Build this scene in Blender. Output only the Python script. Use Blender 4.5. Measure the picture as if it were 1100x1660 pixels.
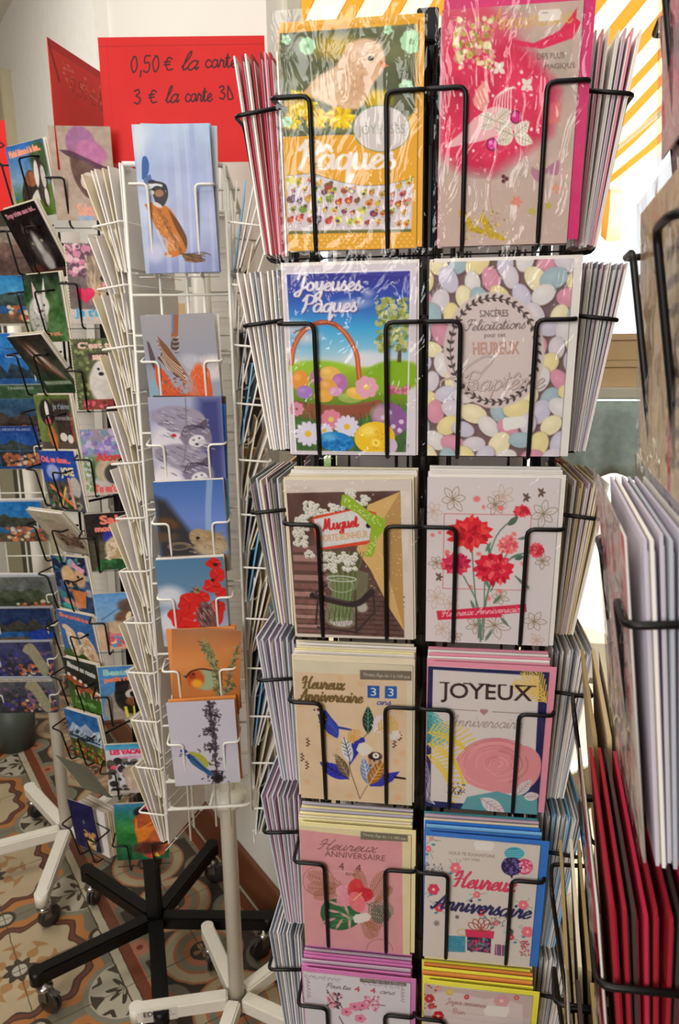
import bpy, bmesh, math, random
import numpy as np
from mathutils import Vector, Matrix

for o in list(bpy.data.objects):
    bpy.data.objects.remove(o, do_unlink=True)
SC = bpy.context.scene
COL = SC.collection
R = math.radians
rnd = random.Random(7)

# ------------------------------------------------------------------ camera
PITCH, ROLL, FPX = 12.6, 0.7, 1199.0
F_ = Vector((0, math.cos(R(PITCH)), -math.sin(R(PITCH))))
U0 = Vector((0, math.sin(R(PITCH)), math.cos(R(PITCH))))
RV = Vector((1, 0, 0)) * math.cos(R(ROLL)) - U0 * math.sin(R(ROLL))
UV = Vector((1, 0, 0)) * math.sin(R(ROLL)) + U0 * math.cos(R(ROLL))
EYE = Vector((0, 0, 1.5))
cd = bpy.data.cameras.new('camera')
cam = bpy.data.objects.new('camera', cd)
COL.objects.link(cam)
m = Matrix((RV, UV, -F_)).transposed().to_4x4()
m.translation = EYE
cam.matrix_world = m
cd.sensor_fit = 'VERTICAL'
cd.sensor_height = 36.0
cd.lens = FPX / 1660 * 36.0
cd.clip_start = 0.02
cd.dof.use_dof = True
cd.dof.focus_distance = 0.72
cd.dof.aperture_fstop = 15.0
SC.camera = cam

def at(px, py, Y):
    """a point of the place seen in a direction, at a chosen distance"""
    d = F_ + RV * ((px - 550) / FPX) - UV * ((py - 830) / FPX)
    return EYE + d * (Y / d.y)

# ------------------------------------------------------------------ world, lamps, exposure
W = bpy.data.worlds.new('world')
SC.world = W
W.use_nodes = True
bg = W.node_tree.nodes['Background']
bg.inputs['Color'].default_value = (0.90, 0.96, 1.0, 1)
bg.inputs['Strength'].default_value = 1.7
def lamp(name, kind, loc, aim, energy, color, size=None, size_y=None):
    l = bpy.data.lights.new(name, kind)
    o = bpy.data.objects.new(name, l)
    COL.objects.link(o)
    o.location = loc
    o.rotation_euler = (Vector(aim) - Vector(loc)).to_track_quat('-Z', 'Y').to_euler()
    l.energy = energy
    l.color = color
    if kind == 'AREA':
        l.shape = 'RECTANGLE'
        l.size = size
        l.size_y = size_y or size
    return o
sun = lamp('sun', 'SUN', (3, 6, 6), (0.6, 2.0, 1.0), 9.0, (1.0, 0.93, 0.8))
sun.data.angle = R(1.5)
lamp('added_key_light', 'AREA', (-1.2, -1.5, 1.9), (-0.1, 1.1, 1.6), 50, (1.0, 0.98, 0.95), 1.3, 1.3)  # added key light behind the camera; no window is built there
lamp('added_overhead_light', 'AREA', (-0.3, 0.5, 2.75), (-0.3, 0.9, 1.2), 15, (1.0, 0.97, 0.92), 1.0, 1.0)  # added area light below the ceiling, for general light and glints
lamp('added_overhead_light', 'AREA', (-1.4, 1.6, 2.75), (-1.3, 1.7, 1.2), 18, (1.0, 0.97, 0.92), 1.0, 1.0)  # second added overhead light, without a lamp body
SC.view_settings.view_transform = 'Standard'
SC.view_settings.look = 'None'
SC.view_settings.exposure = 0.16
SC.view_settings.gamma = 1.0
SC.view_settings.use_curve_mapping = False

# ------------------------------------------------------------------ materials
def lin(c):
    return tuple((v / 255 / 12.92) if v / 255 <= 0.04045 else ((v / 255 + 0.055) / 1.055) ** 2.4 for v in c)

def mat(name, c, rough=0.5, metal=0.0, var=0.06, scale=40, bump=0.0, bscale=200, coat=0.0, spec=0.5):
    mt = bpy.data.materials.new(name)
    mt.use_nodes = True
    nt = mt.node_tree
    b = nt.nodes['Principled BSDF']
    b.inputs['Roughness'].default_value = rough
    b.inputs['Metallic'].default_value = metal
    b.inputs['Coat Weight'].default_value = coat
    b.inputs['Specular IOR Level'].default_value = spec
    tc = nt.nodes.new('ShaderNodeTexCoord')
    n = nt.nodes.new('ShaderNodeTexNoise')
    n.inputs['Scale'].default_value = scale
    nt.links.new(tc.outputs['Object'], n.inputs['Vector'])
    mx = nt.nodes.new('ShaderNodeMix')
    mx.data_type = 'RGBA'
    l = lin(c)
    mx.inputs['A'].default_value = tuple(v * (1 - var) for v in l) + (1,)
    mx.inputs['B'].default_value = tuple(min(1, v * (1 + var)) for v in l) + (1,)
    nt.links.new(n.outputs['Fac'], mx.inputs['Factor'])
    nt.links.new(mx.outputs['Result'], b.inputs['Base Color'])
    if bump:
        n2 = nt.nodes.new('ShaderNodeTexNoise')
        n2.inputs['Scale'].default_value = bscale
        n2.inputs['Detail'].default_value = 4
        nt.links.new(tc.outputs['Object'], n2.inputs['Vector'])
        bp = nt.nodes.new('ShaderNodeBump')
        bp.inputs['Strength'].default_value = bump
        bp.inputs['Distance'].default_value = 0.004
        nt.links.new(n2.outputs['Fac'], bp.inputs['Height'])
        nt.links.new(bp.outputs['Normal'], b.inputs['Normal'])
    return mt

M = {}
M['wire_black'] = mat('black_coated_wire', (12, 10, 10), 0.4, spec=.25)
M['wire_white'] = mat('white_coated_wire', (226, 222, 212), 0.4)
M['paint_white'] = mat('white_paint', (228, 222, 208), 0.4)
M['paint_black'] = mat('black_paint', (9, 8, 8), 0.4, spec=.3)
M['chrome'] = mat('dull_chrome', (190, 188, 184), 0.22, 1.0)
M['rubber'] = mat('dark_rubber', (38, 35, 33), 0.45, coat=.4)
M['smoke_plastic'] = mat('grey_plastic', (88, 82, 74), 0.25, coat=.5)
M['white'] = mat('white_card', (228, 221, 214), 0.6)
M['lilac'] = mat('lilac_paper', (186, 178, 192), 0.6)
M['pinklilac'] = mat('pink_lilac_paper', (190, 166, 182), 0.6)
M['bluegrey'] = mat('blue_grey_paper', (170, 175, 184), 0.6)
M['cream'] = mat('cream_paper', (216, 204, 176), 0.6)
M['pale_yellow'] = mat('pale_yellow_paper', (228, 216, 160), 0.6)
M['kraft'] = mat('kraft_paper', (196, 168, 126), 0.7)
M['goldpaper'] = mat('dull_gold_paper', (150, 128, 84), 0.5)
M['red'] = mat('red_paper', (150, 26, 42), 0.6, spec=.2)
M['crimson'] = mat('crimson_paper', (176, 34, 62), 0.6, spec=.2)
M['rose'] = mat('rose_paper', (220, 140, 160), 0.55)
M['magenta'] = mat('magenta_paper', (205, 36, 104), 0.5, var=.15)
M['orchid'] = mat('orchid_paper', (206, 118, 176), 0.5)
M['blue'] = mat('blue_paper', (44, 112, 196), 0.5, var=.12)
M['skyblue'] = mat('sky_blue_paper', (120, 178, 220), 0.5)
M['yellow'] = mat('yellow_paper', (232, 222, 70), 0.5)
M['orange'] = mat('orange_paper', (222, 140, 70), 0.5)
M['amber'] = mat('amber_paper', (232, 168, 42), 0.5)
M['dark'] = mat('dark_paper', (60, 42, 40), 0.5)
M['teal'] = mat('teal_paper', (70, 150, 160), 0.5)
M['olive'] = mat('olive_paper', (120, 118, 100), 0.5)
M['signred'] = mat('red_poster_paper', (198, 20, 18), 0.6, spec=.2, scale=12, var=.12, bump=.3, bscale=14)

def print_material():
    mt = bpy.data.materials.new('printed_card')
    mt.use_nodes = True
    nt = mt.node_tree
    b = nt.nodes['Principled BSDF']
    a = nt.nodes.new('ShaderNodeAttribute')
    a.attribute_name = 'Col'
    nt.links.new(a.outputs['Color'], b.inputs['Base Color'])
    b.inputs['Roughness'].default_value = 0.5
    b.inputs['Specular IOR Level'].default_value = 0.2
    return mt
M['print'] = print_material()

def edge_reflection(nt, f0):
    lw = nt.nodes.new('ShaderNodeLayerWeight')
    lw.inputs['Blend'].default_value = .5
    p = nt.nodes.new('ShaderNodeMath')
    p.operation = 'POWER'
    nt.links.new(lw.outputs['Facing'], p.inputs[0])
    p.inputs[1].default_value = 5
    q = nt.nodes.new('ShaderNodeMath')
    q.operation = 'MULTIPLY_ADD'
    nt.links.new(p.outputs[0], q.inputs[0])
    q.inputs[1].default_value = 1 - f0
    q.inputs[2].default_value = f0
    return q.outputs[0]

def sleeve_material():
    mt = bpy.data.materials.new('clear_sleeve')
    mt.use_nodes = True
    nt = mt.node_tree
    nt.nodes.clear()
    out = nt.nodes.new('ShaderNodeOutputMaterial')
    mixs = nt.nodes.new('ShaderNodeMixShader')
    tr = nt.nodes.new('ShaderNodeBsdfTransparent')
    tr.inputs['Color'].default_value = (0.97, 0.97, 0.97, 1)
    gl = nt.nodes.new('ShaderNodeBsdfGlossy')
    gl.inputs['Roughness'].default_value = 0.07
    fr = edge_reflection(nt, .030)
    tc = nt.nodes.new('ShaderNodeTexCoord')
    mp = nt.nodes.new('ShaderNodeMapping')
    mp.inputs['Scale'].default_value = (1, 1, 0.55)
    mp.inputs['Rotation'].default_value = (0, 0.6, 0)
    n = nt.nodes.new('ShaderNodeTexNoise')
    n.inputs['Scale'].default_value = 42
    n.inputs['Detail'].default_value = 2.5
    n.inputs['Distortion'].default_value = 1.4
    bp = nt.nodes.new('ShaderNodeBump')
    bp.inputs['Strength'].default_value = 0.8
    bp.inputs['Distance'].default_value = 0.006
    nt.links.new(tc.outputs['Object'], mp.inputs['Vector'])
    nt.links.new(mp.outputs['Vector'], n.inputs['Vector'])
    nt.links.new(n.outputs['Fac'], bp.inputs['Height'])
    nt.links.new(bp.outputs['Normal'], gl.inputs['Normal'])
    nt.links.new(fr, mixs.inputs['Fac'])
    nt.links.new(tr.outputs['BSDF'], mixs.inputs[1])
    nt.links.new(gl.outputs['BSDF'], mixs.inputs[2])
    nt.links.new(mixs.outputs['Shader'], out.inputs['Surface'])
    return mt
M['sleeve'] = sleeve_material()

# ------------------------------------------------------------------ mesh helpers
class MB:
    def __init__(s):
        s.v = []
        s.f = []
    def box(s, c, d, mtx=None):
        i = len(s.v)
        for z in (-.5, .5):
            for x, y in ((-.5, -.5), (.5, -.5), (.5, .5), (-.5, .5)):
                p = Vector((c[0] + x * d[0], c[1] + y * d[1], c[2] + z * d[2]))
                s.v.append(mtx @ p if mtx else p)
        for f in ((3, 2, 1, 0), (4, 5, 6, 7), (0, 1, 5, 4), (1, 2, 6, 5), (2, 3, 7, 6), (3, 0, 4, 7)):
            s.f.append(tuple(i + k for k in f))
        return s
    def tube(s, pts, r, n=6, fil=0.0, closed=False):
        pts = [Vector(p) for p in pts]
        if fil and len(pts) > 2:
            q = [pts[0]]
            for a, b, c in zip(pts, pts[1:], pts[2:]):
                l1, l2 = (a - b).length, (c - b).length
                f = min(fil, l1 * .45, l2 * .45)
                p1 = b + (a - b).normalized() * f
                p2 = b + (c - b).normalized() * f
                for t in (0, .33, .67, 1):
                    q.append(p1 * (1 - t) ** 2 + b * 2 * t * (1 - t) + p2 * t * t)
            q.append(pts[-1])
            pts = q
        rings = []
        up = None
        for k, p in enumerate(pts):
            t = (pts[min(k + 1, len(pts) - 1)] - pts[max(k - 1, 0)]).normalized()
            if up is None:
                up = t.orthogonal().normalized()
            up = (up - t * up.dot(t)).normalized()
            w = t.cross(up)
            i = len(s.v)
            for j in range(n):
                a = 2 * math.pi * j / n
                s.v.append(p + (up * math.cos(a) + w * math.sin(a)) * r)
            rings.append(i)
        for a, b in zip(rings, rings[1:]):
            for j in range(n):
                s.f.append((a + j, a + (j + 1) % n, b + (j + 1) % n, b + j))
        s.f.append(tuple(rings[0] + j for j in reversed(range(n))))
        s.f.append(tuple(rings[-1] + j for j in range(n)))
        return s
    def lathe(s, prof, n=20, c=(0, 0, 0), mtx=None):
        base = len(s.v)
        for r, z in prof:
            for j in range(n):
                a = 2 * math.pi * j / n
                p = Vector((c[0] + r * math.cos(a), c[1] + r * math.sin(a), c[2] + z))
                s.v.append(mtx @ p if mtx else p)
        for k in range(len(prof) - 1):
            for j in range(n):
                a, b = base + k * n, base + (k + 1) * n
                s.f.append((a + j, a + (j + 1) % n, b + (j + 1) % n, b + j))
        s.f.append(tuple(base + j for j in reversed(range(n))))
        s.f.append(tuple(base + (len(prof) - 1) * n + j for j in range(n)))
        return s
    def mesh(s, name, m, smooth=False, bevel=0):
        me = bpy.data.meshes.new(name)
        me.from_pydata([tuple(v) for v in s.v], [], s.f)
        if bevel:
            bm = bmesh.new()
            bm.from_mesh(me)
            bmesh.ops.bevel(bm, geom=bm.edges[:], offset=bevel, segments=2, affect='EDGES')
            bm.to_mesh(me)
            bm.free()
        me.materials.append(m)
        if smooth:
            me.polygons.foreach_set('use_smooth', [len(p.vertices) == 4 for p in me.polygons])
        me.update()
        return me

def link(name, me, parent=None, mtx=None, label=None, cat=None, group=None, kind=None):
    o = bpy.data.objects.new(name, me)
    COL.objects.link(o)
    if parent:
        o.parent = parent
    if mtx is not None:
        if parent:
            o.matrix_local = mtx
        else:
            o.matrix_world = mtx
    if label: o['label'] = label
    if cat: o['category'] = cat
    if group: o['group'] = group
    if kind: o['kind'] = kind
    return o

def T(x, y, z): return Matrix.Translation((x, y, z))
def RX(d): return Matrix.Rotation(R(d), 4, 'X')
def RY(d): return Matrix.Rotation(R(d), 4, 'Y')
def RZ(d): return Matrix.Rotation(R(d), 4, 'Z')

# ------------------------------------------------------------------ painting of printed surfaces (colour per grid point)
G = {  # pen strokes of a cursive hand: x-height 1
 'a': (1.15, [[(.9,.8),(.5,1),(.1,.6),(.15,.1),(.5,0),(.85,.45),(.9,.95),(.88,.3),(1.,.02),(1.2,.25)]]),
 'b': (1.05, [[(0,.3),(.45,1.4),(.4,2),(.15,1.7),(.15,.2),(.45,0),(.8,.4),(.65,.95),(.4,.8),(1.05,.85)]]),
 'c': (.95, [[(.85,.8),(.5,1),(.1,.55),(.25,.05),(.6,0),(1.0,.3)]]),
 'd': (1.15, [[(.9,.8),(.5,1),(.1,.6),(.15,.1),(.5,0),(.85,.45),(.95,2),(.9,.3),(1.,.02),(1.2,.25)]]),
 'e': (.9, [[(0,.2),(.4,.45),(.75,.75),(.5,1),(.15,.6),(.2,.1),(.55,0),(.95,.3)]]),
 'g': (1.1, [[(.9,.8),(.5,1),(.1,.6),(.15,.1),(.5,0),(.85,.5),(.9,1),(.85,-.6),(.5,-1),(.25,-.7),(1.1,.25)]]),
 'i': (.62, [[(0,.3),(.22,.95),(.2,.2),(.4,0),(.65,.3)], [(.28,1.45),(.3,1.5)]]),
 'k': (1.0, [[(0,.3),(.4,1.5),(.35,2),(.15,1.6),(.15,0)], [(.15,.4),(.7,1),(.6,.6),(.3,.5),(.75,0),(1.,.3)]]),
 'l': (.62, [[(0,.3),(.45,1.5),(.38,2.0),(.15,1.6),(.15,.3),(.38,0),(.65,.3)]]),
 'm': (1.6, [[(0,.3),(.18,.95),(.18,0)], [(.18,.5),(.5,1),(.7,.8),(.7,0)], [(.7,.5),(1,1),(1.2,.8),(1.2,.2),(1.4,0),(1.62,.3)]]),
 'n': (1.15, [[(0,.3),(.18,.95),(.18,0)], [(.18,.5),(.5,1),(.75,.8),(.75,.2),(.95,0),(1.17,.3)]]),
 'o': (1.05, [[(.6,1),(.2,.8),(.1,.3),(.45,0),(.85,.3),(.8,.85),(.5,1),(.8,.8),(1.1,.85)]]),
 'p': (1.1, [[(0,.3),(.28,1),(.2,-1)], [(.22,.6),(.6,1),(.95,.6),(.6,0),(.25,.2)]]),
 'q': (1.1, [[(.9,.8),(.5,1),(.1,.6),(.15,.1),(.5,0),(.85,.5),(.9,1),(.85,-1),(1.15,-.5)]]),
 'r': (.95, [[(0,.3),(.25,1.05),(.35,.85),(.65,.85),(.6,.2),(.78,0),(.98,.3)]]),
 's': (.78, [[(0,.2),(.4,1.05),(.38,.8),(.65,.35),(.4,0),(.08,.12)]]),
 't': (.72, [[(0,.3),(.3,1.7),(.25,.2),(.45,0),(.75,.3)], [(0,1.2),(.6,1.25)]]),
 'u': (1.15, [[(0,.4),(.15,1),(.15,.2),(.4,0),(.75,.4),(.8,1),(.8,.2),(1,0),(1.18,.3)]]),
 'v': (1., [[(0,.7),(.2,1),(.38,.1),(.5,0),(.85,.9),(1.05,.85)]]),
 'x': (.95, [[(0,.8),(.25,1),(.6,0),(.95,.2)], [(.85,1),(.1,0)]]),
 'y': (1.1, [[(0,.7),(.15,1),(.2,.3),(.45,.1),(.8,.5),(.85,1),(.8,-.6),(.45,-1),(.2,-.6),(1.1,.25)]]),
 'A': (1.6, [[(-.1,.1),(.2,0),(.7,1.2),(1.1,2),(1.15,1),(1.2,.1),(1.5,.2)], [(.2,.8),(.8,.7),(1.5,.9)]]),
 'B': (1.7, [[(.3,.3),(.4,1.8),(.35,.2)], [(0,1.5),(.6,2.1),(1.3,1.8),(1.1,1.2),(.5,1.05),(1.3,.9),(1.4,.3),(.8,-.05),(.2,.2)]]),
 'C': (1.3, [[(1.2,1.7),(.8,2),(.2,1.4),(.15,.5),(.6,0),(1.3,.4)]]),
 'F': (1.3, [[(.1,1.6),(.4,2),(1.5,1.9)], [(.8,1.9),(.6,.5),(.3,0),(0,.2)], [(.4,1.05),(1.1,1.1)]]),
 'H': (1.7, [[(-.1,1.4),(.1,1.9),(.5,1.9),(.35,.2),(0,0)], [(1.5,2),(1.2,1.2),(1.15,.2),(1.4,0),(1.7,.25)], [(-.1,.9),(.4,1.1),(1.3,1.0)]]),
 'J': (1.3, [[(.2,1.5),(.4,2),(1.3,1.95)], [(1.0,1.95),(.8,.5),(.5,-.6),(.1,-.7),(.1,-.3),(1.2,.4)]]),
 'M': (2., [[(0,0),(.3,.6),(.5,2),(.6,.3),(1.2,2),(1.25,.3),(1.6,0),(1.9,.3)]]),
 'N': (1.6, [[(0,0),(.3,.6),(.4,2),(1.0,.1),(1.3,2)]]),
 'P': (1.3, [[(.4,2),(.35,.8),(.1,0)], [(0,1.4),(.6,2.1),(1.3,1.8),(1.1,1.1),(.45,.95)]]),
 'L': (1.1, [[(.9,1.8),(.6,2),(.4,1),(.1,.1),(.5,.1),(1.1,.1)]]),
 'T': (1.2, [[(0,1.8),(1.3,1.95)], [(.7,1.9),(.6,.5),(.3,0)]]),
 ' ': (.6, []),
 '0': (1.1, [[(.5,1.7),(.12,1),(.4,0),(.85,.6),(.7,1.6),(.4,1.7)]]),
 '3': (1.05, [[(.15,1.5),(.6,1.7),(.75,1.3),(.35,.95),(.85,.6),(.6,0),(.1,.15)]]),
 '5': (1.05, [[(.85,1.75),(.25,1.7),(.2,1.0),(.7,1.0),(.75,.3),(.4,-.05),(.05,.15)]]),
 ',': (.5, [[(.25,.15),(.15,-.5)]]),
 'D': (1.2, [[(.3,1.7),(.2,.05),(.9,.15),(.3,1.7)]]),
 '\u20ac': (1.35, [[(1.1,1.4),(.6,1.6),(.25,.9),(.45,.1),(1.1,.15)], [(0,1.05),(.8,1.1)], [(0,.7),(.75,.75)]]),
}
ACC = {'\u00e2': 'a', '\u00ea': 'e', '\u00ee': 'i', '\u00e9': 'e'}

def crom(p, n=5):
    p = [np.array(q, float) for q in p]
    if len(p) < 3:
        return p
    q = [p[0] * 2 - p[1]] + p + [p[-1] * 2 - p[-2]]
    out = []
    for i in range(1, len(q) - 2):
        a, b, c, d = q[i - 1:i + 3]
        for k in range(n):
            t = k / n
            out.append(.5 * ((2 * b) + (c - a) * t + (2 * a - 5 * b + 4 * c - d) * t * t + (3 * b - a - 3 * c + d) * t ** 3))
    out.append(p[-1])
    return out

_glyphs = {}
def outline(text, size=1.0):
    """outline edges of a word in Blender's built-in letter face, height of capitals about 0.7"""
    if text in _glyphs:
        return _glyphs[text]
    c = bpy.data.curves.new('lettering', 'FONT')
    c.body = text
    c.size = 1.0
    c.fill_mode = 'NONE'
    c.resolution_u = 3
    o = bpy.data.objects.new('lettering', c)
    COL.objects.link(o)
    dg = bpy.context.evaluated_depsgraph_get()
    ev = o.evaluated_get(dg)
    me = ev.to_mesh()
    v = np.array([q.co[:2] for q in me.vertices]) if len(me.vertices) else np.zeros((0, 2))
    e = np.array([q.vertices[:] for q in me.edges]) if len(me.edges) else np.zeros((0, 2), int)
    ev.to_mesh_clear()
    bpy.data.objects.remove(o, do_unlink=True)
    bpy.data.curves.remove(c)
    _glyphs[text] = (v, e)
    return v, e

def hx(c):
    return np.array(c, float)

class Art:
    def __init__(s, w, h, quad, base=(205, 198, 192), res=1500):
        s.w, s.h = w, h
        s.nx, s.ny = int(w * res) + 1, int(h * res) + 1
        S, Tt = np.meshgrid(np.linspace(0, 1, s.nx), np.linspace(0, 1, s.ny))
        tl, tr, br, bl = [np.array(q, float) for q in quad]
        P = (tl[None, None] * (1 - S)[..., None] * (1 - Tt)[..., None] + tr * S[..., None] * (1 - Tt)[..., None]
             + br * (S * Tt)[..., None] + bl * ((1 - S) * Tt)[..., None])
        s.X, s.Y = P[..., 0], P[..., 1]
        s.S, s.T = S, Tt
        s.q = [tl, tr, br, bl]
        s.u = np.hypot(*(tr - tl)) / (s.nx - 1)
        s.a = np.zeros((s.ny, s.nx, 3)) + hx(base)
        s.rg = np.random.RandomState(5)
        b = np.array(s.q)
        s.x0, s.y0, s.x1, s.y1 = b[:, 0].min(), b[:, 1].min(), b[:, 0].max(), b[:, 1].max()
    def win(s, x0, y0, x1, y1):
        # rows and columns that can hold the box (skewed cards: take a margin)
        mx = abs(s.q[3][0] - s.q[0][0]) + abs(s.q[2][0] - s.q[1][0])
        my = abs(s.q[1][1] - s.q[0][1]) + abs(s.q[2][1] - s.q[3][1])
        W_, H_ = s.x1 - s.x0, s.y1 - s.y0
        mx *= 1.3
        my *= 1.3
        i0 = int((x0 - mx - s.x0) / W_ * s.nx * .98) - 2
        i1 = int((x1 + mx - s.x0) / max(1, W_ - mx) * s.nx) + 3
        j0 = int((y0 - my - s.y0) / H_ * s.ny * .98) - 2
        j1 = int((y1 + my - s.y0) / max(1, H_ - my) * s.ny) + 3
        return slice(max(0, j0), max(0, min(s.ny, j1))), slice(max(0, i0), max(0, min(s.nx, i1)))
    def put(s, w, m, col, a=1):
        m = np.clip(m, 0, 1)[..., None] * a
        s.a[w] = s.a[w] * (1 - m) + hx(col) * m
        return s
    def grad(s, y0, y1, c0, c1, x0=None, x1=None):
        w = (slice(None), slice(None))
        t = np.clip((s.Y - y0) / (y1 - y0), 0, 1)[..., None]
        c = hx(c0) * (1 - t) + hx(c1) * t
        m = (s.Y >= y0) & (s.Y <= y1)
        if x0 is not None: m &= (s.X >= x0)
        if x1 is not None: m &= (s.X <= x1)
        s.a = np.where(m[..., None], c, s.a)
        return s
    def stops(s, st):
        for (y0, c0), (y1, c1) in zip(st, st[1:]):
            s.grad(y0, y1, c0, c1)
        return s
    def ell(s, cx, cy, rx, ry, col, rot=0, soft=0, a=1):
        k = max(rx, ry) + soft + s.u
        w = s.win(cx - k, cy - k, cx + k, cy + k)
        x, y = s.X[w] - cx, s.Y[w] - cy
        if x.size == 0: return s
        c, n = math.cos(R(rot)), math.sin(R(rot))
        p, q = x * c + y * n, -x * n + y * c
        d = (np.hypot(p / rx, q / ry) - 1) * min(rx, ry)
        return s.put(w, .5 - d / (s.u + soft), col, a)
    def ring(s, cx, cy, rx, ry, wd, col, rot=0, a0=0, a1=360, a=1):
        pts = []
        n = max(8, int((a1 - a0) / 12))
        for k in range(n + 1):
            t = R(a0 + (a1 - a0) * k / n)
            x, y = rx * math.cos(t), ry * math.sin(t)
            pts.append((cx + x * math.cos(R(rot)) - y * math.sin(R(rot)), cy + x * math.sin(R(rot)) + y * math.cos(R(rot))))
        return s.line(pts, wd, col, a, smooth=False)
    def _edges(s, P0, P1, w):
        X, Y = s.X[w], s.Y[w]
        d2 = np.full(X.shape, 1e18)
        ins = np.zeros(X.shape, bool)
        for (ax, ay), (bx, by) in zip(P0, P1):
            dx, dy = bx - ax, by - ay
            L = dx * dx + dy * dy + 1e-12
            t = np.clip(((X - ax) * dx + (Y - ay) * dy) / L, 0, 1)
            d2 = np.minimum(d2, (X - ax - t * dx) ** 2 + (Y - ay - t * dy) ** 2)
            if ay != by:
                cr = ((ay > Y) != (by > Y)) & (X < (bx - ax) * (Y - ay) / (by - ay) + ax)
                ins ^= cr
        return np.sqrt(d2), ins
    def poly(s, pts, col, a=1, soft=0, smooth=False):
        if smooth:
            pts = [tuple(q) for q in crom(list(pts) + [pts[0]])]
        p = np.array(pts, float)
        k = soft + s.u
        w = s.win(p[:, 0].min() - k, p[:, 1].min() - k, p[:, 0].max() + k, p[:, 1].max() + k)
        if s.X[w].size == 0: return s
        d, ins = s._edges(p, np.roll(p, -1, 0), w)
        return s.put(w, .5 + np.where(ins, d, -d) / (s.u + soft), col, a)
    def line(s, pts, wd, col, a=1, smooth=True, nib=0):
        p = np.array(crom(pts) if smooth else pts, float)
        k = wd + s.u
        w = s.win(p[:, 0].min() - k, p[:, 1].min() - k, p[:, 0].max() + k, p[:, 1].max() + k)
        X, Y = s.X[w], s.Y[w]
        if X.size == 0: return s
        m = np.zeros(X.shape)
        for (ax, ay), (bx, by) in zip(p, p[1:]):
            dx, dy = bx - ax, by - ay
            L = dx * dx + dy * dy + 1e-12
            t = np.clip(((X - ax) * dx + (Y - ay) * dy) / L, 0, 1)
            d = np.sqrt((X - ax - t * dx) ** 2 + (Y - ay - t * dy) ** 2)
            ww = wd * (1 - nib + nib * 1.8 * abs(dy) / math.sqrt(L)) if nib else wd
            m = np.maximum(m, np.clip((ww / 2 - d) / s.u + .5, 0, 1))
        return s.put(w, m, col, a)
    def text(s, txt, cx, cy, width, col, height=None, rot=0, a=1, bold=0, shear=0):
        v, e = outline(txt)
        if not len(v): return s
        v = v.copy()
        x0, x1, y0, y1 = v[:, 0].min(), v[:, 0].max(), v[:, 1].min(), v[:, 1].max()
        k = width / (x1 - x0)
        ky = k if height is None else height / (y1 - y0)
        x = (v[:, 0] - (x0 + x1) / 2) * k
        y = -(v[:, 1] - (y0 + y1) / 2) * ky
        x = x - shear * y
        c, n = math.cos(R(rot)), math.sin(R(rot))
        p = np.stack([cx + x * c - y * n, cy + x * n + y * c], 1)
        w = s.win(p[:, 0].min() - s.u, p[:, 1].min() - s.u, p[:, 0].max() + s.u, p[:, 1].max() + s.u)
        if s.X[w].size == 0: return s
        d, ins = s._edges(p[e[:, 0]], p[e[:, 1]], w)
        return s.put(w, .5 + (np.where(ins, d, -d) + bold) / s.u, col, a)
    def pen(s, txt, x, y, size, col, wd, rot=0, a=1, nib=0.0, slant=0.15, sx=1.0, width=None):
        """cursive writing; (x, y) = left end of the base line, size = x-height"""
        tot = sum(G[ACC.get(c, c)][0] for c in txt)
        if width: sx = width / (tot * size)
        pos = 0
        c_, n_ = math.cos(R(rot)), math.sin(R(rot))
        for ch in txt:
            adv, strokes = G[ACC.get(ch, ch)]
            strokes = list(strokes)
            if ch in ACC:
                strokes = strokes[:1] + ([[(.3, 1.3), (.6, 1.6)]] if ch == '\u00e9' else [[(.15, 1.3), (.45, 1.7), (.8, 1.3)]])
            for st in strokes:
                pts = []
                for gx, gy in st:
                    X = (pos + gx + slant * gy) * size * sx
                    Y = -gy * size
                    pts.append((x + X * c_ - Y * n_, y + X * n_ + Y * c_))
                s.line(pts, wd, col, a, smooth=len(pts) > 2, nib=nib)
            pos += adv
        return s
    def noise(s, amp, cell, seed=1, box=None, tint=(1, 1, 1)):
        r = np.random.RandomState(seed)
        out = np.zeros((s.ny, s.nx))
        for o in range(3):
            c = cell / 2 ** o
            gx, gy = int((s.x1 - s.x0) / c) + 3, int((s.y1 - s.y0) / c) + 3
            g = r.rand(gy, gx) * 2 - 1
            fx, fy = (s.X - s.x0) / c, (s.Y - s.y0) / c
            ix, iy = fx.astype(int), fy.astype(int)
            tx, ty = fx - ix, fy - iy
            tx, ty = tx * tx * (3 - 2 * tx), ty * ty * (3 - 2 * ty)
            ix, iy = np.clip(ix, 0, gx - 2), np.clip(iy, 0, gy - 2)
            out += (g[iy, ix] * (1 - tx) * (1 - ty) + g[iy, ix + 1] * tx * (1 - ty) + g[iy + 1, ix] * (1 - tx) * ty + g[iy + 1, ix + 1] * tx * ty) / 2 ** o
        mk = np.ones((s.ny, s.nx))
        if box:
            mk = ((s.X > box[0]) & (s.X < box[2]) & (s.Y > box[1]) & (s.Y < box[3])).astype(float)
        s.a = s.a + (out * mk)[..., None] * hx(tint) * amp
        return s
    def splat(s, n, box, r0, r1, cols, seed=1, asp=.6, a=1, rot=None):
        g = np.random.RandomState(seed)
        for k in range(n):
            x, y = g.uniform(box[0], box[2]), g.uniform(box[1], box[3])
            r = g.uniform(r0, r1)
            s.ell(x, y, r, r * (g.uniform(asp, 1) if rot is None else g.uniform(asp, asp * 1.6)), cols[g.randint(len(cols))], g.uniform(0, 180) if rot is None else rot + g.uniform(-15, 15), a=a)
        return s
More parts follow.
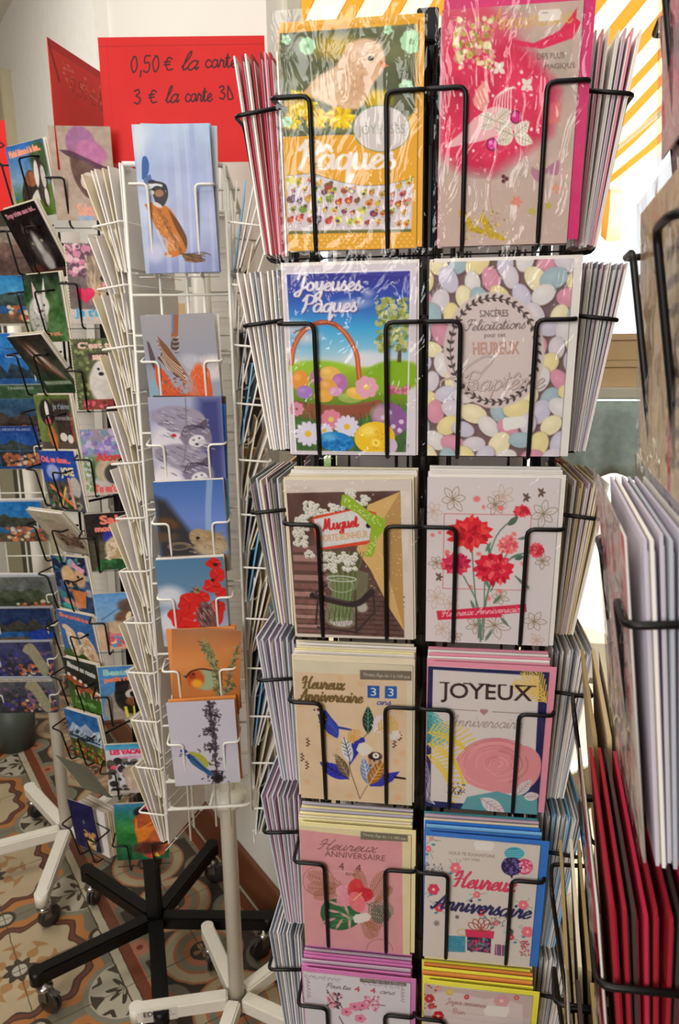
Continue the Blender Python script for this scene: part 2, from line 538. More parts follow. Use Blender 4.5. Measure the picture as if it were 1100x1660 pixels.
    def leaf(s, x, y, L, wd, ang, col, vein=None):
        c, n = math.cos(R(ang)), math.sin(R(ang))
        pts = []
        for t, q in ((0, 0), (.25, .8), (.55, 1), (.8, .6), (1, 0), (.8, -.6), (.55, -1), (.25, -.8)):
            X, Y = t * L, q * wd / 2
            pts.append((x + X * c - Y * n, y + X * n + Y * c))
        s.poly(pts, col, smooth=True)
        if vein:
            s.line([(x, y), (x + L * c, y + L * n)], wd * .08, vein, smooth=False)
            for t in (.25, .4, .55, .7):
                for g in (-1, 1):
                    X0, X1, Y1 = t * L, (t + .14) * L, g * wd * .33
                    s.line([(x + X0 * c, y + X0 * n), (x + X1 * c - Y1 * n, y + X1 * n + Y1 * c)], wd * .06, vein, smooth=False)
        return s
    def frond(s, x, y, L, ang, col, n=9, wd=2, spread=60, lf=.45, bend=0):
        pts = []
        for k in range(n + 1):
            t = k / n
            a_ = R(ang + bend * t)
            pts.append((x + L * t * math.cos(a_), y + L * t * math.sin(a_)))
        s.line(pts, wd * .7, col)
        for k in range(1, n):
            t = k / n
            for g in (-1, 1):
                an = R(ang + bend * t + g * spread)
                l = L * lf * math.sin(math.pi * (t * .8 + .15))
                px, py = pts[k]
                s.line([(px, py), (px + l * math.cos(an), py + l * math.sin(an))], wd, col, smooth=False)
        return s
    def flower(s, x, y, r, n, col, mid=None, wd=.5, rot=0):
        for k in range(n):
            a_ = R(rot + 360 * k / n)
            s.ell(x + r * .6 * math.cos(a_), y + r * .6 * math.sin(a_), r * .42, r * wd * .5, col, math.degrees(a_))
        if mid: s.ell(x, y, r * .25, r * .25, mid)
        return s
    def rect(s, x0, y0, x1, y1, col, a=1):
        return s.poly([(x0, y0), (x1, y0), (x1, y1), (x0, y1)], col, a)

def card_mesh(art, t=0.0012, scallop=0, backcol=(206, 200, 192)):
    """card slab: painted grid in front (-y), plain back and edges. origin = bottom centre"""
    ny, nx = art.ny, art.nx
    x = np.linspace(-art.w / 2, art.w / 2, nx)
    z = np.linspace(art.h, 0, ny)
    Xg, Zg = np.meshgrid(x, z)
    if scallop:
        ph = np.abs(np.sin(Zg / scallop * math.pi))
        ed = np.clip((np.abs(Xg) / (art.w / 2) - .9) / .1, 0, 1)
        Xg = Xg - np.sign(Xg) * ed * (1 - ph) * .0022
        ph2 = np.abs(np.sin(Xg / scallop * math.pi))
        ed2 = np.clip((Zg / art.h - .93) / .07, 0, 1)
        Zg = Zg - ed2 * (1 - ph2) * .0025
    co = np.stack([Xg, np.full_like(Xg, -t / 2), Zg], -1).reshape(-1, 3)
    idx = np.arange(nx * ny).reshape(ny, nx)
    f = np.stack([idx[:-1, :-1], idx[1:, :-1], idx[1:, 1:], idx[:-1, 1:]], -1).reshape(-1, 4)
    c = np.clip(art.a, 0, 255) / 255
    c = np.where(c <= .04045, c / 12.92, ((c + .055) / 1.055) ** 2.4).reshape(-1, 3)
    n0 = len(co)
    w2 = art.w / 2 * (0.975 if scallop else 1)
    h2 = art.h * (0.985 if scallop else 1)
    ext = [(-w2, -t / 2 + .0001, 0), (w2, -t / 2 + .0001, 0), (w2, -t / 2 + .0001, h2), (-w2, -t / 2 + .0001, h2),
           (-w2, t / 2, 0), (w2, t / 2, 0), (w2, t / 2, h2), (-w2, t / 2, h2)]
    ef = [(n0 + 5, n0 + 4, n0 + 7, n0 + 6), (n0, n0 + 4, n0 + 5, n0 + 1), (n0 + 1, n0 + 5, n0 + 6, n0 + 2),
          (n0 + 2, n0 + 6, n0 + 7, n0 + 3), (n0 + 3, n0 + 7, n0 + 4, n0)]
    co = np.vstack([co, ext])
    f = np.vstack([f, ef]).astype(np.int32)
    bc = np.array(lin(backcol))
    c = np.vstack([c, np.tile(bc, (8, 1))])
    me = bpy.data.meshes.new('card')
    me.vertices.add(len(co))
    me.vertices.foreach_set('co', co.astype(np.float32).ravel())
    me.loops.add(len(f) * 4)
    me.loops.foreach_set('vertex_index', f.ravel())
    me.polygons.add(len(f))
    me.polygons.foreach_set('loop_start', np.arange(0, len(f) * 4, 4, dtype=np.int32))
    me.update(calc_edges=True)
    at_ = me.color_attributes.new('Col', 'FLOAT_COLOR', 'POINT')
    at_.data.foreach_set('color', np.hstack([c, np.ones((len(c), 1))]).astype(np.float32).ravel())
    me.materials.append(M['print'])
    return me

# ------------------------------------------------------------------ the twelve greeting cards of the centre rack
WHT = (208, 198, 194)
def art_chick():
    A = Art(.118, .178, [(238, 120), (958, 68), (970, 1262), (272, 1305)], (228, 166, 42))
    A.poly([(245, 148), (945, 95), (950, 520), (870, 600), (640, 650), (245, 672)], (92, 98, 66))
    A.noise(26, 150, 3, (245, 100, 950, 640))
    A.ell(330, 220, 60, 50, (150, 160, 150), soft=50, a=.5)
    A.ell(545, 215, 110, 55, (196, 158, 22), soft=50)
    A.ell(760, 470, 70, 50, (210, 176, 20), soft=25)
    A.ell(700, 230, 300, 60, (150, 148, 84), soft=90, a=.35)
    for x, y, r in ((350, 500, 105), (560, 560, 95), (430, 570, 80), (300, 590, 60)):
        for k in range(46):
            an = k * 137.5
            rr = r * (.35 + .65 * ((k * 7) % 10) / 10)
            A.ell(x + rr * math.cos(R(an)) * .55, y + rr * math.sin(R(an)) * .42, r * .4, r * .1, [(238, 200, 20), (250, 222, 40), (214, 166, 16)][k % 3], an)
    C = (222, 184, 146)
    A.poly([(370, 440), (430, 370), (540, 300), (600, 200), (680, 168), (760, 195), (792, 262), (775, 330), (725, 400), (690, 480), (640, 520), (500, 500), (420, 460)], C, smooth=True, soft=8)
    A.ell(690, 230, 78, 50, (238, 206, 178), -20, 30)
    A.ell(650, 390, 60, 90, (200, 158, 118), 20, 40, .7)
    A.ell(500, 400, 90, 60, (234, 204, 172), -30, 40, .8)
    A.noise(9, 22, 8, (370, 170, 790, 510))
    g = np.random.RandomState(9)
    for k in range(420):
        t, q = g.uniform(0, 1), g.uniform(-1, 1)
        x, y = 420 + t * 320 + q * 30, 440 - t * 215 + q * 75 * (1 - .45 * t)
        an = R(150 - 40 * t + g.uniform(-25, 25))
        A.line([(x, y), (x + 20 * math.cos(an), y + 20 * math.sin(an))], 2.4, [(240, 216, 190), (196, 156, 116), (232, 200, 166), (214, 178, 138)][k % 4], a=.6, smooth=False)
    A.poly([(765, 272), (812, 300), (768, 312)], (222, 130, 80))
    A.ell(718, 264, 15, 12, (44, 30, 26)); A.ell(723, 259, 4, 3, (220, 210, 200))
    for x, y, r, n in ((280, 178, 26, 5), (390, 208, 44, 8), (805, 125, 24, 5), (925, 180, 58, 8), (902, 402, 38, 6), (280, 592, 30, 6)):
        A.flower(x, y, r, n, (176, 220, 176), (120, 170, 110), .8, 10)
    A.line([(245, 668), (400, 652), (560, 640), (700, 610), (880, 600), (950, 520)], 3, (90, 120, 60), smooth=True)
    A.ell(776, 618, 150, 122, (90, 130, 84)); A.ell(776, 618, 146, 118, WHT)
    A.text('JOYEUSES', 776, 628, 245, (110, 132, 100), 62, rot=-3, bold=-1.5)
    A.pen('P\u00e2ques', 335, 842, 74, (238, 226, 218), 16, -2, nib=.75, width=520, slant=.1)
    pat = [(272, 880)] + [(x, 880 - 14 * math.sin((x - 272) / 95.)) if x < 440 else (x, 872 + 50 * math.sin((x - 440) / 520 * math.pi)) for x in range(300, 950, 30)] + [(948, 868), (942, 1160), (270, 1190)]
    A.poly(pat, (212, 200, 204))
    A.line(pat[:-2], 3, (110, 100, 60), smooth=False)
    g = np.random.RandomState(4)
    cols = [(186, 80, 40), (200, 196, 60), (206, 140, 60), (90, 60, 110), (120, 150, 60), (190, 60, 50), (210, 170, 40), (120, 90, 60)]
    for j in range(5):
        for i in range(13):
            x = 285 + i * 53 + (j % 2) * 24 + g.uniform(-8, 8)
            y = 905 + j * 54 + g.uniform(-9, 9) + (18 if 420 < x < 900 else 0) * (j == 0)
            if x > 935 or y > 1160: continue
            if 520 < x < 860 and y < 935: continue
            k = cols[g.randint(8)]
            rr = g.uniform(13, 24)
            A.ell(x, y, rr, rr * .85, k, g.uniform(-30, 30))
            A.ell(x + rr * .6, y - rr * .8, rr * .5, rr * .5, cols[g.randint(8)] if j % 2 else k)
            A.ell(x, y + rr * .2, rr * .5, rr * .4, cols[g.randint(8)])
            A.line([(x - 4, y + rr), (x - 5, y + rr + 8)], 2.5, (110, 70, 40), smooth=False)
            A.line([(x + 5, y + rr), (x + 6, y + rr + 8)], 2.5, (110, 70, 40), smooth=False)
            A.ell(x + rr * .7, y - rr * .9, 2.5, 2.5, (30, 20, 20))
    A.poly([(270, 1190), (942, 1155), (942, 1172), (270, 1208)], (110, 108, 58))
    for j in range(5):
        for i in range(22):
            A.ell(285 + i * 31 + (j % 2) * 15, 1222 + j * 21 - i * 1.6, 4, 4, (244, 214, 160))
    return A

def art_magic():
    A = Art(.112, .182, [(88, 60), (752, 22), (670, 1048), (72, 1078)], (192, 168, 156))
    A.poly([(88, 60), (300, 30), (380, 130), (520, 230), (640, 380), (600, 560), (480, 640), (330, 740), (160, 720), (70, 640)], (212, 46, 84), soft=60, smooth=False)
    A.noise(16, 180, 5, (70, 30, 700, 760), (1, .5, .6))
    A.ell(250, 120, 200, 80, (206, 90, 110), 0, 60, .8)
    A.poly([(395, 170), (520, 190), (640, 140), (722, 50), (715, 90), (740, 110), (700, 170), (560, 212), (440, 200)], (216, 40, 84))
    A.pen('Anniversaire', 325, 140, 40, (206, 172, 84), 5, -5, width=375)
    A.text('DES PLUS', 600, 240, 125, (96, 70, 66), 24, rot=-3)
    A.text('MAGIQUE', 642, 282, 140, (96, 70, 66), 24, rot=-3)
    A.splat(150, (150, 90, 340, 290), 3, 17, [(196, 176, 96), (160, 140, 60), (228, 214, 170), (216, 120, 130)], 3)
    A.splat(70, (90, 250, 560, 700), 3, 9, [(240, 200, 206), (250, 226, 226), (226, 90, 120)], 6)
    for k in range(60):  # pale streaks: glints painted into the card colour
        g_ = np.random.RandomState(k); x, y = g_.uniform(100, 560), g_.uniform(120, 700); an = R(g_.uniform(-80, -40)); l = g_.uniform(10, 46)
        A.line([(x, y), (x + l * math.cos(an), y + l * math.sin(an))], g_.uniform(1.5, 4), (244, 206, 206), a=.55, smooth=False)
    # the dancing figure: bodice, bows and gems
    A.poly([(250, 380), (300, 340), (310, 420), (290, 470), (240, 440)], (226, 150, 140), smooth=True)
    A.poly([(240, 500), (330, 450), (420, 470), (440, 540), (380, 560), (300, 590), (200, 610), (100, 625), (180, 560)], (232, 176, 180), smooth=True)
    for k in range(7):
        A.line([(330 + k * 14, 470), (345 + k * 12, 410 - k * 6), (400 + k * 6, 370)], 5, (242, 218, 212))
    for cx, cy, s_ in ((345, 510, 1), (430, 570, 1.15)):
        for a0 in (20, 160, 200, 320):
            A.leaf(cx, cy, 80 * s_, 50 * s_, a0, (226, 214, 200), (176, 160, 140))
    for x, y in ((360, 290), (490, 358)):
        for a0 in (-50, -130, 40, 140):
            A.leaf(x, y, 34, 22, a0, (226, 214, 200))
    A.ell(438, 492, 27, 29, (120, 10, 60)); A.ell(438, 492, 21, 23, (206, 40, 120)); A.ell(431, 484, 8, 9, (240, 130, 190))
    A.ell(326, 610, 27, 29, (120, 10, 70)); A.ell(326, 610, 21, 23, (216, 50, 150)); A.ell(320, 602, 8, 9, (240, 140, 200))
    A.poly([(510, 705), (560, 720), (635, 675), (630, 740), (575, 735), (545, 772), (510, 740)], (170, 110, 136), a=.8, smooth=True)
    A.poly([(540, 440), (600, 430), (650, 430), (640, 510), (590, 520), (545, 490)], (230, 116, 110), a=.6, soft=16)
    A.flower(440, 862, 26, 6, (222, 130, 110)); A.flower(625, 800, 24, 4, (224, 140, 110))
    A.flower(512, 905, 18, 5, (180, 170, 40)); A.flower(588, 878, 16, 5, (180, 170, 40))
    for an in (0, 120, 240): A.ell(385 + 10 * math.cos(R(an)), 760 + 12 * math.sin(R(an)), 9, 9, (96, 40, 56))
    A.line([(320, 740), (318, 850), (350, 980)], 2, (190, 120, 110))
    for dx, dy in ((0, 0), (95, 30)):
        A.poly([(165 + dx, 950 + dy - 30), (190 + dx, 880 + dy), (200 + dx, 900 + dy), (240 + dx, 970 + dy), (300 + dx, 1000 + dy), (290 + dx, 1015 + dy), (215 + dx, 1000 + dy), (185 + dx, 935 + dy)], (190, 160, 50))
    A.splat(90, (170, 900, 390, 1040), 2, 5, [(226, 200, 90), (150, 120, 30)], 8, a=.8)
    A.poly([(540, 72), (550, 60), (640, 55), (650, 70), (640, 98), (545, 104)], (226, 216, 206))
    A.line([(560, 72), (585, 70)], 4, (150, 140, 130), smooth=False)
    return A

def art_basket():
    A = Art(.121, .176, [(286, 78), (982, 40), (985, 1084), (322, 1092)], (214, 204, 212))
    A.poly([(303, 115), (952, 78), (940, 1075), (343, 1080)], (60, 60, 150))
    q = [(110, (52, 48, 140)), (240, (44, 84, 176)), (380, (60, 160, 212)), (520, (150, 196, 216)), (580, (214, 214, 214)), (600, (150, 180, 50)), (760, (110, 140, 30)), (860, (70, 110, 50)), (1080, (66, 92, 54))]
    b = A.a.copy(); A.stops(q)
    mk = (A.X > 306 + (A.Y - 112) * .04) & (A.X < 948 - (A.Y - 80) * .012) & (A.Y > 116 - (A.X - 303) * .058) & (A.Y < 1078)
    A.a = np.where(mk[..., None], A.a, b)
    for x, y, rx, ry in ((350, 390, 60, 40), (420, 440, 60, 30), (640, 260, 90, 22), (735, 200, 20, 14), (760, 540, 120, 34), (680, 530, 60, 20)):
        A.ell(x, y, rx, ry, (222, 216, 224), -8, 30, .75)
    A.ell(480, 600, 170, 40, (150, 190, 44), 0, 14)
    A.ell(860, 640, 160, 90, (130, 172, 26), -10, 14)
    A.poly([(885, 560), (890, 470), (908, 470), (906, 560)], (92, 70, 50))
    A.splat(240, (775, 225, 945, 500), 6, 17, [(150, 160, 70), (186, 184, 110), (108, 122, 50), (206, 200, 150)], 2, a=.85)
    # basket handle and bowl
    h = [(325, 580), (338, 500), (372, 430), (430, 378), (510, 356), (580, 380), (635, 440), (672, 520), (682, 600), (692, 690)]
    A.line(h, 26, (176, 74, 40)); A.line(h, 12, (214, 120, 70))
    g = np.random.RandomState(2)
    for k in range(26):
        x = 345 + k * 9
        A.ell(x, 372 + abs(x - 500) ** 1.6 / 60 - 10 + g.uniform(-5, 5), 6, 4, (120, 60, 50))
    A.poly([(335, 780), (460, 800), (640, 800), (800, 770), (735, 850), (640, 900), (480, 890), (345, 860)], (150, 84, 60), smooth=True)
    for k in range(12): A.line([(340, 795 + k * 8), (560, 815 + k * 8), (780, 790 + k * 6)], 2.5, (110, 56, 42), a=.7)
    for x, y, rx, ry, c, r in ((370, 670, 48, 56, (222, 146, 60), 20), (468, 655, 40, 52, (176, 112, 160), -12), (530, 630, 56, 40, (226, 178, 90), 0), (582, 680, 42, 52, (178, 110, 168), 0), (520, 700, 50, 40, (220, 160, 80), 10), (395, 735, 46, 36, (160, 120, 190), 0), (495, 755, 52, 34, (226, 170, 70), 0), (640, 760, 66, 30, (150, 170, 80), 0), (680, 735, 64, 34, (226, 182, 80), 8), (560, 728, 34, 26, (212, 150, 190), 0)):
        A.ell(x, y, rx, ry, c, r); A.ell(x - rx * .3, y - ry * .3, rx * .4, ry * .35, tuple(min(255, v + 30) for v in c), r, 12, .6)
    A.flower(725, 700, 62, 7, (222, 160, 176), (230, 190, 90), .8)
    A.splat(40, (840, 690, 945, 730), 8, 15, [(206, 130, 150), (180, 90, 110)], 9)
    for k in range(260):
        x = g.uniform(345, 940); y = g.uniform(800, 1070)
        if 460 < x < 740 and y < 880: continue
        A.line([(x, y), (x + g.uniform(-14, 14), y - g.uniform(22, 50))], 4, [(70, 110, 40), (100, 150, 60), (40, 76, 44)][k % 3], smooth=False, a=.8)
    A.flower(535, 885, 58, 9, (214, 130, 150), (226, 200, 90), .7); A.flower(350, 830, 40, 8, (212, 140, 160), None, .7)
    for x, y, r in ((410, 970, 72), (620, 925, 66), (500, 950, 44)):
        A.flower(x, y, r, 13, (214, 208, 226), (224, 180, 50), .42)
    A.ell(848, 880, 92, 98, (136, 90, 146), -30); A.ell(800, 850, 48, 50, (196, 160, 170), -30, 30, .8)
    for x, y in ((812, 868), (866, 918), (908, 890), (846, 838), (900, 940)): A.ell(x, y, 13, 13, (214, 190, 214))
    A.ell(768, 985, 108, 92, (232, 190, 40), -10); A.ell(735, 945, 40, 30, (246, 224, 110), 0, 26, .8)
    A.flower(775, 1015, 26, 8, (250, 220, 90), (220, 140, 30)); A.splat(50, (760, 930, 870, 1060), 3, 5, [(206, 140, 40), (226, 120, 60)], 4, a=.6)
    A.ell(862, 1030, 26, 40, (206, 180, 200), 0)
    A.ell(560, 1012, 98, 56, (28, 120, 190), 6); A.ell(520, 985, 40, 22, (120, 190, 226), 0, 22, .7)
    A.noise(22, 14, 12, (470, 990, 655, 1065))
    A.poly([(343, 1068), (938, 1066), (940, 1075), (343, 1078)], (214, 204, 212)); A.poly([(322, 1078), (985, 1075), (985, 1092), (322, 1092)], (206, 198, 206))
    A.line([(303, 115), (343, 1078)], 7, (236, 230, 240), smooth=False); A.line([(952, 78), (938, 1075)], 7, (226, 220, 236), smooth=False)
    A.line([(303, 115), (952, 78)], 7, (236, 230, 240), smooth=False)
    for d, c in ((5, (70, 60, 120)), (0, (222, 216, 226))):
        A.pen('Joyeuses', 352 + d, 198 + d, 40, c, 11, -2, nib=.5, width=345)
        A.pen('P\u00e2ques', 385 + d, 305 + d, 40, c, 11, -2, nib=.5, width=290)
    return A

def art_baptism():
    A = Art(.123, .176, [(90, 38), (682, 44), (600, 865), (46, 862)], (116, 92, 92))
    g = np.random.RandomState(11)
    cols = [(206, 196, 204), (222, 206, 150), (206, 142, 160), (156, 176, 184), (214, 208, 206), (226, 214, 176), (196, 190, 206)]
    pts = []
    for j in range(13):
        for i in range(8):
            x = 40 + i * 88 + (j % 2) * 44 + g.uniform(-14, 14)
            y = 50 + j * 68 + g.uniform(-12, 12)
            pts.append((x, y))
    for k, (x, y) in enumerate(pts):
        c = cols[(k * 5 + k // 8 * 3) % 7]; r = g.uniform(0, 180); s_ = g.uniform(.85, 1.1)
        A.ell(x + 4, y + 6, 56 * s_, 40 * s_, (84, 62, 64), r, 8, .6)
        A.ell(x, y, 54 * s_, 38 * s_, c, r, 2)
        A.ell(x - 8, y - 10, 26, 16, tuple(min(255, v + 16) for v in c), r, 20, .7)
    A.ell(345, 405, 210, 242, (206, 190, 186), 0, 4)
    W_ = (74, 62, 60)
    A.ring(345, 405, 182, 218, 4, W_)
    for k in range(40):
        a_ = R(k * 9)
        x, y = 345 + 182 * math.cos(a_), 405 + 218 * math.sin(a_)
        t = k * 9 + 90
        for g_ in (-40, 40): A.leaf(x, y, 24, 11, t + g_, W_)
    A.text('SINC\u00c8RES', 352, 246, 118, (90, 76, 74), 34, bold=.3)
    A.pen('Felicitations', 228, 318, 22, (90, 78, 78), 3.2, -1, width=250, slant=.35)
    A.text('pour cet', 352, 342, 88, (90, 76, 74), 20)
    A.text('HEUREUX', 355, 393, 190, (176, 132, 122), 50, bold=1.2); A.text('HEUREUX', 352, 390, 190, (198, 160, 146), 50)
    for d, c, w_ in ((0, (120, 96, 90), 8), (-1, (220, 206, 200), 4)):
        A.pen('Bapt\u00eame', 205 + d, 575 + d, 40, c, w_, -2, width=340, slant=.35)
        A.line([(115, 550), (125, 525), (180, 520), (250, 560), (290, 570)], w_, c)
        A.line([(190, 570), (200, 500), (300, 430), (340, 440), (290, 500), (250, 560)], w_, c)
    A.poly([(372, 700), (382, 690), (460, 684), (470, 706), (462, 732), (382, 750), (372, 738)], (226, 222, 216))
    return A

def art_muguet():
    A = Art(.121, .170, [(296, 62), (972, 30), (1022, 945), (362, 966)], (206, 194, 184))
    A.poly([(300, 130), (915, 90), (970, 936), (364, 945)], (92, 66, 60))
    A.noise(16, 120, 3, (300, 90, 970, 560))
    for k, y in enumerate((420, 475, 530, 590, 640, 690, 735, 770, 800, 830, 860, 890, 920)):
        A.poly([(335 + k * 2, y), (520, y - 4), (530, y + 34 - k * 2), (338 + k * 2, y + 38 - k * 2)], (160, 120, 112) if k % 2 else (122, 84, 78))
    for k in range(9): A.line([(700, 700 + k * 28), (960, 690 + k * 29)], 7, (70, 46, 44), smooth=False)
    A.noise(10, 20, 6, (340, 640, 960, 940))
    # paper cone
    A.poly([(745, 175), (915, 95), (970, 900), (880, 760), (770, 540), (690, 430)], (204, 166, 104))
    A.poly([(915, 95), (835, 240), (830, 440), (968, 895)], (178, 138, 84))
    g = np.random.RandomState(1)
    for k in range(70):
        x, y = g.uniform(740, 940), g.uniform(150, 700); A.ell(x, y, 2.5, 2.5, (232, 212, 170))
    # vase and wire holder
    A.poly([(525, 575), (690, 590), (700, 640), (668, 700), (695, 760), (690, 870), (640, 895), (560, 885), (520, 850), (530, 760), (560, 690), (530, 640)], (128, 124, 100), smooth=True, a=.85)
    A.poly([(690, 540), (760, 560), (750, 780), (700, 800)], (112, 112, 84), a=.8)
    A.ell(612, 860, 66, 26, (196, 190, 184)); A.ell(730, 765, 30, 30, (186, 180, 170), 0, 8, .8)
    for k in range(16):
        x = 560 + k * 7; A.line([(x, 860 - k), (x + 6 + k, 620), (x - 70 + k * 9, 440)], 5, [(92, 120, 60), (120, 146, 84), (70, 96, 50)][k % 3])
    A.ring(610, 600, 82, 16, 6, (190, 190, 178)); A.ring(608, 640, 70, 40, 4, (196, 196, 186), a=.7)
    A.line([(450, 708), (680, 748), (780, 670)], 36, (44, 36, 36)); A.line([(460, 700), (660, 738)], 10, (74, 62, 62)); A.line([(460, 690), (600, 720)], 5, (110, 104, 104))
    for p in ([(470, 880), (480, 740)], [(480, 900), (700, 920), (790, 800)], [(700, 920), (696, 750)], [(470, 690), (530, 640)], [(790, 680), (800, 800)]): A.line(p, 11, (48, 40, 40), smooth=False)
    for k in range(8): A.line([(480 + k * 28, 880), (500 + k * 28, 780)], 2.5, (70, 60, 56), smooth=False); A.line([(500 + k * 28, 880), (480 + k * 28, 780)], 2.5, (70, 60, 56), smooth=False)
    for x, y, n, sx, sy in ((430, 215, 22, 30, 40), (500, 215, 24, 60, 30), (385, 275, 22, 30, 36), (375, 345, 26, 44, 30), (380, 400, 18, 40, 22), (430, 470, 8, 20, 20), (570, 480, 26, 60, 26), (540, 540, 16, 40, 20), (640, 500, 30, 50, 50), (650, 120, 10, 20, 20), (700, 160, 22, 50, 30), (590, 195, 16, 50, 14)):
        for k in range(n):
            a_, b_ = g.uniform(-1, 1) * sx, g.uniform(-1, 1) * sy
            A.ell(x + a_, y + b_, 12, 11, (214, 210, 200)); A.ell(x + a_ + 3, y + b_ + 4, 5, 4, (150, 154, 130))
    # gift tag
    A.poly([(440, 265), (470, 245), (700, 192), (790, 215), (800, 240), (770, 380), (740, 395), (500, 438), (470, 415)], (206, 70, 44))
    A.poly([(452, 268), (690, 200), (775, 225), (758, 370), (500, 425), (482, 410)], (206, 204, 200))
    A.noise(8, 8, 3, (455, 200, 760, 420))
    A.pen('Muguet', 505, 328, 30, (196, 40, 44), 8, -10, nib=.7, width=195)
    A.text('PORTE-BONHEUR', 620, 355, 260, (206, 158, 112), 36, rot=-9, bold=1)
    A.ell(752, 288, 15, 15, (40, 30, 30))
    for p in ([(598, 180), (605, 125), (640, 128), (760, 215), (845, 250), (835, 310), (770, 300), (690, 225)], [(765, 300), (835, 310), (800, 360), (788, 440), (770, 466), (735, 462), (760, 380)]):
        A.poly(p, (140, 172, 44))
    for k in range(46):
        t = g.uniform(0, 1)
        x, y = (605 + t * 225 + g.uniform(-16, 16), 150 + t * 130 + g.uniform(-16, 16)) if k < 30 else (800 - t * 40 + g.uniform(-14, 14), 320 + t * 130)
        A.ell(x, y, 4, 4, (206, 216, 150))
    return A

def art_carnation():
    A = Art(.121, .174, [(78, 55), (660, 68), (600, 818), (52, 802)], (210, 200, 200))
    g = np.random.RandomState(6)
    br = (150, 124, 96)
    def lily(x, y, r, n=6, a0=0, c=br):
        for k in range(n):
            an = R(a0 + k * 360 / n)
            L = r * g.uniform(.8, 1.1)
            tx, ty = x + L * math.cos(an), y + L * math.sin(an)
            px, py = -math.sin(an) * r * .24, math.cos(an) * r * .24
            mx, my = x + L * .55 * math.cos(an), y + L * .55 * math.sin(an)
            A.line([(x, y), (mx + px, my + py), (tx, ty), (mx - px, my - py), (x, y)], 2.6, c)
            A.line([(x, y), (mx, my)], 2, c, smooth=False)
    for x, y, r in ((190, 150, 60), (410, 140, 50), (375, 175, 44), (585, 215, 60), (100, 200, 44), (105, 590, 52), (170, 620, 40), (365, 720, 70), (280, 720, 44), (540, 700, 52), (390, 590, 40), (580, 420, 40), (110, 430, 36), (130, 740, 44), (550, 790, 36), (185, 780, 36)):
        lily(x, y, r, 6, g.uniform(0, 60), (140, 118, 92) if g.rand() < .6 else (190, 160, 140))
    for x, y in ((510, 145), (118, 495), (575, 125)):
        for an in (-120, -60, 60, 120, 0): A.leaf(x, y, 22, 10, an, (96, 76, 64))
    for x, y, r in ((400, 190, 14), (295, 150, 16), (95, 305, 10), (128, 295, 8), (160, 382, 12), (300, 390, 11), (340, 592, 12), (497, 435, 13), (457, 302, 11), (262, 540, 10), (392, 560, 11), (325, 185, 9)):
        A.ell(x, y, r, r * .8, (226, 110, 110), g.uniform(0, 90), 4, .9)
    for p in ([(150, 212), (533, 220)], [(533, 220), (510, 555)], [(136, 548), (510, 555)], [(150, 212), (136, 548)]): A.line(p, 3, (206, 96, 100), smooth=False)
    gr = (96, 122, 104)
    for p in ([(270, 360), (280, 560), (300, 800)], [(350, 520), (320, 640), (300, 800)], [(230, 490), (290, 620), (305, 790)], [(430, 380), (340, 560), (310, 790)], [(480, 215), (380, 310), (330, 480), (320, 640)], [(540, 375), (430, 420), (350, 560)], [(460, 490), (520, 540)]):
        A.line(p, 6, gr)
    for x, y, L, an in ((340, 340, 60, 80), (330, 380, 50, -60), (260, 600, 60, 70), (360, 620, 60, -50), (460, 490, 90, 45), (470, 325, 60, -10), (435, 410, 70, -20), (290, 790, 80, -80), (320, 800, 70, -60), (390, 680, 60, 50), (345, 550, 60, -110)):
        A.leaf(x, y, L, 14, an, gr)
    A.leaf(430, 265, 60, 26, -40, (80, 100, 84)); A.leaf(500, 400, 44, 20, 160, (80, 100, 90))
    def carn(x, y, rx, ry, c0, c1, c2, sd):
        q = np.random.RandomState(sd)
        pts = []
        for k in range(26):
            an = 2 * math.pi * k / 26
            rr = 1 + (.13 if k % 2 else -.09) + q.uniform(-.06, .06)
            pts.append((x + rx * rr * math.cos(an), y + ry * rr * math.sin(an)))
        A.poly(pts, c0)
        for k in range(34):
            an = q.uniform(0, 2 * math.pi); rr = q.uniform(.1, .8)
            px, py = x + rx * rr * math.cos(an), y + ry * rr * math.sin(an)
            A.leaf(px, py, rx * .42, ry * .3, math.degrees(an) + q.uniform(-50, 50), [c1, c2, c0][k % 3])
        for k in range(12):
            an = q.uniform(0, 2 * math.pi); rr = q.uniform(.1, .6)
            px, py = x + rx * rr * math.cos(an), y + ry * rr * math.sin(an)
            A.line([(px, py), (px + 12, py - 10), (px + 20, py + 8)], 3, c2)
    carn(262, 298, 92, 66, (214, 40, 50), (232, 70, 66), (176, 20, 40), 1)
    carn(365, 456, 84, 66, (216, 34, 62), (236, 90, 96), (176, 16, 46), 2)
    carn(196, 436, 62, 48, (206, 44, 84), (226, 80, 100), (170, 24, 60), 3)
    carn(430, 350, 44, 40, (232, 120, 124), (240, 160, 150), (206, 80, 90), 4)
    carn(492, 204, 34, 24, (222, 70, 84), (240, 110, 110), (180, 30, 50), 5)
    carn(555, 374, 30, 32, (226, 80, 92), (240, 120, 120), (190, 40, 60), 6)
    A.poly([(105, 655), (505, 618), (508, 655), (398, 668), (396, 682), (110, 698)], (206, 40, 74))
    A.pen('Heureux Anniversaire', 128, 682, 15, (240, 214, 214), 2.6, -4.5, width=370, slant=.3)
    return A

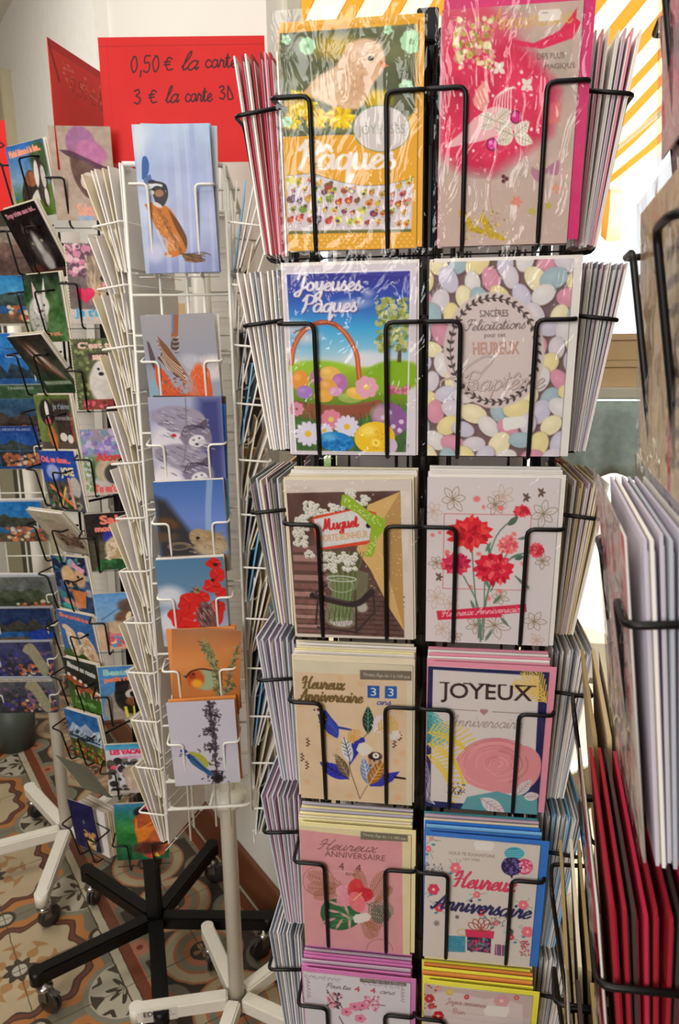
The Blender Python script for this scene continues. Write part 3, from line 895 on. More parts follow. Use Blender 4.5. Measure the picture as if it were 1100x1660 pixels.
def art_parrots():
    A = Art(.121, .172, [(298, 112), (955, 128), (962, 985), (322, 962)], (206, 196, 170))
    A.poly([(298, 178), (925, 188), (930, 978), (322, 962)], (208, 182, 150))
    A.noise(4, 80, 3)
    g = np.random.RandomState(3)
    for x, y in ((675, 240), (885, 390), (905, 650), (870, 705), (360, 855), (880, 935), (610, 940), (560, 210), (335, 370)):
        for k in range(8):
            an = R(k * 45); A.line([(x + 6 * math.cos(an), y + 6 * math.sin(an)), (x + 22 * math.cos(an), y + 22 * math.sin(an))], 2, (212, 140, 90), smooth=False)
    A.pen('Heureux', 345, 272, 34, (104, 82, 44), 9, 1, nib=.6, width=235)
    A.pen('Anniversaire', 325, 345, 34, (104, 82, 44), 9, 1, nib=.6, width=355)
    A.rect(668, 158, 950, 213, (110, 100, 88))
    A.text('Tirette \u00c2ge de 1 \u00e0 100 ans', 812, 188, 255, (206, 198, 186), 26, rot=2)
    for x in (742, 838):
        A.rect(x - 33, 248, x + 33, 320, (26, 84, 160)); A.text('3', x, 284, 30, (220, 220, 214), 46)
    A.pen('ans', 760, 358, 18, (50, 60, 140), 5, 0, width=80)
    A.frond(430, 500, 80, 10, (206, 160, 80), 6, 6); A.frond(470, 560, 70, -20, (206, 160, 80), 5, 5)
    # upper bird
    A.poly([(430, 470), (540, 495), (625, 512), (618, 522), (545, 512), (540, 570), (490, 545)], (30, 50, 140), smooth=False)
    A.poly([(425, 410), (470, 400), (510, 450), (545, 500), (540, 568), (500, 548), (460, 500)], (40, 58, 160), smooth=True)
    A.poly([(428, 420), (455, 408), (485, 440), (470, 490), (440, 470)], (34, 24, 40), smooth=True)
    for k in range(7): A.line([(470 + k * 10, 460 + k * 12), (490 + k * 8, 450 + k * 14)], 2.5, (110, 130, 210), smooth=False)
    A.ell(436, 402, 26, 24, (206, 190, 180)); A.ell(434, 399, 11, 11, (150, 50, 50)); A.ell(434, 399, 5, 5, (20, 20, 20))
    A.poly([(412, 392), (402, 402), (416, 408)], (60, 50, 46))
    ln = (110, 84, 60)
    A.line([(665, 955), (640, 870), (605, 740), (620, 640), (680, 570), (735, 500)], 5, ln); A.line([(665, 955), (700, 880), (740, 830)], 4, ln)
    A.leaf(712, 540, 168, 62, -90, (34, 32, 36), (70, 160, 120))
    A.poly([(620, 600), (680, 560), (690, 600), (620, 720), (606, 730)], (34, 44, 150), smooth=True)
    A.leaf(612, 722, 160, 62, -103, (206, 206, 216), (60, 60, 80))
    A.frond(630, 600, 90, -85, (206, 152, 70), 6, 7); A.frond(600, 600, 60, -60, (206, 152, 70), 5, 6)
    A.frond(740, 530, 120, -50, (210, 206, 216), 8, 9); A.frond(760, 520, 130, -32, (206, 164, 80), 8, 9)
    A.leaf(600, 828, 190, 84, 212, (36, 48, 180), (24, 24, 60)); A.leaf(604, 822, 170, 60, 243, (96, 80, 60), (170, 140, 100))
    A.splat(40, (440, 640, 540, 700), 3, 6, [(206, 196, 180), (190, 160, 120)], 9)
    A.poly([(718, 862), (800, 785), (892, 766), (850, 830), (790, 868), (725, 870)], (36, 44, 160), smooth=False)
    A.poly([(858, 796), (925, 806), (925, 818), (862, 812)], (40, 26, 30))
    A.ell(750, 700, 40, 50, (186, 140, 110)); A.splat(30, (722, 690, 780, 745), 4, 8, [(90, 60, 50), (210, 170, 140)], 4)
    A.ell(752, 675, 40, 26, (30, 22, 28)); A.ell(756, 672, 19, 18, (224, 216, 206)); A.ell(756, 671, 5, 5, (20, 20, 20)); A.poly([(778, 652), (790, 666), (780, 682)], (150, 90, 50))
    A.leaf(715, 862, 175, 62, -100, (110, 130, 170), (206, 206, 216)); A.leaf(716, 862, 170, 80, -62, (150, 96, 40), (214, 170, 100))
    for x, y in ((370, 600), (335, 695), (362, 745), (890, 545), (860, 590)):
        for k in range(5): A.leaf(x, y - 20 + k * 10, 14, 8, 30 if k % 2 else 150, (60, 30, 30))
        A.line([(x, y - 28), (x, y + 28)], 2.5, (60, 30, 30), smooth=False)
    A.splat(8, (830, 520, 880, 560), 10, 18, [(214, 204, 196)], 4)
    A.poly([(645, 640), (660, 600), (690, 590), (740, 625), (725, 660), (680, 680)], (214, 206, 190))
    return A

def art_rose():
    A = Art(.117, .172, [(78, 155), (592, 160), (562, 792), (78, 772)], (32, 36, 84))
    A.poly([(100, 168), (552, 175), (545, 600), (400, 760), (100, 745)], (206, 196, 192))
    for an in (200, 214, 228, 242, 175, 160): A.frond(88, 330, 170, -an - 60, (70, 160, 160), 9, 4.5, 30, .3)
    for an in (-150, -130, -112): A.frond(590, 290, 170, an, (216, 180, 80), 9, 5, 30, .3)
    A.text('JOYEUX', 330, 261, 385, (44, 28, 30), 82, bold=1.0); A.text('JOYEUX', 330, 261, 379, (120, 70, 70), 76, bold=-4.5)
    for x0, w_ in ((133, 40), (236, 30), (300, 34), (318, 26), (386, 30), (456, 26), (458, 40), (506, 34)):
        A.rect(x0 - 4, 217, x0 + w_, 222, (44, 28, 30))
    A.line([(140, 330), (295, 333)], 2.5, (110, 96, 90), smooth=False); A.line([(358, 334), (510, 336)], 2.5, (110, 96, 90), smooth=False)
    A.ell(315, 332, 10, 8, (160, 124, 120)); A.ell(331, 332, 10, 8, (160, 124, 120)); A.poly([(306, 334), (340, 334), (323, 352)], (160, 124, 120))
    A.pen('Anniversaire', 168, 402, 24, (140, 120, 116), 3, 0, width=315, slant=.3)
    for k in range(3):
        A.frond(70, 440 + k * 46, 260, -18 + k * 16, (220, 188, 70), 14, 6, 42 , .28, 50)
    P_ = (212, 136, 142)
    A.poly([(208, 545), (260, 490), (340, 455), (400, 448), (470, 470), (530, 485), (568, 530), (565, 610), (520, 670), (450, 695), (360, 690), (270, 660), (240, 620)], P_, smooth=True)
    g = np.random.RandomState(8)
    for k in range(26):
        r = 20 + k * 5.5; a0 = g.uniform(0, 360)
        A.ring(385, 562, r * 1.05, r * .72, g.uniform(2.5, 7), (188, 112, 118) if k % 2 else (226, 158, 158), 0, a0, a0 + g.uniform(60, 130), .8)
    A.poly([(235, 775), (260, 720), (340, 700), (390, 688), (450, 705), (510, 700), (560, 690), (562, 792), (235, 778)], (92, 150, 156), smooth=False)
    A.leaf(318, 722, 130, 62, 35, (208, 198, 200), (180, 150, 150)); A.leaf(470, 705, 100, 44, -50, (206, 196, 196), (170, 140, 140)); A.leaf(500, 712, 70, 40, -10, (210, 200, 198), (170, 140, 140))
    A.splat(50, (175, 660, 250, 710), 2.5, 4, [(60, 50, 60)], 5)
    for k in range(4): A.line([(80, 570 + k * 26), (96, 640 + k * 20), (84, 700 + k * 14), (120, 760)], 2.5, (206, 200, 206))
    return A

def art_hibiscus():
    A = Art(.120, .170, [(320, 112), (968, 132), (972, 885), (360, 848)], (216, 202, 158))
    A.poly([(322, 130), (918, 168), (932, 882), (362, 848)], (208, 146, 150))
    A.noise(3, 60, 2)
    A.rect(680, 120, 950, 170, (110, 104, 84)); A.text('Tirette \u00c2ge de 1 \u00e0 100 ans', 815, 147, 248, (206, 200, 186), 24, rot=3)
    A.pen('Heureux', 430, 238, 30, (104, 62, 62), 4, 1, width=335, slant=.45)
    A.text('ANNIVERSAIRE', 648, 270, 350, (112, 66, 66), 34, rot=2)
    A.text('4', 570, 337, 30, (96, 50, 54), 44); A.text('4', 668, 342, 32, (96, 50, 54), 44)
    A.text('ans', 625, 383, 62, (112, 66, 66), 18, rot=3)
    A.line([(520, 365), (720, 375)], 2, (226, 186, 176), smooth=False)
    A.ring(435, 435, 92, 90, 3, (130, 90, 84)); A.ring(797, 860, 75, 72, 3, (130, 90, 84), 0, 180, 360)
    gd = (140, 90, 50)
    for x, y, L, an in ((600, 470, 240, 198), (600, 480, 230, 180), (600, 480, 200, 165), (720, 520, 180, -110), (720, 540, 210, -60), (760, 560, 150, -48)):
        A.frond(x, y, L, an, gd, 12, 4, 38, .3)
    A.frond(690, 650, 150, 60, gd, 10, 4.5, 45, .4); A.frond(690, 650, 130, 30, gd, 9, 4.5, 45, .4)
    G_ = (40, 96, 56)
    A.frond(720, 560, 160, 30, (96, 110, 92), 11, 6, 60, .5); A.frond(760, 560, 130, 60, (60, 84, 60), 9, 6, 60, .5)
    A.poly([(455, 590), (480, 560), (540, 540), (600, 560), (650, 600), (690, 640), (660, 700), (600, 735), (545, 742), (490, 725), (460, 680), (448, 640)], G_, smooth=True)
    for x, y, rot in ((520, 620, 10), (530, 570, 20), (600, 600, 70), (500, 680, -20), (560, 700, -60), (620, 690, -90), (600, 650, 30)): A.ell(x, y, 40, 8, (206, 150, 152), rot)
    for k in range(5): A.line([(650, 660), (560 - k * 10, 580 + k * 34)], 4, (90, 150, 96), smooth=False)
    for k, (an, c) in enumerate(((200, (216, 150, 160)), (150, (214, 140, 150)), (-80, (206, 60, 64)), (-10, (196, 40, 56)), (70, (220, 110, 120)))):
        A.ell(645 + 48 * math.cos(R(an)), 515 + 42 * math.sin(R(an)), 66, 46, c, an)
    A.noise(8, 14, 3, (550, 440, 760, 580))
    A.line([(640, 545), (665, 520), (688, 495)], 7, (226, 180, 110))
    A.poly([(638, 655), (655, 635), (720, 620), (745, 640), (735, 670), (680, 690), (650, 688)], (216, 206, 196))
    return A

def art_gift():
    A = Art(.117, .170, [(65, 136), (558, 165), (520, 715), (55, 680)], (206, 196, 188))
    A.text('NOUS TE SOUHAITONS', 265, 210, 200, (130, 110, 106), 13, rot=3); A.text('UN TR\u00c8S', 265, 230, 70, (130, 110, 106), 13, rot=3)
    A.poly([(272, 165), (285, 150), (355, 153), (362, 170), (350, 192), (285, 190)], (220, 214, 208))
    g = np.random.RandomState(5)
    fl = [(206, 60, 90), (226, 110, 130), (60, 60, 110), (70, 130, 150)]
    for x, y, r in ((100, 368, 26), (125, 450, 20), (195, 270, 24), (510, 548, 26), (490, 425, 22), (440, 575, 14), (290, 385, 16), (75, 190, 14), (310, 465, 18), (375, 510, 14), (88, 148, 8)):
        for k in range(6):
            A.line([(x, y), (x + g.uniform(-44, 44), y + g.uniform(-40, 44))], 2, (90, 130, 120), smooth=False)
        A.flower(x, y, r, 6, fl[g.randint(2)], (240, 190, 150), .9)
        A.ell(x + g.uniform(-20, 20), y + 24, 8, 5, fl[3])
    A.splat(50, (60, 250, 150, 300), 2.5, 5, [(110, 110, 110), (160, 150, 150)], 3); A.splat(50, (480, 590, 520, 660), 2.5, 5, [(130, 110, 110), (206, 60, 90)], 7); A.splat(40, (350, 480, 430, 530), 2, 4.5, [(120, 110, 110)], 17)
    A.ell(448, 200, 42, 26, (60, 150, 170)); A.ell(492, 256, 36, 34, (206, 70, 110)); A.ell(437, 256, 44, 40, (40, 34, 80))
    A.splat(40, (405, 225, 470, 290), 3, 5, [(110, 90, 150)], 4); A.splat(30, (470, 235, 520, 280), 3, 5, [(240, 170, 190)], 5)
    for k in range(4): A.line([(412, 190 + k * 9), (484, 186 + k * 9)], 3, (120, 200, 206), smooth=False)
    A.poly([(430, 295), (444, 295), (440, 310)], (40, 34, 80))
    A.pen('Heureux', 185, 350, 34, (206, 60, 92), 9, 4, nib=.6, width=265, slant=.3)
    A.pen('Anniversaire', 92, 450, 34, (38, 38, 84), 9, 5, nib=.6, width=425, slant=.35)
    A.rect(160, 578, 242, 655, (60, 134, 160)); A.splat(20, (165, 580, 240, 650), 2, 3, [(100, 170, 190)], 4); A.ring(228, 560, 22, 14, 4, (206, 170, 90))
    A.poly([(250, 575), (355, 580), (352, 655), (250, 645)], (50, 40, 70)); A.splat(60, (255, 585, 350, 645), 4, 9, [(206, 60, 100), (90, 140, 140), (120, 80, 130), (80, 60, 60)], 8)
    A.poly([(240, 545), (368, 550), (364, 585), (244, 580)], (206, 50, 92))
    for an in (-150, -120, -60, -30, -90):
        A.ring(310 + 34 * math.cos(R(an)), 545 + 24 * math.sin(R(an)), 30, 14, 4, (160, 60, 60), an)
    A.poly([(372, 610), (432, 618), (430, 668), (370, 662)], (120, 50, 100))
    for k in range(5): A.line([(378 + k * 11, 612), (378 + k * 11, 664)], 4, (70, 140, 150) if k % 2 else (226, 160, 180), smooth=False)
    A.flower(436, 550, 16, 9, (60, 50, 56), None, .4); A.flower(115, 522, 14, 9, (110, 100, 100), None, .3); A.flower(205, 490, 9, 6, (60, 60, 80))
    return A

def art_cherry():
    A = Art(.121, .172, [(308, 990), (912, 1003), (930, 1840), (350, 1800)], (206, 200, 206))
    A.rect(632, 995, 890, 1025, (104, 94, 92)); A.text('Tirette \u00c2ge de 1 \u00e0 100 ans', 760, 1010, 232, (206, 196, 200), 20, rot=2)
    A.pen('Pour tes', 440, 1090, 18, (90, 74, 84), 3.4, 1, width=140, slant=.3)
    A.text('4', 617, 1080, 30, (180, 60, 70), 38, bold=1); A.text('4', 706, 1080, 28, (180, 60, 70), 38, bold=1)
    A.pen('ans', 742, 1096, 18, (90, 74, 84), 3.4, 1, width=84, slant=.3)
    g = np.random.RandomState(5)
    for x0, y0, dx, dy, n in ((330, 1020, 26, 1, 8), (660, 1030, 30, 2, 7), (340, 1050, 1, 24, 6), (872, 1040, 1, 24, 5)):
        for k in range(n):
            A.ring(x0 + dx * k, y0 + dy * k, 11, 8, 2.4, (84, 84, 92), g.uniform(0, 180), 0, 260)
    for p in ([(520, 1240), (470, 1150), (445, 1105)], [(540, 1240), (508, 1180), (500, 1135)], [(640, 1240), (700, 1160), (716, 1120)], [(620, 1240), (700, 1190), (775, 1185)], [(520, 1300), (600, 1500), (640, 1800)]):
        A.line(p, 6, (84, 64, 70))
    A.splat(60, (450, 1120, 530, 1240), 4, 11, [(216, 150, 170), (190, 90, 120), (60, 56, 60)], 3); A.splat(70, (660, 1120, 740, 1230), 4, 11, [(216, 150, 170), (190, 90, 120), (226, 180, 190)], 4)
    for x, y in ((605, 1215), (650, 1200), (560, 1260), (640, 1300), (600, 1400), (500, 1500)): A.flower(x, y, 34, 5, (218, 130, 156), (150, 60, 90), .9)
    return A

def art_friendship():
    A = Art(.117, .172, [(66, 782), (542, 852), (520, 1400), (55, 1330)], (196, 180, 176))
    A.poly([(66, 782), (542, 852), (530, 960), (60, 860)], (190, 168, 164))
    A.poly([(100, 830), (160, 820), (230, 830), (330, 860), (400, 855), (500, 890), (520, 1400), (90, 1330)], (206, 190, 186), smooth=False)
    A.pen('Joyeux anniversaire', 165, 875, 12, (150, 100, 100), 2.4, 9, width=200); A.pen('Bien', 190, 925, 12, (150, 100, 100), 2.4, 9, width=60)
    g = np.random.RandomState(5)
    for x, y, r, c in ((255, 848, 12, (190, 60, 70)), (180, 822, 18, (206, 180, 90)), (408, 870, 34, (206, 150, 156)), (472, 855, 12, (200, 90, 90)), (90, 852, 22, (180, 40, 50)), (98, 890, 16, (190, 60, 60)), (130, 940, 26, (190, 30, 40)), (130, 800, 14, (206, 150, 120))):
        A.flower(x, y, r, 6, c, (230, 190, 170), .9)
    A.splat(20, (60, 780, 130, 920), 3, 6, [(180, 60, 60), (150, 60, 50)], 2)
    A.poly([(330, 915), (345, 890), (440, 900), (445, 922), (430, 950), (340, 945)], (222, 214, 206))
    for k in range(5): A.line([(90, 900 + k * 30), (300, 935 + k * 30), (480, 960 + k * 30)], 1.6, (190, 160, 156))
    return A

# ------------------------------------------------------------------ pictures on the postcards
def PQ(w, h, x0, y0, x1, y1, base, res=900):
    return Art(w, h, [(x0, y0), (x1, y0), (x1, y1), (x0, y1)], base, res)

def fur(A, n, box, r, cols, seed, rot, asp=.25, a=.8):
    return A.splat(n, box, r * .5, r, cols, seed, asp, a, rot)

def pc_bernese():          # coordinates of the 3.667x look
    A = Art(.108, .200, [(290, 68), (745, 62), (790, 970), (375, 970)], (158, 172, 202), 1300)
    A.stops([(60, (176, 194, 216)), (300, (160, 172, 206)), (700, (166, 172, 204)), (980, (132, 142, 184))])
    for x, w_, c in ((330, 50, (196, 208, 222)), (540, 34, (190, 198, 220)), (640, 30, (148, 160, 200)), (600, 14, (190, 196, 218)), (720, 20, (178, 186, 214)), (470, 26, (172, 182, 212))):
        A.line([(x, 60), (x + 20, 400), (x + 40, 980)], w_, c, a=.5)
    A.noise(6, 90, 2)
    A.ell(330, 150, 60, 90, (206, 214, 222), 20, 60, .7); A.ell(430, 840, 50, 60, (200, 200, 220), 0, 30, .7)
    A.poly([(350, 390), (352, 270), (375, 255), (392, 300), (385, 360)], (52, 92, 150), smooth=True); A.poly([(352, 380), (400, 360), (410, 400), (370, 420)], (40, 70, 130), a=.7)
    O = (186, 112, 46)
    A.poly([(365, 540), (420, 530), (500, 560), (560, 650), (605, 760), (600, 840), (560, 860), (520, 870), (495, 850), (500, 770), (440, 700), (400, 610)], O, smooth=True)
    A.poly([(500, 570), (560, 650), (606, 750), (604, 820), (580, 760), (540, 680)], (96, 62, 38), smooth=True, a=.9)
    A.ell(525, 790, 36, 60, (214, 160, 120), 10, 14, .9); A.ell(520, 850, 40, 20, (196, 110, 50))
    A.poly([(580, 850), (640, 850), (690, 880), (690, 905), (620, 900), (585, 870)], (96, 74, 54), smooth=True); A.line([(640, 850), (700, 845), (740, 862)], 5, (80, 70, 66)); A.ell(640, 895, 40, 12, (176, 110, 60), 10)
    for k in range(40):
        t = k / 40; A.line([(400 + t * 170, 590 + t * 200), (430 + t * 150, 640 + t * 190)], 4, [(150, 84, 30), (206, 136, 66)][k % 2], a=.5)
    A.poly([(372, 440), (400, 400), (470, 410), (496, 440), (500, 500), (470, 555), (430, 530), (410, 480)], (60, 56, 58), smooth=True)
    A.poly([(375, 430), (400, 415), (470, 425), (490, 470), (470, 440), (430, 430), (400, 450), (380, 450)], (206, 206, 206), smooth=True)
    A.ell(450, 475, 26, 22, (150, 110, 80)); A.ell(408, 405, 22, 12, (44, 44, 54)); A.ell(405, 470, 16, 16, (196, 196, 196)); A.ell(440, 545, 30, 12, (200, 196, 190), 30)
    A.ell(480, 440, 14, 20, (50, 50, 50)); A.ell(416, 452, 8, 6, (24, 20, 22)); A.ell(446, 436, 4, 4, (20, 16, 16))
    g = np.random.RandomState(6)
    for k in range(420):
        t, q = g.uniform(0, 1), g.uniform(-1, 1)
        x, y = 420 + t * 130 + q * 42, 560 + t * 290 + q * 10
        an = R(62 + g.uniform(-22, 22)); l = g.uniform(8, 20)
        A.line([(x, y), (x + l * math.cos(an), y + l * math.sin(an))], 3, [(206, 134, 66), (156, 92, 38), (180, 108, 48), (222, 160, 100)][k % 4] if q < .35 else [(110, 72, 42), (84, 56, 36), (150, 92, 46)][k % 3], a=.7, smooth=False)
    for k in range(90):
        x, y = g.uniform(585, 690), g.uniform(852, 900); A.line([(x, y), (x + 24, y + g.uniform(-4, 12))], 3.5, [(96, 74, 54), (150, 104, 62), (60, 48, 40)][k % 3], a=.8, smooth=False)
    A.line([(440, 700), (470, 790), (500, 850)], 12, (206, 200, 206), a=.6); A.ell(505, 862, 18, 8, (206, 180, 160))
    return A

def pc_wing():
    A = Art(.108, .155, [(160, 290), (615, 290), (665, 960), (230, 960)], (152, 150, 160), 1300)
    A.stops([(290, (156, 152, 156)), (600, (146, 148, 162)), (970, (150, 160, 176))])
    A.ell(600, 640, 110, 80, (206, 196, 196), 0, 40); A.ell(480, 600, 80, 50, (176, 176, 186), 20, 30)
    A.poly([(355, 290), (398, 290), (392, 420), (375, 460), (350, 430)], (150, 92, 56)); A.line([(360, 295), (358, 400)], 10, (90, 130, 180)); A.ell(372, 480, 26, 44, (84, 70, 66))
    A.poly([(245, 600), (300, 640), (360, 740), (440, 800), (560, 640), (590, 720), (585, 860), (400, 840), (300, 880), (260, 760)], (206, 84, 40), smooth=True)
    A.ell(520, 720, 60, 110, (216, 90, 44), 0, 20); A.ell(430, 700, 40, 120, (166, 150, 160), -30, 30, .8)
    for p, c in (([(198, 445), (215, 460), (250, 560), (245, 640), (220, 580)], (84, 72, 78)), ([(265, 420), (320, 480), (400, 600), (450, 690), (380, 640), (300, 540)], (120, 80, 56)), ([(262, 560), (290, 530), (420, 680), (440, 700), (380, 690)], (84, 60, 50))):
        A.poly(p, c)
    for k in range(9): A.line([(275 + k * 16, 540 + k * 10), (330 + k * 14, 640 + k * 8)], 5, (206, 190, 170), smooth=False)
    A.splat(60, (270, 660, 430, 800), 4, 12, [(190, 80, 50), (130, 80, 70), (160, 130, 130)], 4, .4)
    A.poly([(205, 700), (250, 700), (280, 800), (220, 820)], (130, 160, 180))
    g = np.random.RandomState(5)
    for k in range(300):
        x, y = g.uniform(262, 585), g.uniform(650, 880); an = R(60 + g.uniform(-30, 30)); l = g.uniform(10, 24)
        if x > 440 or y > 720:
            A.line([(x, y), (x + l * math.cos(an), y + l * math.sin(an))], 3, [(226, 110, 60), (186, 66, 30), (210, 90, 44), (196, 150, 140)][k % 4], a=.6, smooth=False)
    for k in range(14):
        t = k / 13; x0, y0 = 262 + t * 40, 450 + t * 110
        A.line([(x0, y0), (x0 + 60, y0 + 90), (x0 + 140, y0 + 170)], 5, [(70, 52, 46), (176, 120, 80), (216, 200, 180)][k % 3], a=.9)
    for k in range(8): A.line([(358 + k % 2 * 20, 430 + k * 14), (374, 436 + k * 14), (396, 430 + k * 14)], 4, [(206, 196, 186), (70, 54, 50)][k % 2])
    for k in range(60):
        x, y = g.uniform(440, 640), g.uniform(580, 700); A.line([(x, y), (x + g.uniform(-14, 14), y - 22)], 4, [(220, 212, 210), (180, 176, 184)][k % 2], a=.5, smooth=False)
    return A

def pc_cats():
    A = PQ(.11, .16, 243, 638, 355, 805, (130, 136, 176))
    A.stops([(638, (160, 164, 190)), (700, (146, 150, 190)), (806, (176, 172, 196))])
    A.poly([(318, 638), (356, 638), (356, 806), (325, 806), (312, 720)], (62, 66, 122), soft=20)
    A.ell(268, 715, 30, 36, (210, 204, 212), 0, 18); A.ell(262, 775, 26, 26, (216, 208, 214), 0, 12)
    g = np.random.RandomState(3)
    for y0 in (0, 62):
        A.poly([(246, 660 + y0), (275, 652 + y0), (306, 656 + y0), (326, 668 + y0), (330, 690 + y0), (312, 700 + y0), (280, 694 + y0), (248, 676 + y0)], (150, 142, 160), smooth=True, soft=3)
        A.poly([(286, 704 + y0), (300, 684 + y0), (322, 678 + y0), (334, 692 + y0), (336, 712 + y0), (322, 724 + y0), (300, 722 + y0)], (126, 116, 134), smooth=True, soft=2)
        for k in range(70):
            x, y = g.uniform(250, 328), g.uniform(656, 704) + y0
            A.line([(x, y), (x + 7, y + 3 + g.uniform(-2, 2))], 1.4, [(206, 200, 208), (88, 80, 98), (176, 168, 184), (110, 100, 120)][k % 4], a=.8, smooth=False)
        for k in range(7): A.line([(290 + k * 5, 698 + y0 - k * 2), (300 + k * 5, 684 + y0), (326, 690 + y0)], 1.4, (66, 58, 76))
        A.ell(313, 710 + y0, 13, 10, (214, 208, 216), -20); A.ell(308, 708 + y0, 1.8, 1.4, (60, 56, 60), -30); A.ell(317, 705 + y0, 1.8, 1.4, (60, 56, 60), -30)
        A.ell(313, 715 + y0, 3, 2, (60, 50, 56)); A.ell(322, 712 + y0, 6, 4, (186, 180, 190), 0, 3)
        A.poly([(318, 682 + y0), (330, 672 + y0), (332, 690 + y0)], (90, 80, 96))
        A.line([(318, 716 + y0), (340, 724 + y0)], .8, (220, 216, 222)); A.line([(320, 712 + y0), (342, 716 + y0)], .8, (220, 216, 222))
    A.line([(300, 640), (298, 700), (290, 745)], 1.5, (120, 110, 110)); A.ell(278, 700, 4, 3, (190, 40, 50))
    return A

def pc_hare():
    A = PQ(.108, .155, 245, 778, 350, 930, (96, 120, 186))
    A.stops([(778, (66, 104, 170)), (840, (104, 130, 196)), (902, (90, 120, 180))])
    A.line([(330, 780), (325, 820), (322, 860)], 9, (150, 176, 206), a=.7)
    A.poly([(245, 800), (262, 808), (300, 870), (310, 906), (245, 906)], (52, 50, 54), soft=10)
    A.ell(262, 845, 16, 8, (96, 66, 44), 20, 5); A.ell(255, 868, 20, 8, (90, 70, 54), 0, 5)
    A.ell(322, 878, 26, 18, (156, 130, 96), 10, 4); A.ell(306, 868, 14, 12, (164, 138, 104)); A.ell(305, 872, 3, 3, (30, 24, 20)); A.ell(325, 890, 26, 12, (176, 156, 126), 0, 5)
    A.ell(275, 884, 18, 7, (120, 104, 88)); A.ell(275, 885, 12, 4, (70, 62, 60)); fur(A, 90, (290, 862, 346, 900), 3, [(176, 150, 112), (120, 96, 70), (196, 176, 144)], 4, 20)
    A.poly([(245, 900), (350, 900), (350, 930), (245, 930)], (130, 110, 90))
    return A

def pc_poppy():
    A = PQ(.108, .155, 252, 902, 357, 1052, (84, 118, 150))
    A.stops([(902, (78, 120, 156)), (955, (96, 130, 160)), (1052, (180, 184, 200))])
    A.ell(268, 965, 24, 18, (200, 204, 214), 0, 12); A.ell(262, 1010, 14, 20, (206, 206, 214), 0, 8)
    g = np.random.RandomState(12)
    for x, y, r in ((342, 912, 12), (346, 932, 14), (336, 950, 14), (350, 962, 12), (300, 978, 21), (284, 1002, 21), (328, 1004, 25), (318, 968, 15), (300, 1026, 20), (342, 986, 14)):
        p = []
        for k in range(11):
            an = 6.283 * k / 11; rr = r * g.uniform(.82, 1.12); p.append((x + rr * math.cos(an), y + rr * .86 * math.sin(an)))
        A.poly(p, (204, 38, 34), smooth=True)
        for k in range(7):
            an = g.uniform(0, 6.28); A.line([(x, y), (x + r * .85 * math.cos(an), y + r * .7 * math.sin(an))], 1.6, [(170, 20, 26), (228, 78, 60), (186, 28, 30)][k % 3], smooth=False, a=.8)
    A.ell(344, 914, 4, 3, (60, 24, 30)); A.ell(338, 940, 3, 3, (60, 24, 30))
    A.poly([(318, 975), (328, 980), (338, 1000), (338, 1020), (326, 1034), (314, 1020), (308, 1000)], (112, 78, 74), smooth=True)
    for k in range(90):
        x, y = g.uniform(308, 338), g.uniform(978, 1030); A.line([(x, y), (x + 3, y + 7)], 1.3, [(64, 48, 50), (140, 96, 90), (170, 140, 136), (90, 40, 44)][k % 4], smooth=False)
    A.ell(312, 956, 6, 6, (156, 116, 84)); A.line([(306, 952), (318, 960)], 1.4, (80, 50, 40)); A.ell(314, 955, 1.2, 1.2, (20, 16, 16)); A.poly([(306, 956), (301, 958), (306, 960)], (70, 50, 44))
    return A

def pc_robin():
    A = PQ(.112, .160, 262, 1018, 372, 1160, (190, 116, 62))
    A.stops([(1018, (170, 112, 76)), (1060, (200, 124, 66)), (1160, (186, 116, 60))]); A.noise(12, 60, 3)
    A.ell(316, 1102, 20, 17, (156, 166, 130), 0, 2); A.ell(300, 1100, 14, 15, (190, 84, 40), 0, 3); A.ell(302, 1108, 9, 7, (232, 160, 50), 0, 3); A.ell(294, 1094, 6, 6, (150, 56, 34), 0, 2)
    A.line([(284, 1098), (292, 1088), (310, 1083), (330, 1086)], 2.4, (50, 40, 40)); A.ell(296, 1092, 1.6, 1.6, (20, 16, 16)); A.poly([(286, 1094), (279, 1096), (286, 1098)], (60, 44, 40))
    for path, n, L_ in (([(311, 1040), (322, 1062), (334, 1092), (338, 1160)], 190, 8), ([(366, 1046), (358, 1080), (350, 1120)], 50, 7), ([(338, 1130), (352, 1120), (362, 1108)], 40, 6)):
        g = np.random.RandomState(n)
        p = crom(path, 12)
        A.line(path, 4, (92, 84, 60))
        for k in range(n):
            i = g.randint(len(p)); x, y = p[i]; an = g.uniform(0, 6.28)
            A.line([(x, y), (x + L_ * math.cos(an), y + L_ * math.sin(an) - 2)], 1.3, [(92, 104, 66), (130, 134, 92), (64, 76, 52), (160, 156, 120)][k % 4], smooth=False)
    return A

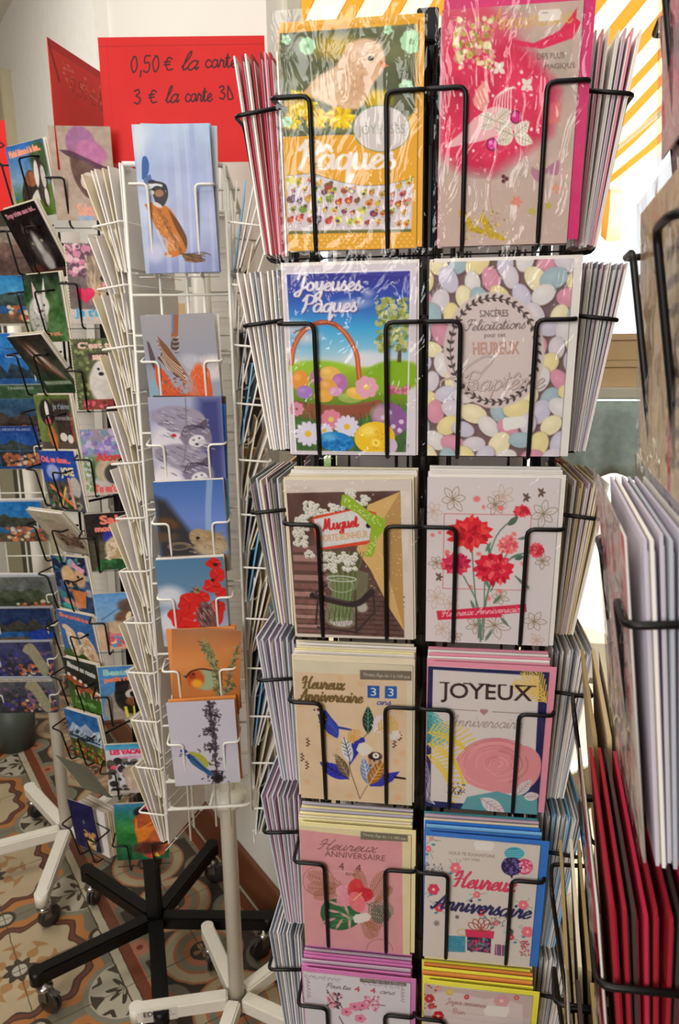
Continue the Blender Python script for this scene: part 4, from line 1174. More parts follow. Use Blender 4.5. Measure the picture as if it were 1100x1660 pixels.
def pc_tit():
    A = PQ(.112, .168, 265, 1132, 378, 1286, (196, 190, 202))
    A.noise(3, 40, 2)
    g = np.random.RandomState(4)
    stem = crom([(336, 1132), (338, 1170), (341, 1200), (338, 1240), (340, 1286)], 12)
    A.line([(336, 1132), (338, 1170), (341, 1200), (338, 1240), (340, 1286)], 2.5, (46, 38, 44))
    for cy, rx, n in ((1140, 8, 26), (1155, 13, 46), (1170, 8, 30), (1188, 15, 60), (1202, 6, 16), (1216, 15, 56), (1230, 6, 14), (1246, 8, 20), (1268, 17, 66), (1280, 12, 40)):
        for k in range(n):
            x, y = 338 + g.normal(0, .5) * rx - (4 if n > 50 else 0), cy + g.uniform(-7, 7); an = g.uniform(0, 6.28); l = g.uniform(2, 4.5)
            A.line([(x, y), (x + l * math.cos(an), y + l * math.sin(an))], 1.9, [(52, 42, 50), (78, 60, 84), (88, 72, 76), (36, 30, 36)][k % 4], smooth=False)
    A.line([(340, 1158), (352, 1163)], 3, (46, 38, 48)); A.ell(340, 1276, 9, 8, (34, 28, 34), 0, 3)
    A.poly([(292, 1222), (305, 1224), (318, 1232), (326, 1246), (322, 1254), (312, 1252), (298, 1240)], (168, 164, 66), smooth=True)
    A.poly([(293, 1226), (303, 1232), (316, 1250), (332, 1266), (328, 1270), (306, 1254), (294, 1240)], (52, 92, 136), smooth=True)
    A.line([(300, 1236), (322, 1262)], 2, (30, 52, 90)); A.line([(304, 1234), (316, 1248)], 1.6, (120, 156, 190))
    A.ell(287, 1227, 7.5, 6.5, (204, 206, 212)); A.ell(286, 1221, 6.5, 3.6, (40, 66, 156), 12); A.line([(279, 1226), (294, 1229)], 1.8, (22, 24, 54)); A.ell(294, 1231, 4, 5, (40, 60, 120)); A.poly([(280, 1228), (276, 1230), (281, 1231)], (40, 36, 36))
    A.ell(284, 1226, 1, 1, (0, 0, 0))
    return A

def simple(w, h, quad, base, ops, res=850):
    A = Art(w, h, quad if len(quad) == 4 and hasattr(quad[0], '__len__') else [(quad[0], quad[1]), (quad[2], quad[1]), (quad[2], quad[3]), (quad[0], quad[3])], base, res)
    for op in ops:
        getattr(A, op[0])(*op[1:-1] if isinstance(op[-1], dict) else op[1:], **(op[-1] if isinstance(op[-1], dict) else {}))
    return A

PK = (226, 120, 120)
D3 = dict(soft=3)
def black_spinner_pictures():
    """(name part of the label, painter) in 100 x 145 units; portrait postcards"""
    Q = (0, 0, 100, 145)
    L = {}
    L['dogs_kiss'] = simple(.105, .15, Q, (52, 110, 170), [('stops', [(0, (40, 100, 170)), (70, (120, 150, 180)), (100, (90, 120, 90))]), ('poly', [(0, 105), (100, 85), (100, 145), (0, 145)], (86, 116, 44)),
        ('ell', 82, 40, 24, 40, (60, 84, 50), 0, 8), ('poly', [(20, 125), (22, 90), (45, 55), (62, 60), (64, 90), (50, 115)], (56, 44, 36), {'smooth': True}), ('ell', 52, 70, 14, 15, (150, 90, 56)), ('ell', 55, 110, 10, 22, (206, 200, 190), 40),
        ('poly', [(66, 110), (62, 50), (78, 30), (92, 60), (90, 120), (78, 128)], (60, 50, 46), {'smooth': True}), ('ell', 68, 62, 6, 26, (214, 208, 200), 5), ('ell', 84, 70, 6, 22, (190, 184, 176)), ('ell', 84, 110, 5, 18, (206, 200, 190)),
        ('text', 'Ma\u00e2al bisous \u00e0 la fam...', 48, 15, 82, (236, 150, 120), 12, {'rot': -2, 'bold': 1})])
    L['black_kitten'] = simple(.105, .15, Q, (26, 20, 20), [('noise', 8, 30), ('ell', 55, 90, 22, 34, (90, 80, 76), -8, 12), ('ell', 55, 78, 8, 26, (190, 186, 182), -6, 5), ('ell', 60, 110, 12, 20, (176, 172, 168), 0, 6), ('poly', [(28, 50), (36, 30), (48, 52)], (70, 56, 54)), ('poly', [(58, 44), (66, 26), (74, 52)], (60, 50, 50)),
        ('ell', 42, 72, 3.5, 3, (150, 160, 120)), ('ell', 68, 70, 3.5, 3, (150, 160, 120)), ('ell', 20, 122, 16, 12, (96, 50, 36), 0, 8), ('rect', 10, 126, 96, 142, (70, 40, 34)), ('text', 'Trop triste sans toi...', 50, 14, 84, (226, 150, 170), 11, {'rot': -2, 'bold': .6})])
    L['white_lynx'] = simple(.105, .15, Q, (56, 84, 46), [('noise', 14, 30), ('stops', [(0, (36, 44, 36))] + [(60, (60, 96, 50)), (145, (66, 100, 54))]), ('noise', 18, 16), ('ell', 28, 88, 26, 42, (176, 172, 166), 8, 5), ('ell', 40, 66, 22, 24, (206, 202, 196), 0, 3), ('poly', [(22, 50), (24, 14), (36, 44)], (206, 170, 172)), ('poly', [(46, 44), (58, 8), (56, 50)], (210, 204, 200)),
        ('ell', 32, 64, 3, 2.5, (60, 60, 50)), ('ell', 48, 66, 3, 2.5, (60, 60, 50)), ('ell', 40, 78, 4, 3, (120, 70, 70)), ('splat', 40, (10, 70, 50, 125), 1, 3, [(120, 112, 100)], 3), ('text', 'Je suis ton ami...', 48, 128, 72, (226, 140, 110), 11, {'bold': .6})])
    L['horses'] = simple(.105, .15, Q, (40, 40, 34), [('stops', [(0, (50, 44, 38)), (80, (50, 56, 44)), (145, (36, 70, 40))]), ('noise', 14, 24), ('ell', 56, 60, 14, 46, (110, 74, 56), -22, 5), ('ell', 60, 64, 5, 40, (206, 196, 186), -24, 2), ('ell', 36, 50, 10, 34, (90, 60, 46), -18, 5), ('ell', 74, 88, 6, 24, (150, 120, 100), -26, 3), ('ell', 36, 48, 3, 20, (190, 180, 170), -16, 2),
        ('rect', 14, 112, 90, 122, (130, 150, 120)), ('text', 'Bonjour les amis', 52, 117, 74, (206, 206, 196), 9)])
    L['bernese_bench'] = simple(.105, .15, Q, (96, 112, 56), [('noise', 16, 20), ('poly', [(46, 10), (96, 10), (96, 110), (50, 110)], (56, 44, 40), {'soft': 8}), ('ell', 30, 40, 20, 30, (34, 28, 28), 0, 3), ('ell', 31, 34, 5, 20, (214, 208, 200)), ('ell', 30, 60, 8, 9, (190, 80, 90)), ('rect', 0, 108, 100, 145, (84, 70, 64)), ('ell', 36, 96, 12, 26, (176, 110, 66), -8), ('ell', 66, 96, 10, 10, (206, 200, 190)), ('ell', 84, 100, 8, 10, (206, 200, 190)),
        ('line', [(44, 92), (40, 140)], 9, (206, 120, 50)), ('text', 'Je t\u2019aime', 72, 28, 46, (170, 200, 210), 16), ('text', 'vraiment bien', 74, 52, 46, (200, 210, 216), 10), ('rect', 92, 44, 96, 106, (176, 50, 50))])
    L['party_cats'] = simple(.105, .15, Q, (34, 70, 156), [('noise', 12, 30), ('ell', 30, 50, 18, 18, (150, 160, 206), 0, 6), ('poly', [(0, 75), (100, 66), (100, 145), (0, 145)], (76, 72, 66), {'soft': 8}), ('splat', 90, (4, 80, 96, 140), 3, 8, [(60, 96, 50), (110, 90, 76), (50, 60, 44), (150, 140, 130)], 3), ('ell', 84, 85, 15, 24, (176, 170, 166), 0, 3), ('line', [(14, 82), (70, 132)], 6, (226, 116, 60)), ('line', [(56, 88), (36, 132)], 5, (226, 180, 90)), ('line', [(70, 66), (72, 136)], 7, (206, 150, 140)),
        ('text', 'Oui, on danse...', 44, 22, 80, (232, 110, 110), 15, {'bold': 1, 'rot': 3}), ('text', 'JOIE', 70, 52, 36, (236, 220, 170), 24, {'bold': 1})])
    L['cream_grass'] = simple(.105, .15, Q, (186, 176, 156), [('noise', 5, 40), ('poly', [(24, 30), (96, 40), (90, 130), (22, 128)], (176, 160, 140)), ('ell', 55, 96, 30, 20, (110, 84, 66), 20, 8), ('splat', 60, (30, 70, 86, 116), 3, 9, [(96, 70, 56), (140, 120, 100), (70, 56, 48)], 4, .3), ('text', 'Pens\u00e9es', 40, 28, 44, (96, 120, 96), 12)])
    L['icecream'] = simple(.105, .15, Q, (50, 70, 110), [('noise', 26, 18), ('splat', 60, (4, 4, 96, 140), 4, 12, [(40, 110, 130), (30, 36, 60), (150, 160, 170), (60, 120, 110)], 5), ('ell', 42, 50, 20, 28, (206, 170, 126), 0, 3), ('ell', 74, 52, 16, 24, (196, 156, 120), 0, 3), ('ell', 36, 66, 6, 7, (50, 36, 30)), ('ell', 52, 68, 5, 6, (50, 36, 30)), ('ell', 70, 50, 4, 4, (50, 36, 30)), ('poly', [(40, 86), (84, 88), (74, 130), (50, 128)], (196, 120, 70)), ('line', [(36, 86), (88, 90)], 6, (180, 110, 70)), ('ell', 36, 120, 26, 9, (200, 140, 130), 20, 4),
        ('text', 'Bisous', 76, 26, 34, (226, 150, 180), 13, {'rot': 24, 'bold': 1}), ('ell', 24, 128, 18, 6, (60, 160, 150), 20)])
    L['sheep'] = simple(.105, .15, Q, (56, 100, 156), [('noise', 5, 50), ('poly', [(0, 108), (50, 104), (100, 130), (100, 145), (0, 145)], (60, 90, 36), {'soft': 3}), ('poly', [(14, 50), (30, 44), (44, 60), (50, 110), (30, 120), (18, 92)], (206, 180, 150), {'smooth': True}), ('poly', [(52, 66), (70, 56), (92, 84), (98, 130), (64, 120)], (206, 176, 144), {'smooth': True}), ('ell', 20, 46, 13, 8, (214, 190, 160), 20), ('ell', 62, 60, 13, 9, (220, 200, 176), 10), ('splat', 60, (20, 60, 90, 120), 2, 5, [(226, 206, 180), (170, 136, 104)], 3),
        ('text', 'Elle est pas belle la vie !', 52, 16, 88, (226, 120, 100), 14, {'rot': 4, 'bold': .8})])
    L['cows'] = simple(.105, .15, Q, (40, 44, 34), [('stops', [(0, (40, 50, 40)), (60, (36, 36, 32)), (90, (60, 84, 40)), (145, (70, 116, 44))]), ('noise', 12, 24)] + [('ell', x, y, 13, 10, (150, 76, 44), 10) for x, y in ((14, 56), (28, 66), (45, 72), (58, 78), (74, 88), (90, 92), (36, 86))] + [('ell', x, y, 5, 5, (220, 206, 190)) for x, y in ((10, 46), (26, 54), (42, 60), (56, 68), (86, 84), (94, 86))] + [('line', [(x, 90), (x, 104)], 3, (210, 180, 150)) for x in (20, 30, 44, 66, 80, 92)] + [('text', 'Bisous en route', 52, 24, 80, (206, 206, 200), 15, {'rot': 12, 'bold': .8}), ('text', 'La famille', 44, 122, 60, (150, 206, 120), 14, {'rot': 6})])
    L['mountain'] = simple(.105, .15, Q, (44, 100, 150), [('stops', [(0, (40, 100, 160)), (60, (40, 90, 150)), (80, (70, 84, 50)), (145, (60, 70, 36))]), ('poly', [(0, 66), (20, 34), (40, 46), (60, 30), (80, 48), (100, 40), (100, 90), (0, 84)], (150, 166, 190)), ('poly', [(0, 70), (30, 54), (60, 66), (100, 60), (100, 84), (0, 80)], (50, 70, 90)), ('noise', 16, 14), ('splat', 90, (10, 96, 96, 140), 2, 4, [(196, 70, 50), (190, 150, 60), (90, 130, 50)], 4), ('pen', 'Les Alpes', 14, 70, 14, (206, 214, 224), 2.5, 6)])
    L['blue_night'] = simple(.105, .15, Q, (26, 26, 76), [('noise', 6, 40), ('ell', 62, 120, 22, 30, (120, 96, 60), 10, 8), ('splat', 30, (46, 84, 84, 140), 3, 8, [(196, 150, 90), (90, 70, 60), (206, 180, 130)], 3), ('ell', 50, 60, 4, 6, (90, 110, 90))])
    L['pink_hat'] = simple(.112, .155, Q, (168, 148, 132), [('noise', 4, 50), ('ell', 50, 26, 24, 26, (150, 96, 136), -20, 2), ('ell', 66, 40, 26, 18, (176, 104, 146), 20, 3), ('poly', [(14, 36), (34, 38), (70, 54), (98, 66), (60, 62), (28, 46)], (84, 44, 66), {'smooth': True}), ('poly', [(30, 46), (64, 60), (72, 90), (56, 110), (40, 92), (32, 70)], (96, 66, 56), {'smooth': True}), ('ell', 58, 84, 13, 14, (206, 190, 176)), ('ell', 60, 86, 9, 8, (50, 44, 46)), ('ell', 78, 118, 18, 30, (190, 160, 146), 0, 6), ('rect', 36, 134, 60, 145, (140, 160, 190)),
        ('text', 'Salut la belle', 70, 128, 68, (216, 150, 130), 18, {'bold': 1})])
    L['yorkie'] = simple(.105, .155, Q, (110, 96, 94), [('noise', 10, 30), ('splat', 40, (2, 2, 40, 60), 3, 8, [(206, 130, 160), (226, 180, 190), (96, 66, 84)], 3), ('ell', 64, 56, 30, 44, (150, 130, 112), 0, 6), ('ell', 66, 92, 30, 24, (196, 160, 124), 0, 8), ('splat', 90, (36, 20, 96, 104), 3, 10, [(176, 160, 140), (120, 100, 84), (206, 180, 150)], 6, .2, .7, 80), ('ell', 66, 62, 8, 6, (44, 34, 32)), ('ell', 67, 76, 6, 7, (220, 140, 150)), ('ell', 76, 106, 16, 10, (110, 84, 60), 0, 4), ('rect', 0, 118, 100, 145, (196, 186, 180)),
        ('ell', 22, 88, 9, 9, (214, 40, 84)), ('ell', 38, 88, 9, 9, (214, 40, 84)), ('poly', [(14, 92), (46, 92), (30, 108)], (214, 40, 84)), ('text', 'Je t\u2019adore', 52, 126, 86, (66, 160, 206), 18, {'bold': 1})])
    L['white_puppy'] = simple(.105, .155, Q, (84, 90, 56), [('splat', 200, (0, 0, 100, 145), 2, 5, [(110, 120, 70), (60, 70, 40), (140, 150, 96)], 3), ('ell', 60, 92, 34, 46, (206, 200, 192), 0, 4), ('ell', 56, 64, 20, 20, (214, 208, 200), 0, 3), ('ell', 46, 62, 2.5, 2.5, (20, 20, 20)), ('ell', 58, 64, 2.5, 2.5, (20, 20, 20)), ('ell', 50, 72, 5, 4, (30, 26, 26)), ('rect', 10, 124, 100, 145, (140, 56, 50)), ('splat', 20, (14, 128, 96, 143), 2, 5, [(214, 100, 110), (96, 40, 40)], 3), ('rect', 30, 30, 100, 44, (70, 50, 44)),
        ('text', 'C\u2019est trop', 56, 16, 84, (230, 190, 180), 15, {'bold': 1}), ('text', 'sans toi...', 66, 37, 56, (230, 190, 180), 12, {'bold': 1})])
    L['lilac_puppy'] = simple(.105, .155, Q, (150, 140, 150), [('splat', 90, (0, 0, 100, 60), 4, 9, [(160, 140, 200), (190, 170, 206), (120, 150, 170), (130, 110, 180)], 3), ('stops', [(60, (110, 140, 90)), (100, (130, 150, 120)), (120, (190, 180, 176)), (146, (196, 180, 172))]), ('ell', 50, 92, 28, 26, (190, 170, 144), 0, 3), ('ell', 56, 100, 18, 22, (60, 60, 58), 0, 3), ('ell', 78, 88, 12, 18, (206, 180, 150), -30, 3), ('splat', 40, (0, 60, 20, 140), 3, 6, [(120, 150, 100), (200, 200, 210)], 4),
        ('text', 'Alors !', 56, 62, 60, (206, 60, 70), 17, {'bold': 1.2}), ('text', 'Tu m\u2019oublies', 56, 132, 80, (226, 90, 90), 16, {'bold': 1.2})])
    L['sock_puppy'] = simple(.105, .15, Q, (36, 28, 26), [('poly', [(0, 66), (100, 60), (100, 145), (0, 145)], (84, 80, 64), {'soft': 20}), ('ell', 44, 60, 14, 16, (50, 50, 150), 0, 4), ('ell', 56, 92, 24, 32, (206, 184, 150), 0, 4), ('ell', 78, 68, 16, 18, (190, 130, 96), 0, 3), ('ell', 70, 84, 4, 14, (60, 36, 30), -30), ('splat', 50, (36, 70, 78, 120), 3, 8, [(220, 200, 170), (180, 156, 120)], 4, .3), ('splat', 60, (16, 120, 90, 143), 3, 9, [(50, 110, 60), (36, 80, 46)], 4, .3), ('text', 'Salut', 62, 17, 62, (236, 130, 110), 20, {'bold': 1.6}), ('text', 'mon pote', 54, 42, 70, (236, 140, 120), 15, {'bold': 1.4})])
    L['playing_dogs'] = simple(.105, .15, Q, (110, 160, 206), [('stops', [(0, (96, 150, 206)), (80, (140, 176, 206)), (84, (206, 170, 140)), (146, (200, 164, 136))]), ('line', [(10, 66), (60, 30), (90, 26)], 2, (60, 90, 130)), ('ell', 70, 36, 26, 20, (96, 80, 74), 20, 5), ('ell', 60, 66, 24, 22, (110, 80, 60), 0, 6), ('ell', 64, 60, 5, 12, (226, 210, 180), 20), ('ell', 36, 84, 30, 12, (196, 170, 140), 0, 6), ('text', 'Bonnes vacances', 60, 106, 78, (206, 110, 130), 12, {'bold': .8}), ('splat', 60, (20, 112, 90, 138), 3, 8, [(60, 150, 190), (200, 90, 110), (230, 200, 150)], 4)])
    L['rottweiler'] = simple(.105, .15, Q, (60, 120, 176), [('stops', [(0, (70, 130, 190)), (145, (96, 140, 180))]), ('ell', 44, 115, 40, 50, (150, 140, 130), 0, 4), ('ell', 62, 80, 34, 50, (34, 28, 28), 0, 3), ('poly', [(30, 60), (34, 34), (56, 46)], (24, 20, 22)), ('ell', 72, 62, 14, 26, (120, 96, 84), 0, 4), ('ell', 66, 76, 16, 14, (200, 190, 184), 0, 2), ('ell', 68, 76, 9, 9, (24, 22, 24)), ('ell', 64, 96, 14, 12, (130, 80, 50), 0, 3), ('line', [(48, 112), (50, 138)], 6, (220, 210, 60)), ('line', [(66, 112), (66, 140)], 6, (220, 210, 60)),
        ('text', 'Beaut\u00e9 !', 48, 15, 74, (150, 200, 190), 15, {'bold': 1.2}), ('text', 'petit rappel', 52, 34, 82, (236, 130, 90), 14, {'bold': 1.2, 'rot': -4})])
    L['cow_holiday'] = simple(.105, .155, Q, (206, 206, 214), [('grad', 0, 16, (60, 150, 190), (80, 170, 206)), ('splat', 60, (0, 44, 100, 145), 4, 11, [(60, 50, 50), (96, 84, 76), (130, 120, 110), (50, 44, 48)], 5), ('ell', 54, 84, 24, 22, (176, 156, 134), 0, 4), ('ell', 54, 104, 20, 34, (190, 170, 150), 0, 4), ('line', [(44, 100), (46, 140)], 5, (206, 186, 170)), ('line', [(62, 100), (60, 140)], 5, (206, 186, 170)), ('ell', 14, 66, 7, 6, (220, 90, 120)), ('rect', 0, 136, 100, 145, (190, 180, 170)),
        ('text', 'LES VACANCES', 56, 22, 92, (226, 50, 100), 13, {'bold': 1.3}), ('text', 'toujours', 54, 38, 50, (226, 150, 190), 10, {'bold': .6}), ('text', 'Avant ...', 50, 54, 60, (40, 40, 44), 13, {'bold': 1})])
    L['orange_swimsuit'] = simple(.118, .16, Q, (44, 120, 60), [('stops', [(0, (60, 130, 170)), (30, (50, 130, 110)), (60, (50, 130, 60)), (145, (30, 90, 60))]), ('noise', 10, 30), ('ell', 56, 22, 20, 14, (40, 24, 40), 0, 3), ('ell', 64, 8, 10, 8, (206, 40, 90)), ('poly', [(34, 40), (50, 26), (84, 30), (96, 70), (92, 130), (60, 140), (48, 128), (40, 100)], (176, 84, 46), {'smooth': True}), ('poly', [(36, 64), (66, 60), (96, 44), (96, 70), (72, 84), (44, 100), (40, 86)], (226, 130, 50), {'smooth': True}), ('line', [(40, 40), (44, 66), (90, 34)], 4, (226, 130, 50)), ('ell', 86, 90, 24, 26, (196, 100, 60), 0, 6), ('ell', 60, 116, 28, 16, (80, 40, 34), 0, 8), ('poly', [(60, 138), (72, 124), (78, 132), (66, 145)], (220, 60, 50)), ('poly', [(68, 136), (76, 128), (82, 140)], (226, 206, 60))])
    for k, (key, A) in enumerate(L.items()):
        A.noise(8, 6, k); A.noise(7, 20, k + 40)
    return L

def landscape_pictures():
    Q = (0, 0, 150, 105)
    def hills(A, y, amp, col, sd):
        g = np.random.RandomState(sd)
        p = [(0, 105)]
        x = 0
        while x < 151:
            p.append((x, y + g.uniform(-amp, amp))); x += 12
        p.append((151, 105))
        A.poly(p, col)
    out = []
    for k, (sky0, sky1, hill, low, town) in enumerate((
        ((130, 120, 110), (150, 130, 116), (110, 84, 74), (130, 100, 86), 0), ((40, 130, 190), (90, 160, 200), (50, 74, 70), (70, 60, 50), 1),
        ((30, 110, 190), (60, 140, 196), (50, 76, 60), (176, 120, 70), 2), ((30, 100, 180), (40, 110, 170), (36, 56, 70), (50, 56, 40), 0),
        ((60, 90, 60), (50, 74, 44), (50, 50, 36), (70, 60, 40), 0), ((40, 80, 110), (50, 70, 96), (60, 50, 44), (130, 90, 60), 1),
        ((22, 66, 140), (30, 80, 150), (50, 60, 60), (90, 70, 60), 3), ((30, 110, 180), (50, 120, 180), (60, 66, 56), (44, 100, 150), 1),
        ((96, 100, 96), (90, 100, 96), (70, 80, 60), (60, 76, 110), 2), ((30, 50, 90), (20, 40, 80), (60, 60, 56), (34, 70, 150), 0),
        ((60, 60, 96), (50, 60, 110), (60, 60, 90), (50, 50, 96), 4), ((90, 90, 96), (66, 70, 84), (60, 60, 70), (56, 60, 70), 4))):
        A = Art(.15, .105, [(0, 0), (150, 0), (150, 105), (0, 105)], sky0, 700)
        A.stops([(0, sky0), (60, sky1), (106, low)])
        hills(A, 42, 12, hill, k + 1); hills(A, 62, 7, tuple(int(v * .8) for v in hill), k + 20)
        if k in (1, 3, 7, 9): A.rect(0, 66, 150, 84, low if k == 7 else (34, 84, 140)); A.poly([(0, 84), (150, 78), (150, 105), (0, 105)], (90, 76, 60))
        A.noise(14, 16, k)
        if town:
            A.splat(46, (60, 66, 150, 102), 3, 7, [(196, 120, 80), (206, 190, 160), (150, 90, 60), (170, 90, 60)], k, .6, 1, 0)
        if k == 6:
            A.rect(0, 0, 150, 16, (24, 60, 130)); A.text('MASSIF DU MONT-BLANC', 75, 8, 120, (206, 214, 226), 6)
            for x in (50, 100): A.rect(x - 1, 16, x + 1, 105, (60, 96, 150))
            A.rect(0, 59, 150, 61, (60, 96, 150)); A.rect(0, 98, 150, 105, (30, 70, 130))
        if k == 3: A.text('Les Alpes', 100, 16, 50, (200, 210, 220), 7)
        if k == 4: A.text('CHAMONIX', 100, 8, 60, (196, 200, 196), 6)
        if k == 9: A.poly([(80, 70), (130, 56), (150, 84), (90, 96)], (30, 60, 150))
        if k in (10, 11):
            A.splat(60, (0, 30, 150, 100), 3, 8, [(60, 60, 130), (120, 90, 120), (90, 90, 96), (50, 50, 60)], k)
            A.poly([(86, 8), (104, 4), (118, 30), (134, 80), (120, 104), (104, 70), (92, 40), (78, 26)], (150, 146, 120), smooth=True)
        if k == 11: A.rect(0, 0, 150, 9, (190, 184, 170)); A.text('Les Hautes-Alpes en hiver', 80, 5, 120, (70, 66, 60), 6)
        A.noise(9, 5, k + 60)
        out.append(A)
    return out

def back_picture():
    A = Art(.105, .15, [(0, 0), (100, 0), (100, 143), (0, 143)], (208, 202, 192), 700)
    A.noise(2, 60, 3)
    A.line([(50, 12), (50, 130)], .8, (170, 166, 160), smooth=False)
    for k in range(4): A.line([(58, 60 + k * 14), (94, 60 + k * 14)], .8, (176, 172, 166), smooth=False)
    x = 6
    g = np.random.RandomState(2)
    while x < 26:
        w_ = g.choice([.6, 1.2, 1.8]); A.rect(x, 116, x + w_, 134, (96, 90, 90)); x += w_ + g.choice([.8, 1.4])
    A.line([(6, 8), (34, 8)], 1, (150, 146, 140), smooth=False); A.line([(6, 11), (28, 11)], .8, (150, 146, 140), smooth=False)
    return A

def greeting_back_picture():
    A = Art(.12, .172, [(0, 0), (100, 0), (100, 143), (0, 143)], (206, 198, 194), 900)
    A.noise(2, 60, 4)
    for x0, n in ((16, 5), (66, 6)):
        x = x0
        g = np.random.RandomState(n)
        for k in range(n):
            w_ = g.choice([1.6, 2.6, 3.6]); A.rect(x, 118, x + w_, 136, (24, 22, 24)); x += w_ + g.choice([1.6, 2.6])
    A.text('CODE 24', 12, 140, 14, (60, 54, 54), 3); A.pen('Carte', 34, 141, 4, (60, 54, 54), .8)
    return A

# ------------------------------------------------------------------ the room (its long wall runs away to the left)
WR = RZ(33.7)                       # room frame: x = across (v), y = along the wall (u)
def rp(v, u, z=0.0):
    return WR @ Vector((v, u, z))
def room_box(mb, v0, v1, u0, u1, z0, z1):
    mb.box(((v0 + v1) / 2, (u0 + u1) / 2, (z0 + z1) / 2), (v1 - v0, u1 - u0, z1 - z0), WR)
    return mb

class Nd:
    def __init__(s, nt): s.nt = nt
    def m(s, op, a, b=0.0, c=None):
        n = s.nt.nodes.new('ShaderNodeMath')
        n.operation = op
        for i, v in enumerate((a, b) if c is None else (a, b, c)):
            if isinstance(v, (int, float)): n.inputs[i].default_value = v
            else: s.nt.links.new(v, n.inputs[i])
        return n.outputs[0]
    def mix(s, f, a, b):
        n = s.nt.nodes.new('ShaderNodeMix')
        n.data_type = 'RGBA'
        s.nt.links.new(f, n.inputs['Factor'])
        for k, v in (('A', a), ('B', b)):
            if isinstance(v, tuple): n.inputs[k].default_value = lin(v) + (1,)
            else: s.nt.links.new(v, n.inputs[k])
        return n.outputs['Result']
    def lt(s, a, b): return s.m('LESS_THAN', a, b)
    def gt(s, a, b): return s.m('GREATER_THAN', a, b)
    def band(s, x, lo, hi): return s.m('MULTIPLY', s.gt(x, lo), s.lt(x, hi))
    def rep(s, x, c, p):
        t = s.m('FRACT', s.m('ADD', s.m('DIVIDE', s.m('SUBTRACT', x, c), p), 100.5))
        return s.m('MULTIPLY', s.m('SUBTRACT', t, .5), p)
    def hyp(s, a, b): return s.m('SQRT', s.m('ADD', s.m('MULTIPLY', a, a), s.m('MULTIPLY', b, b)))

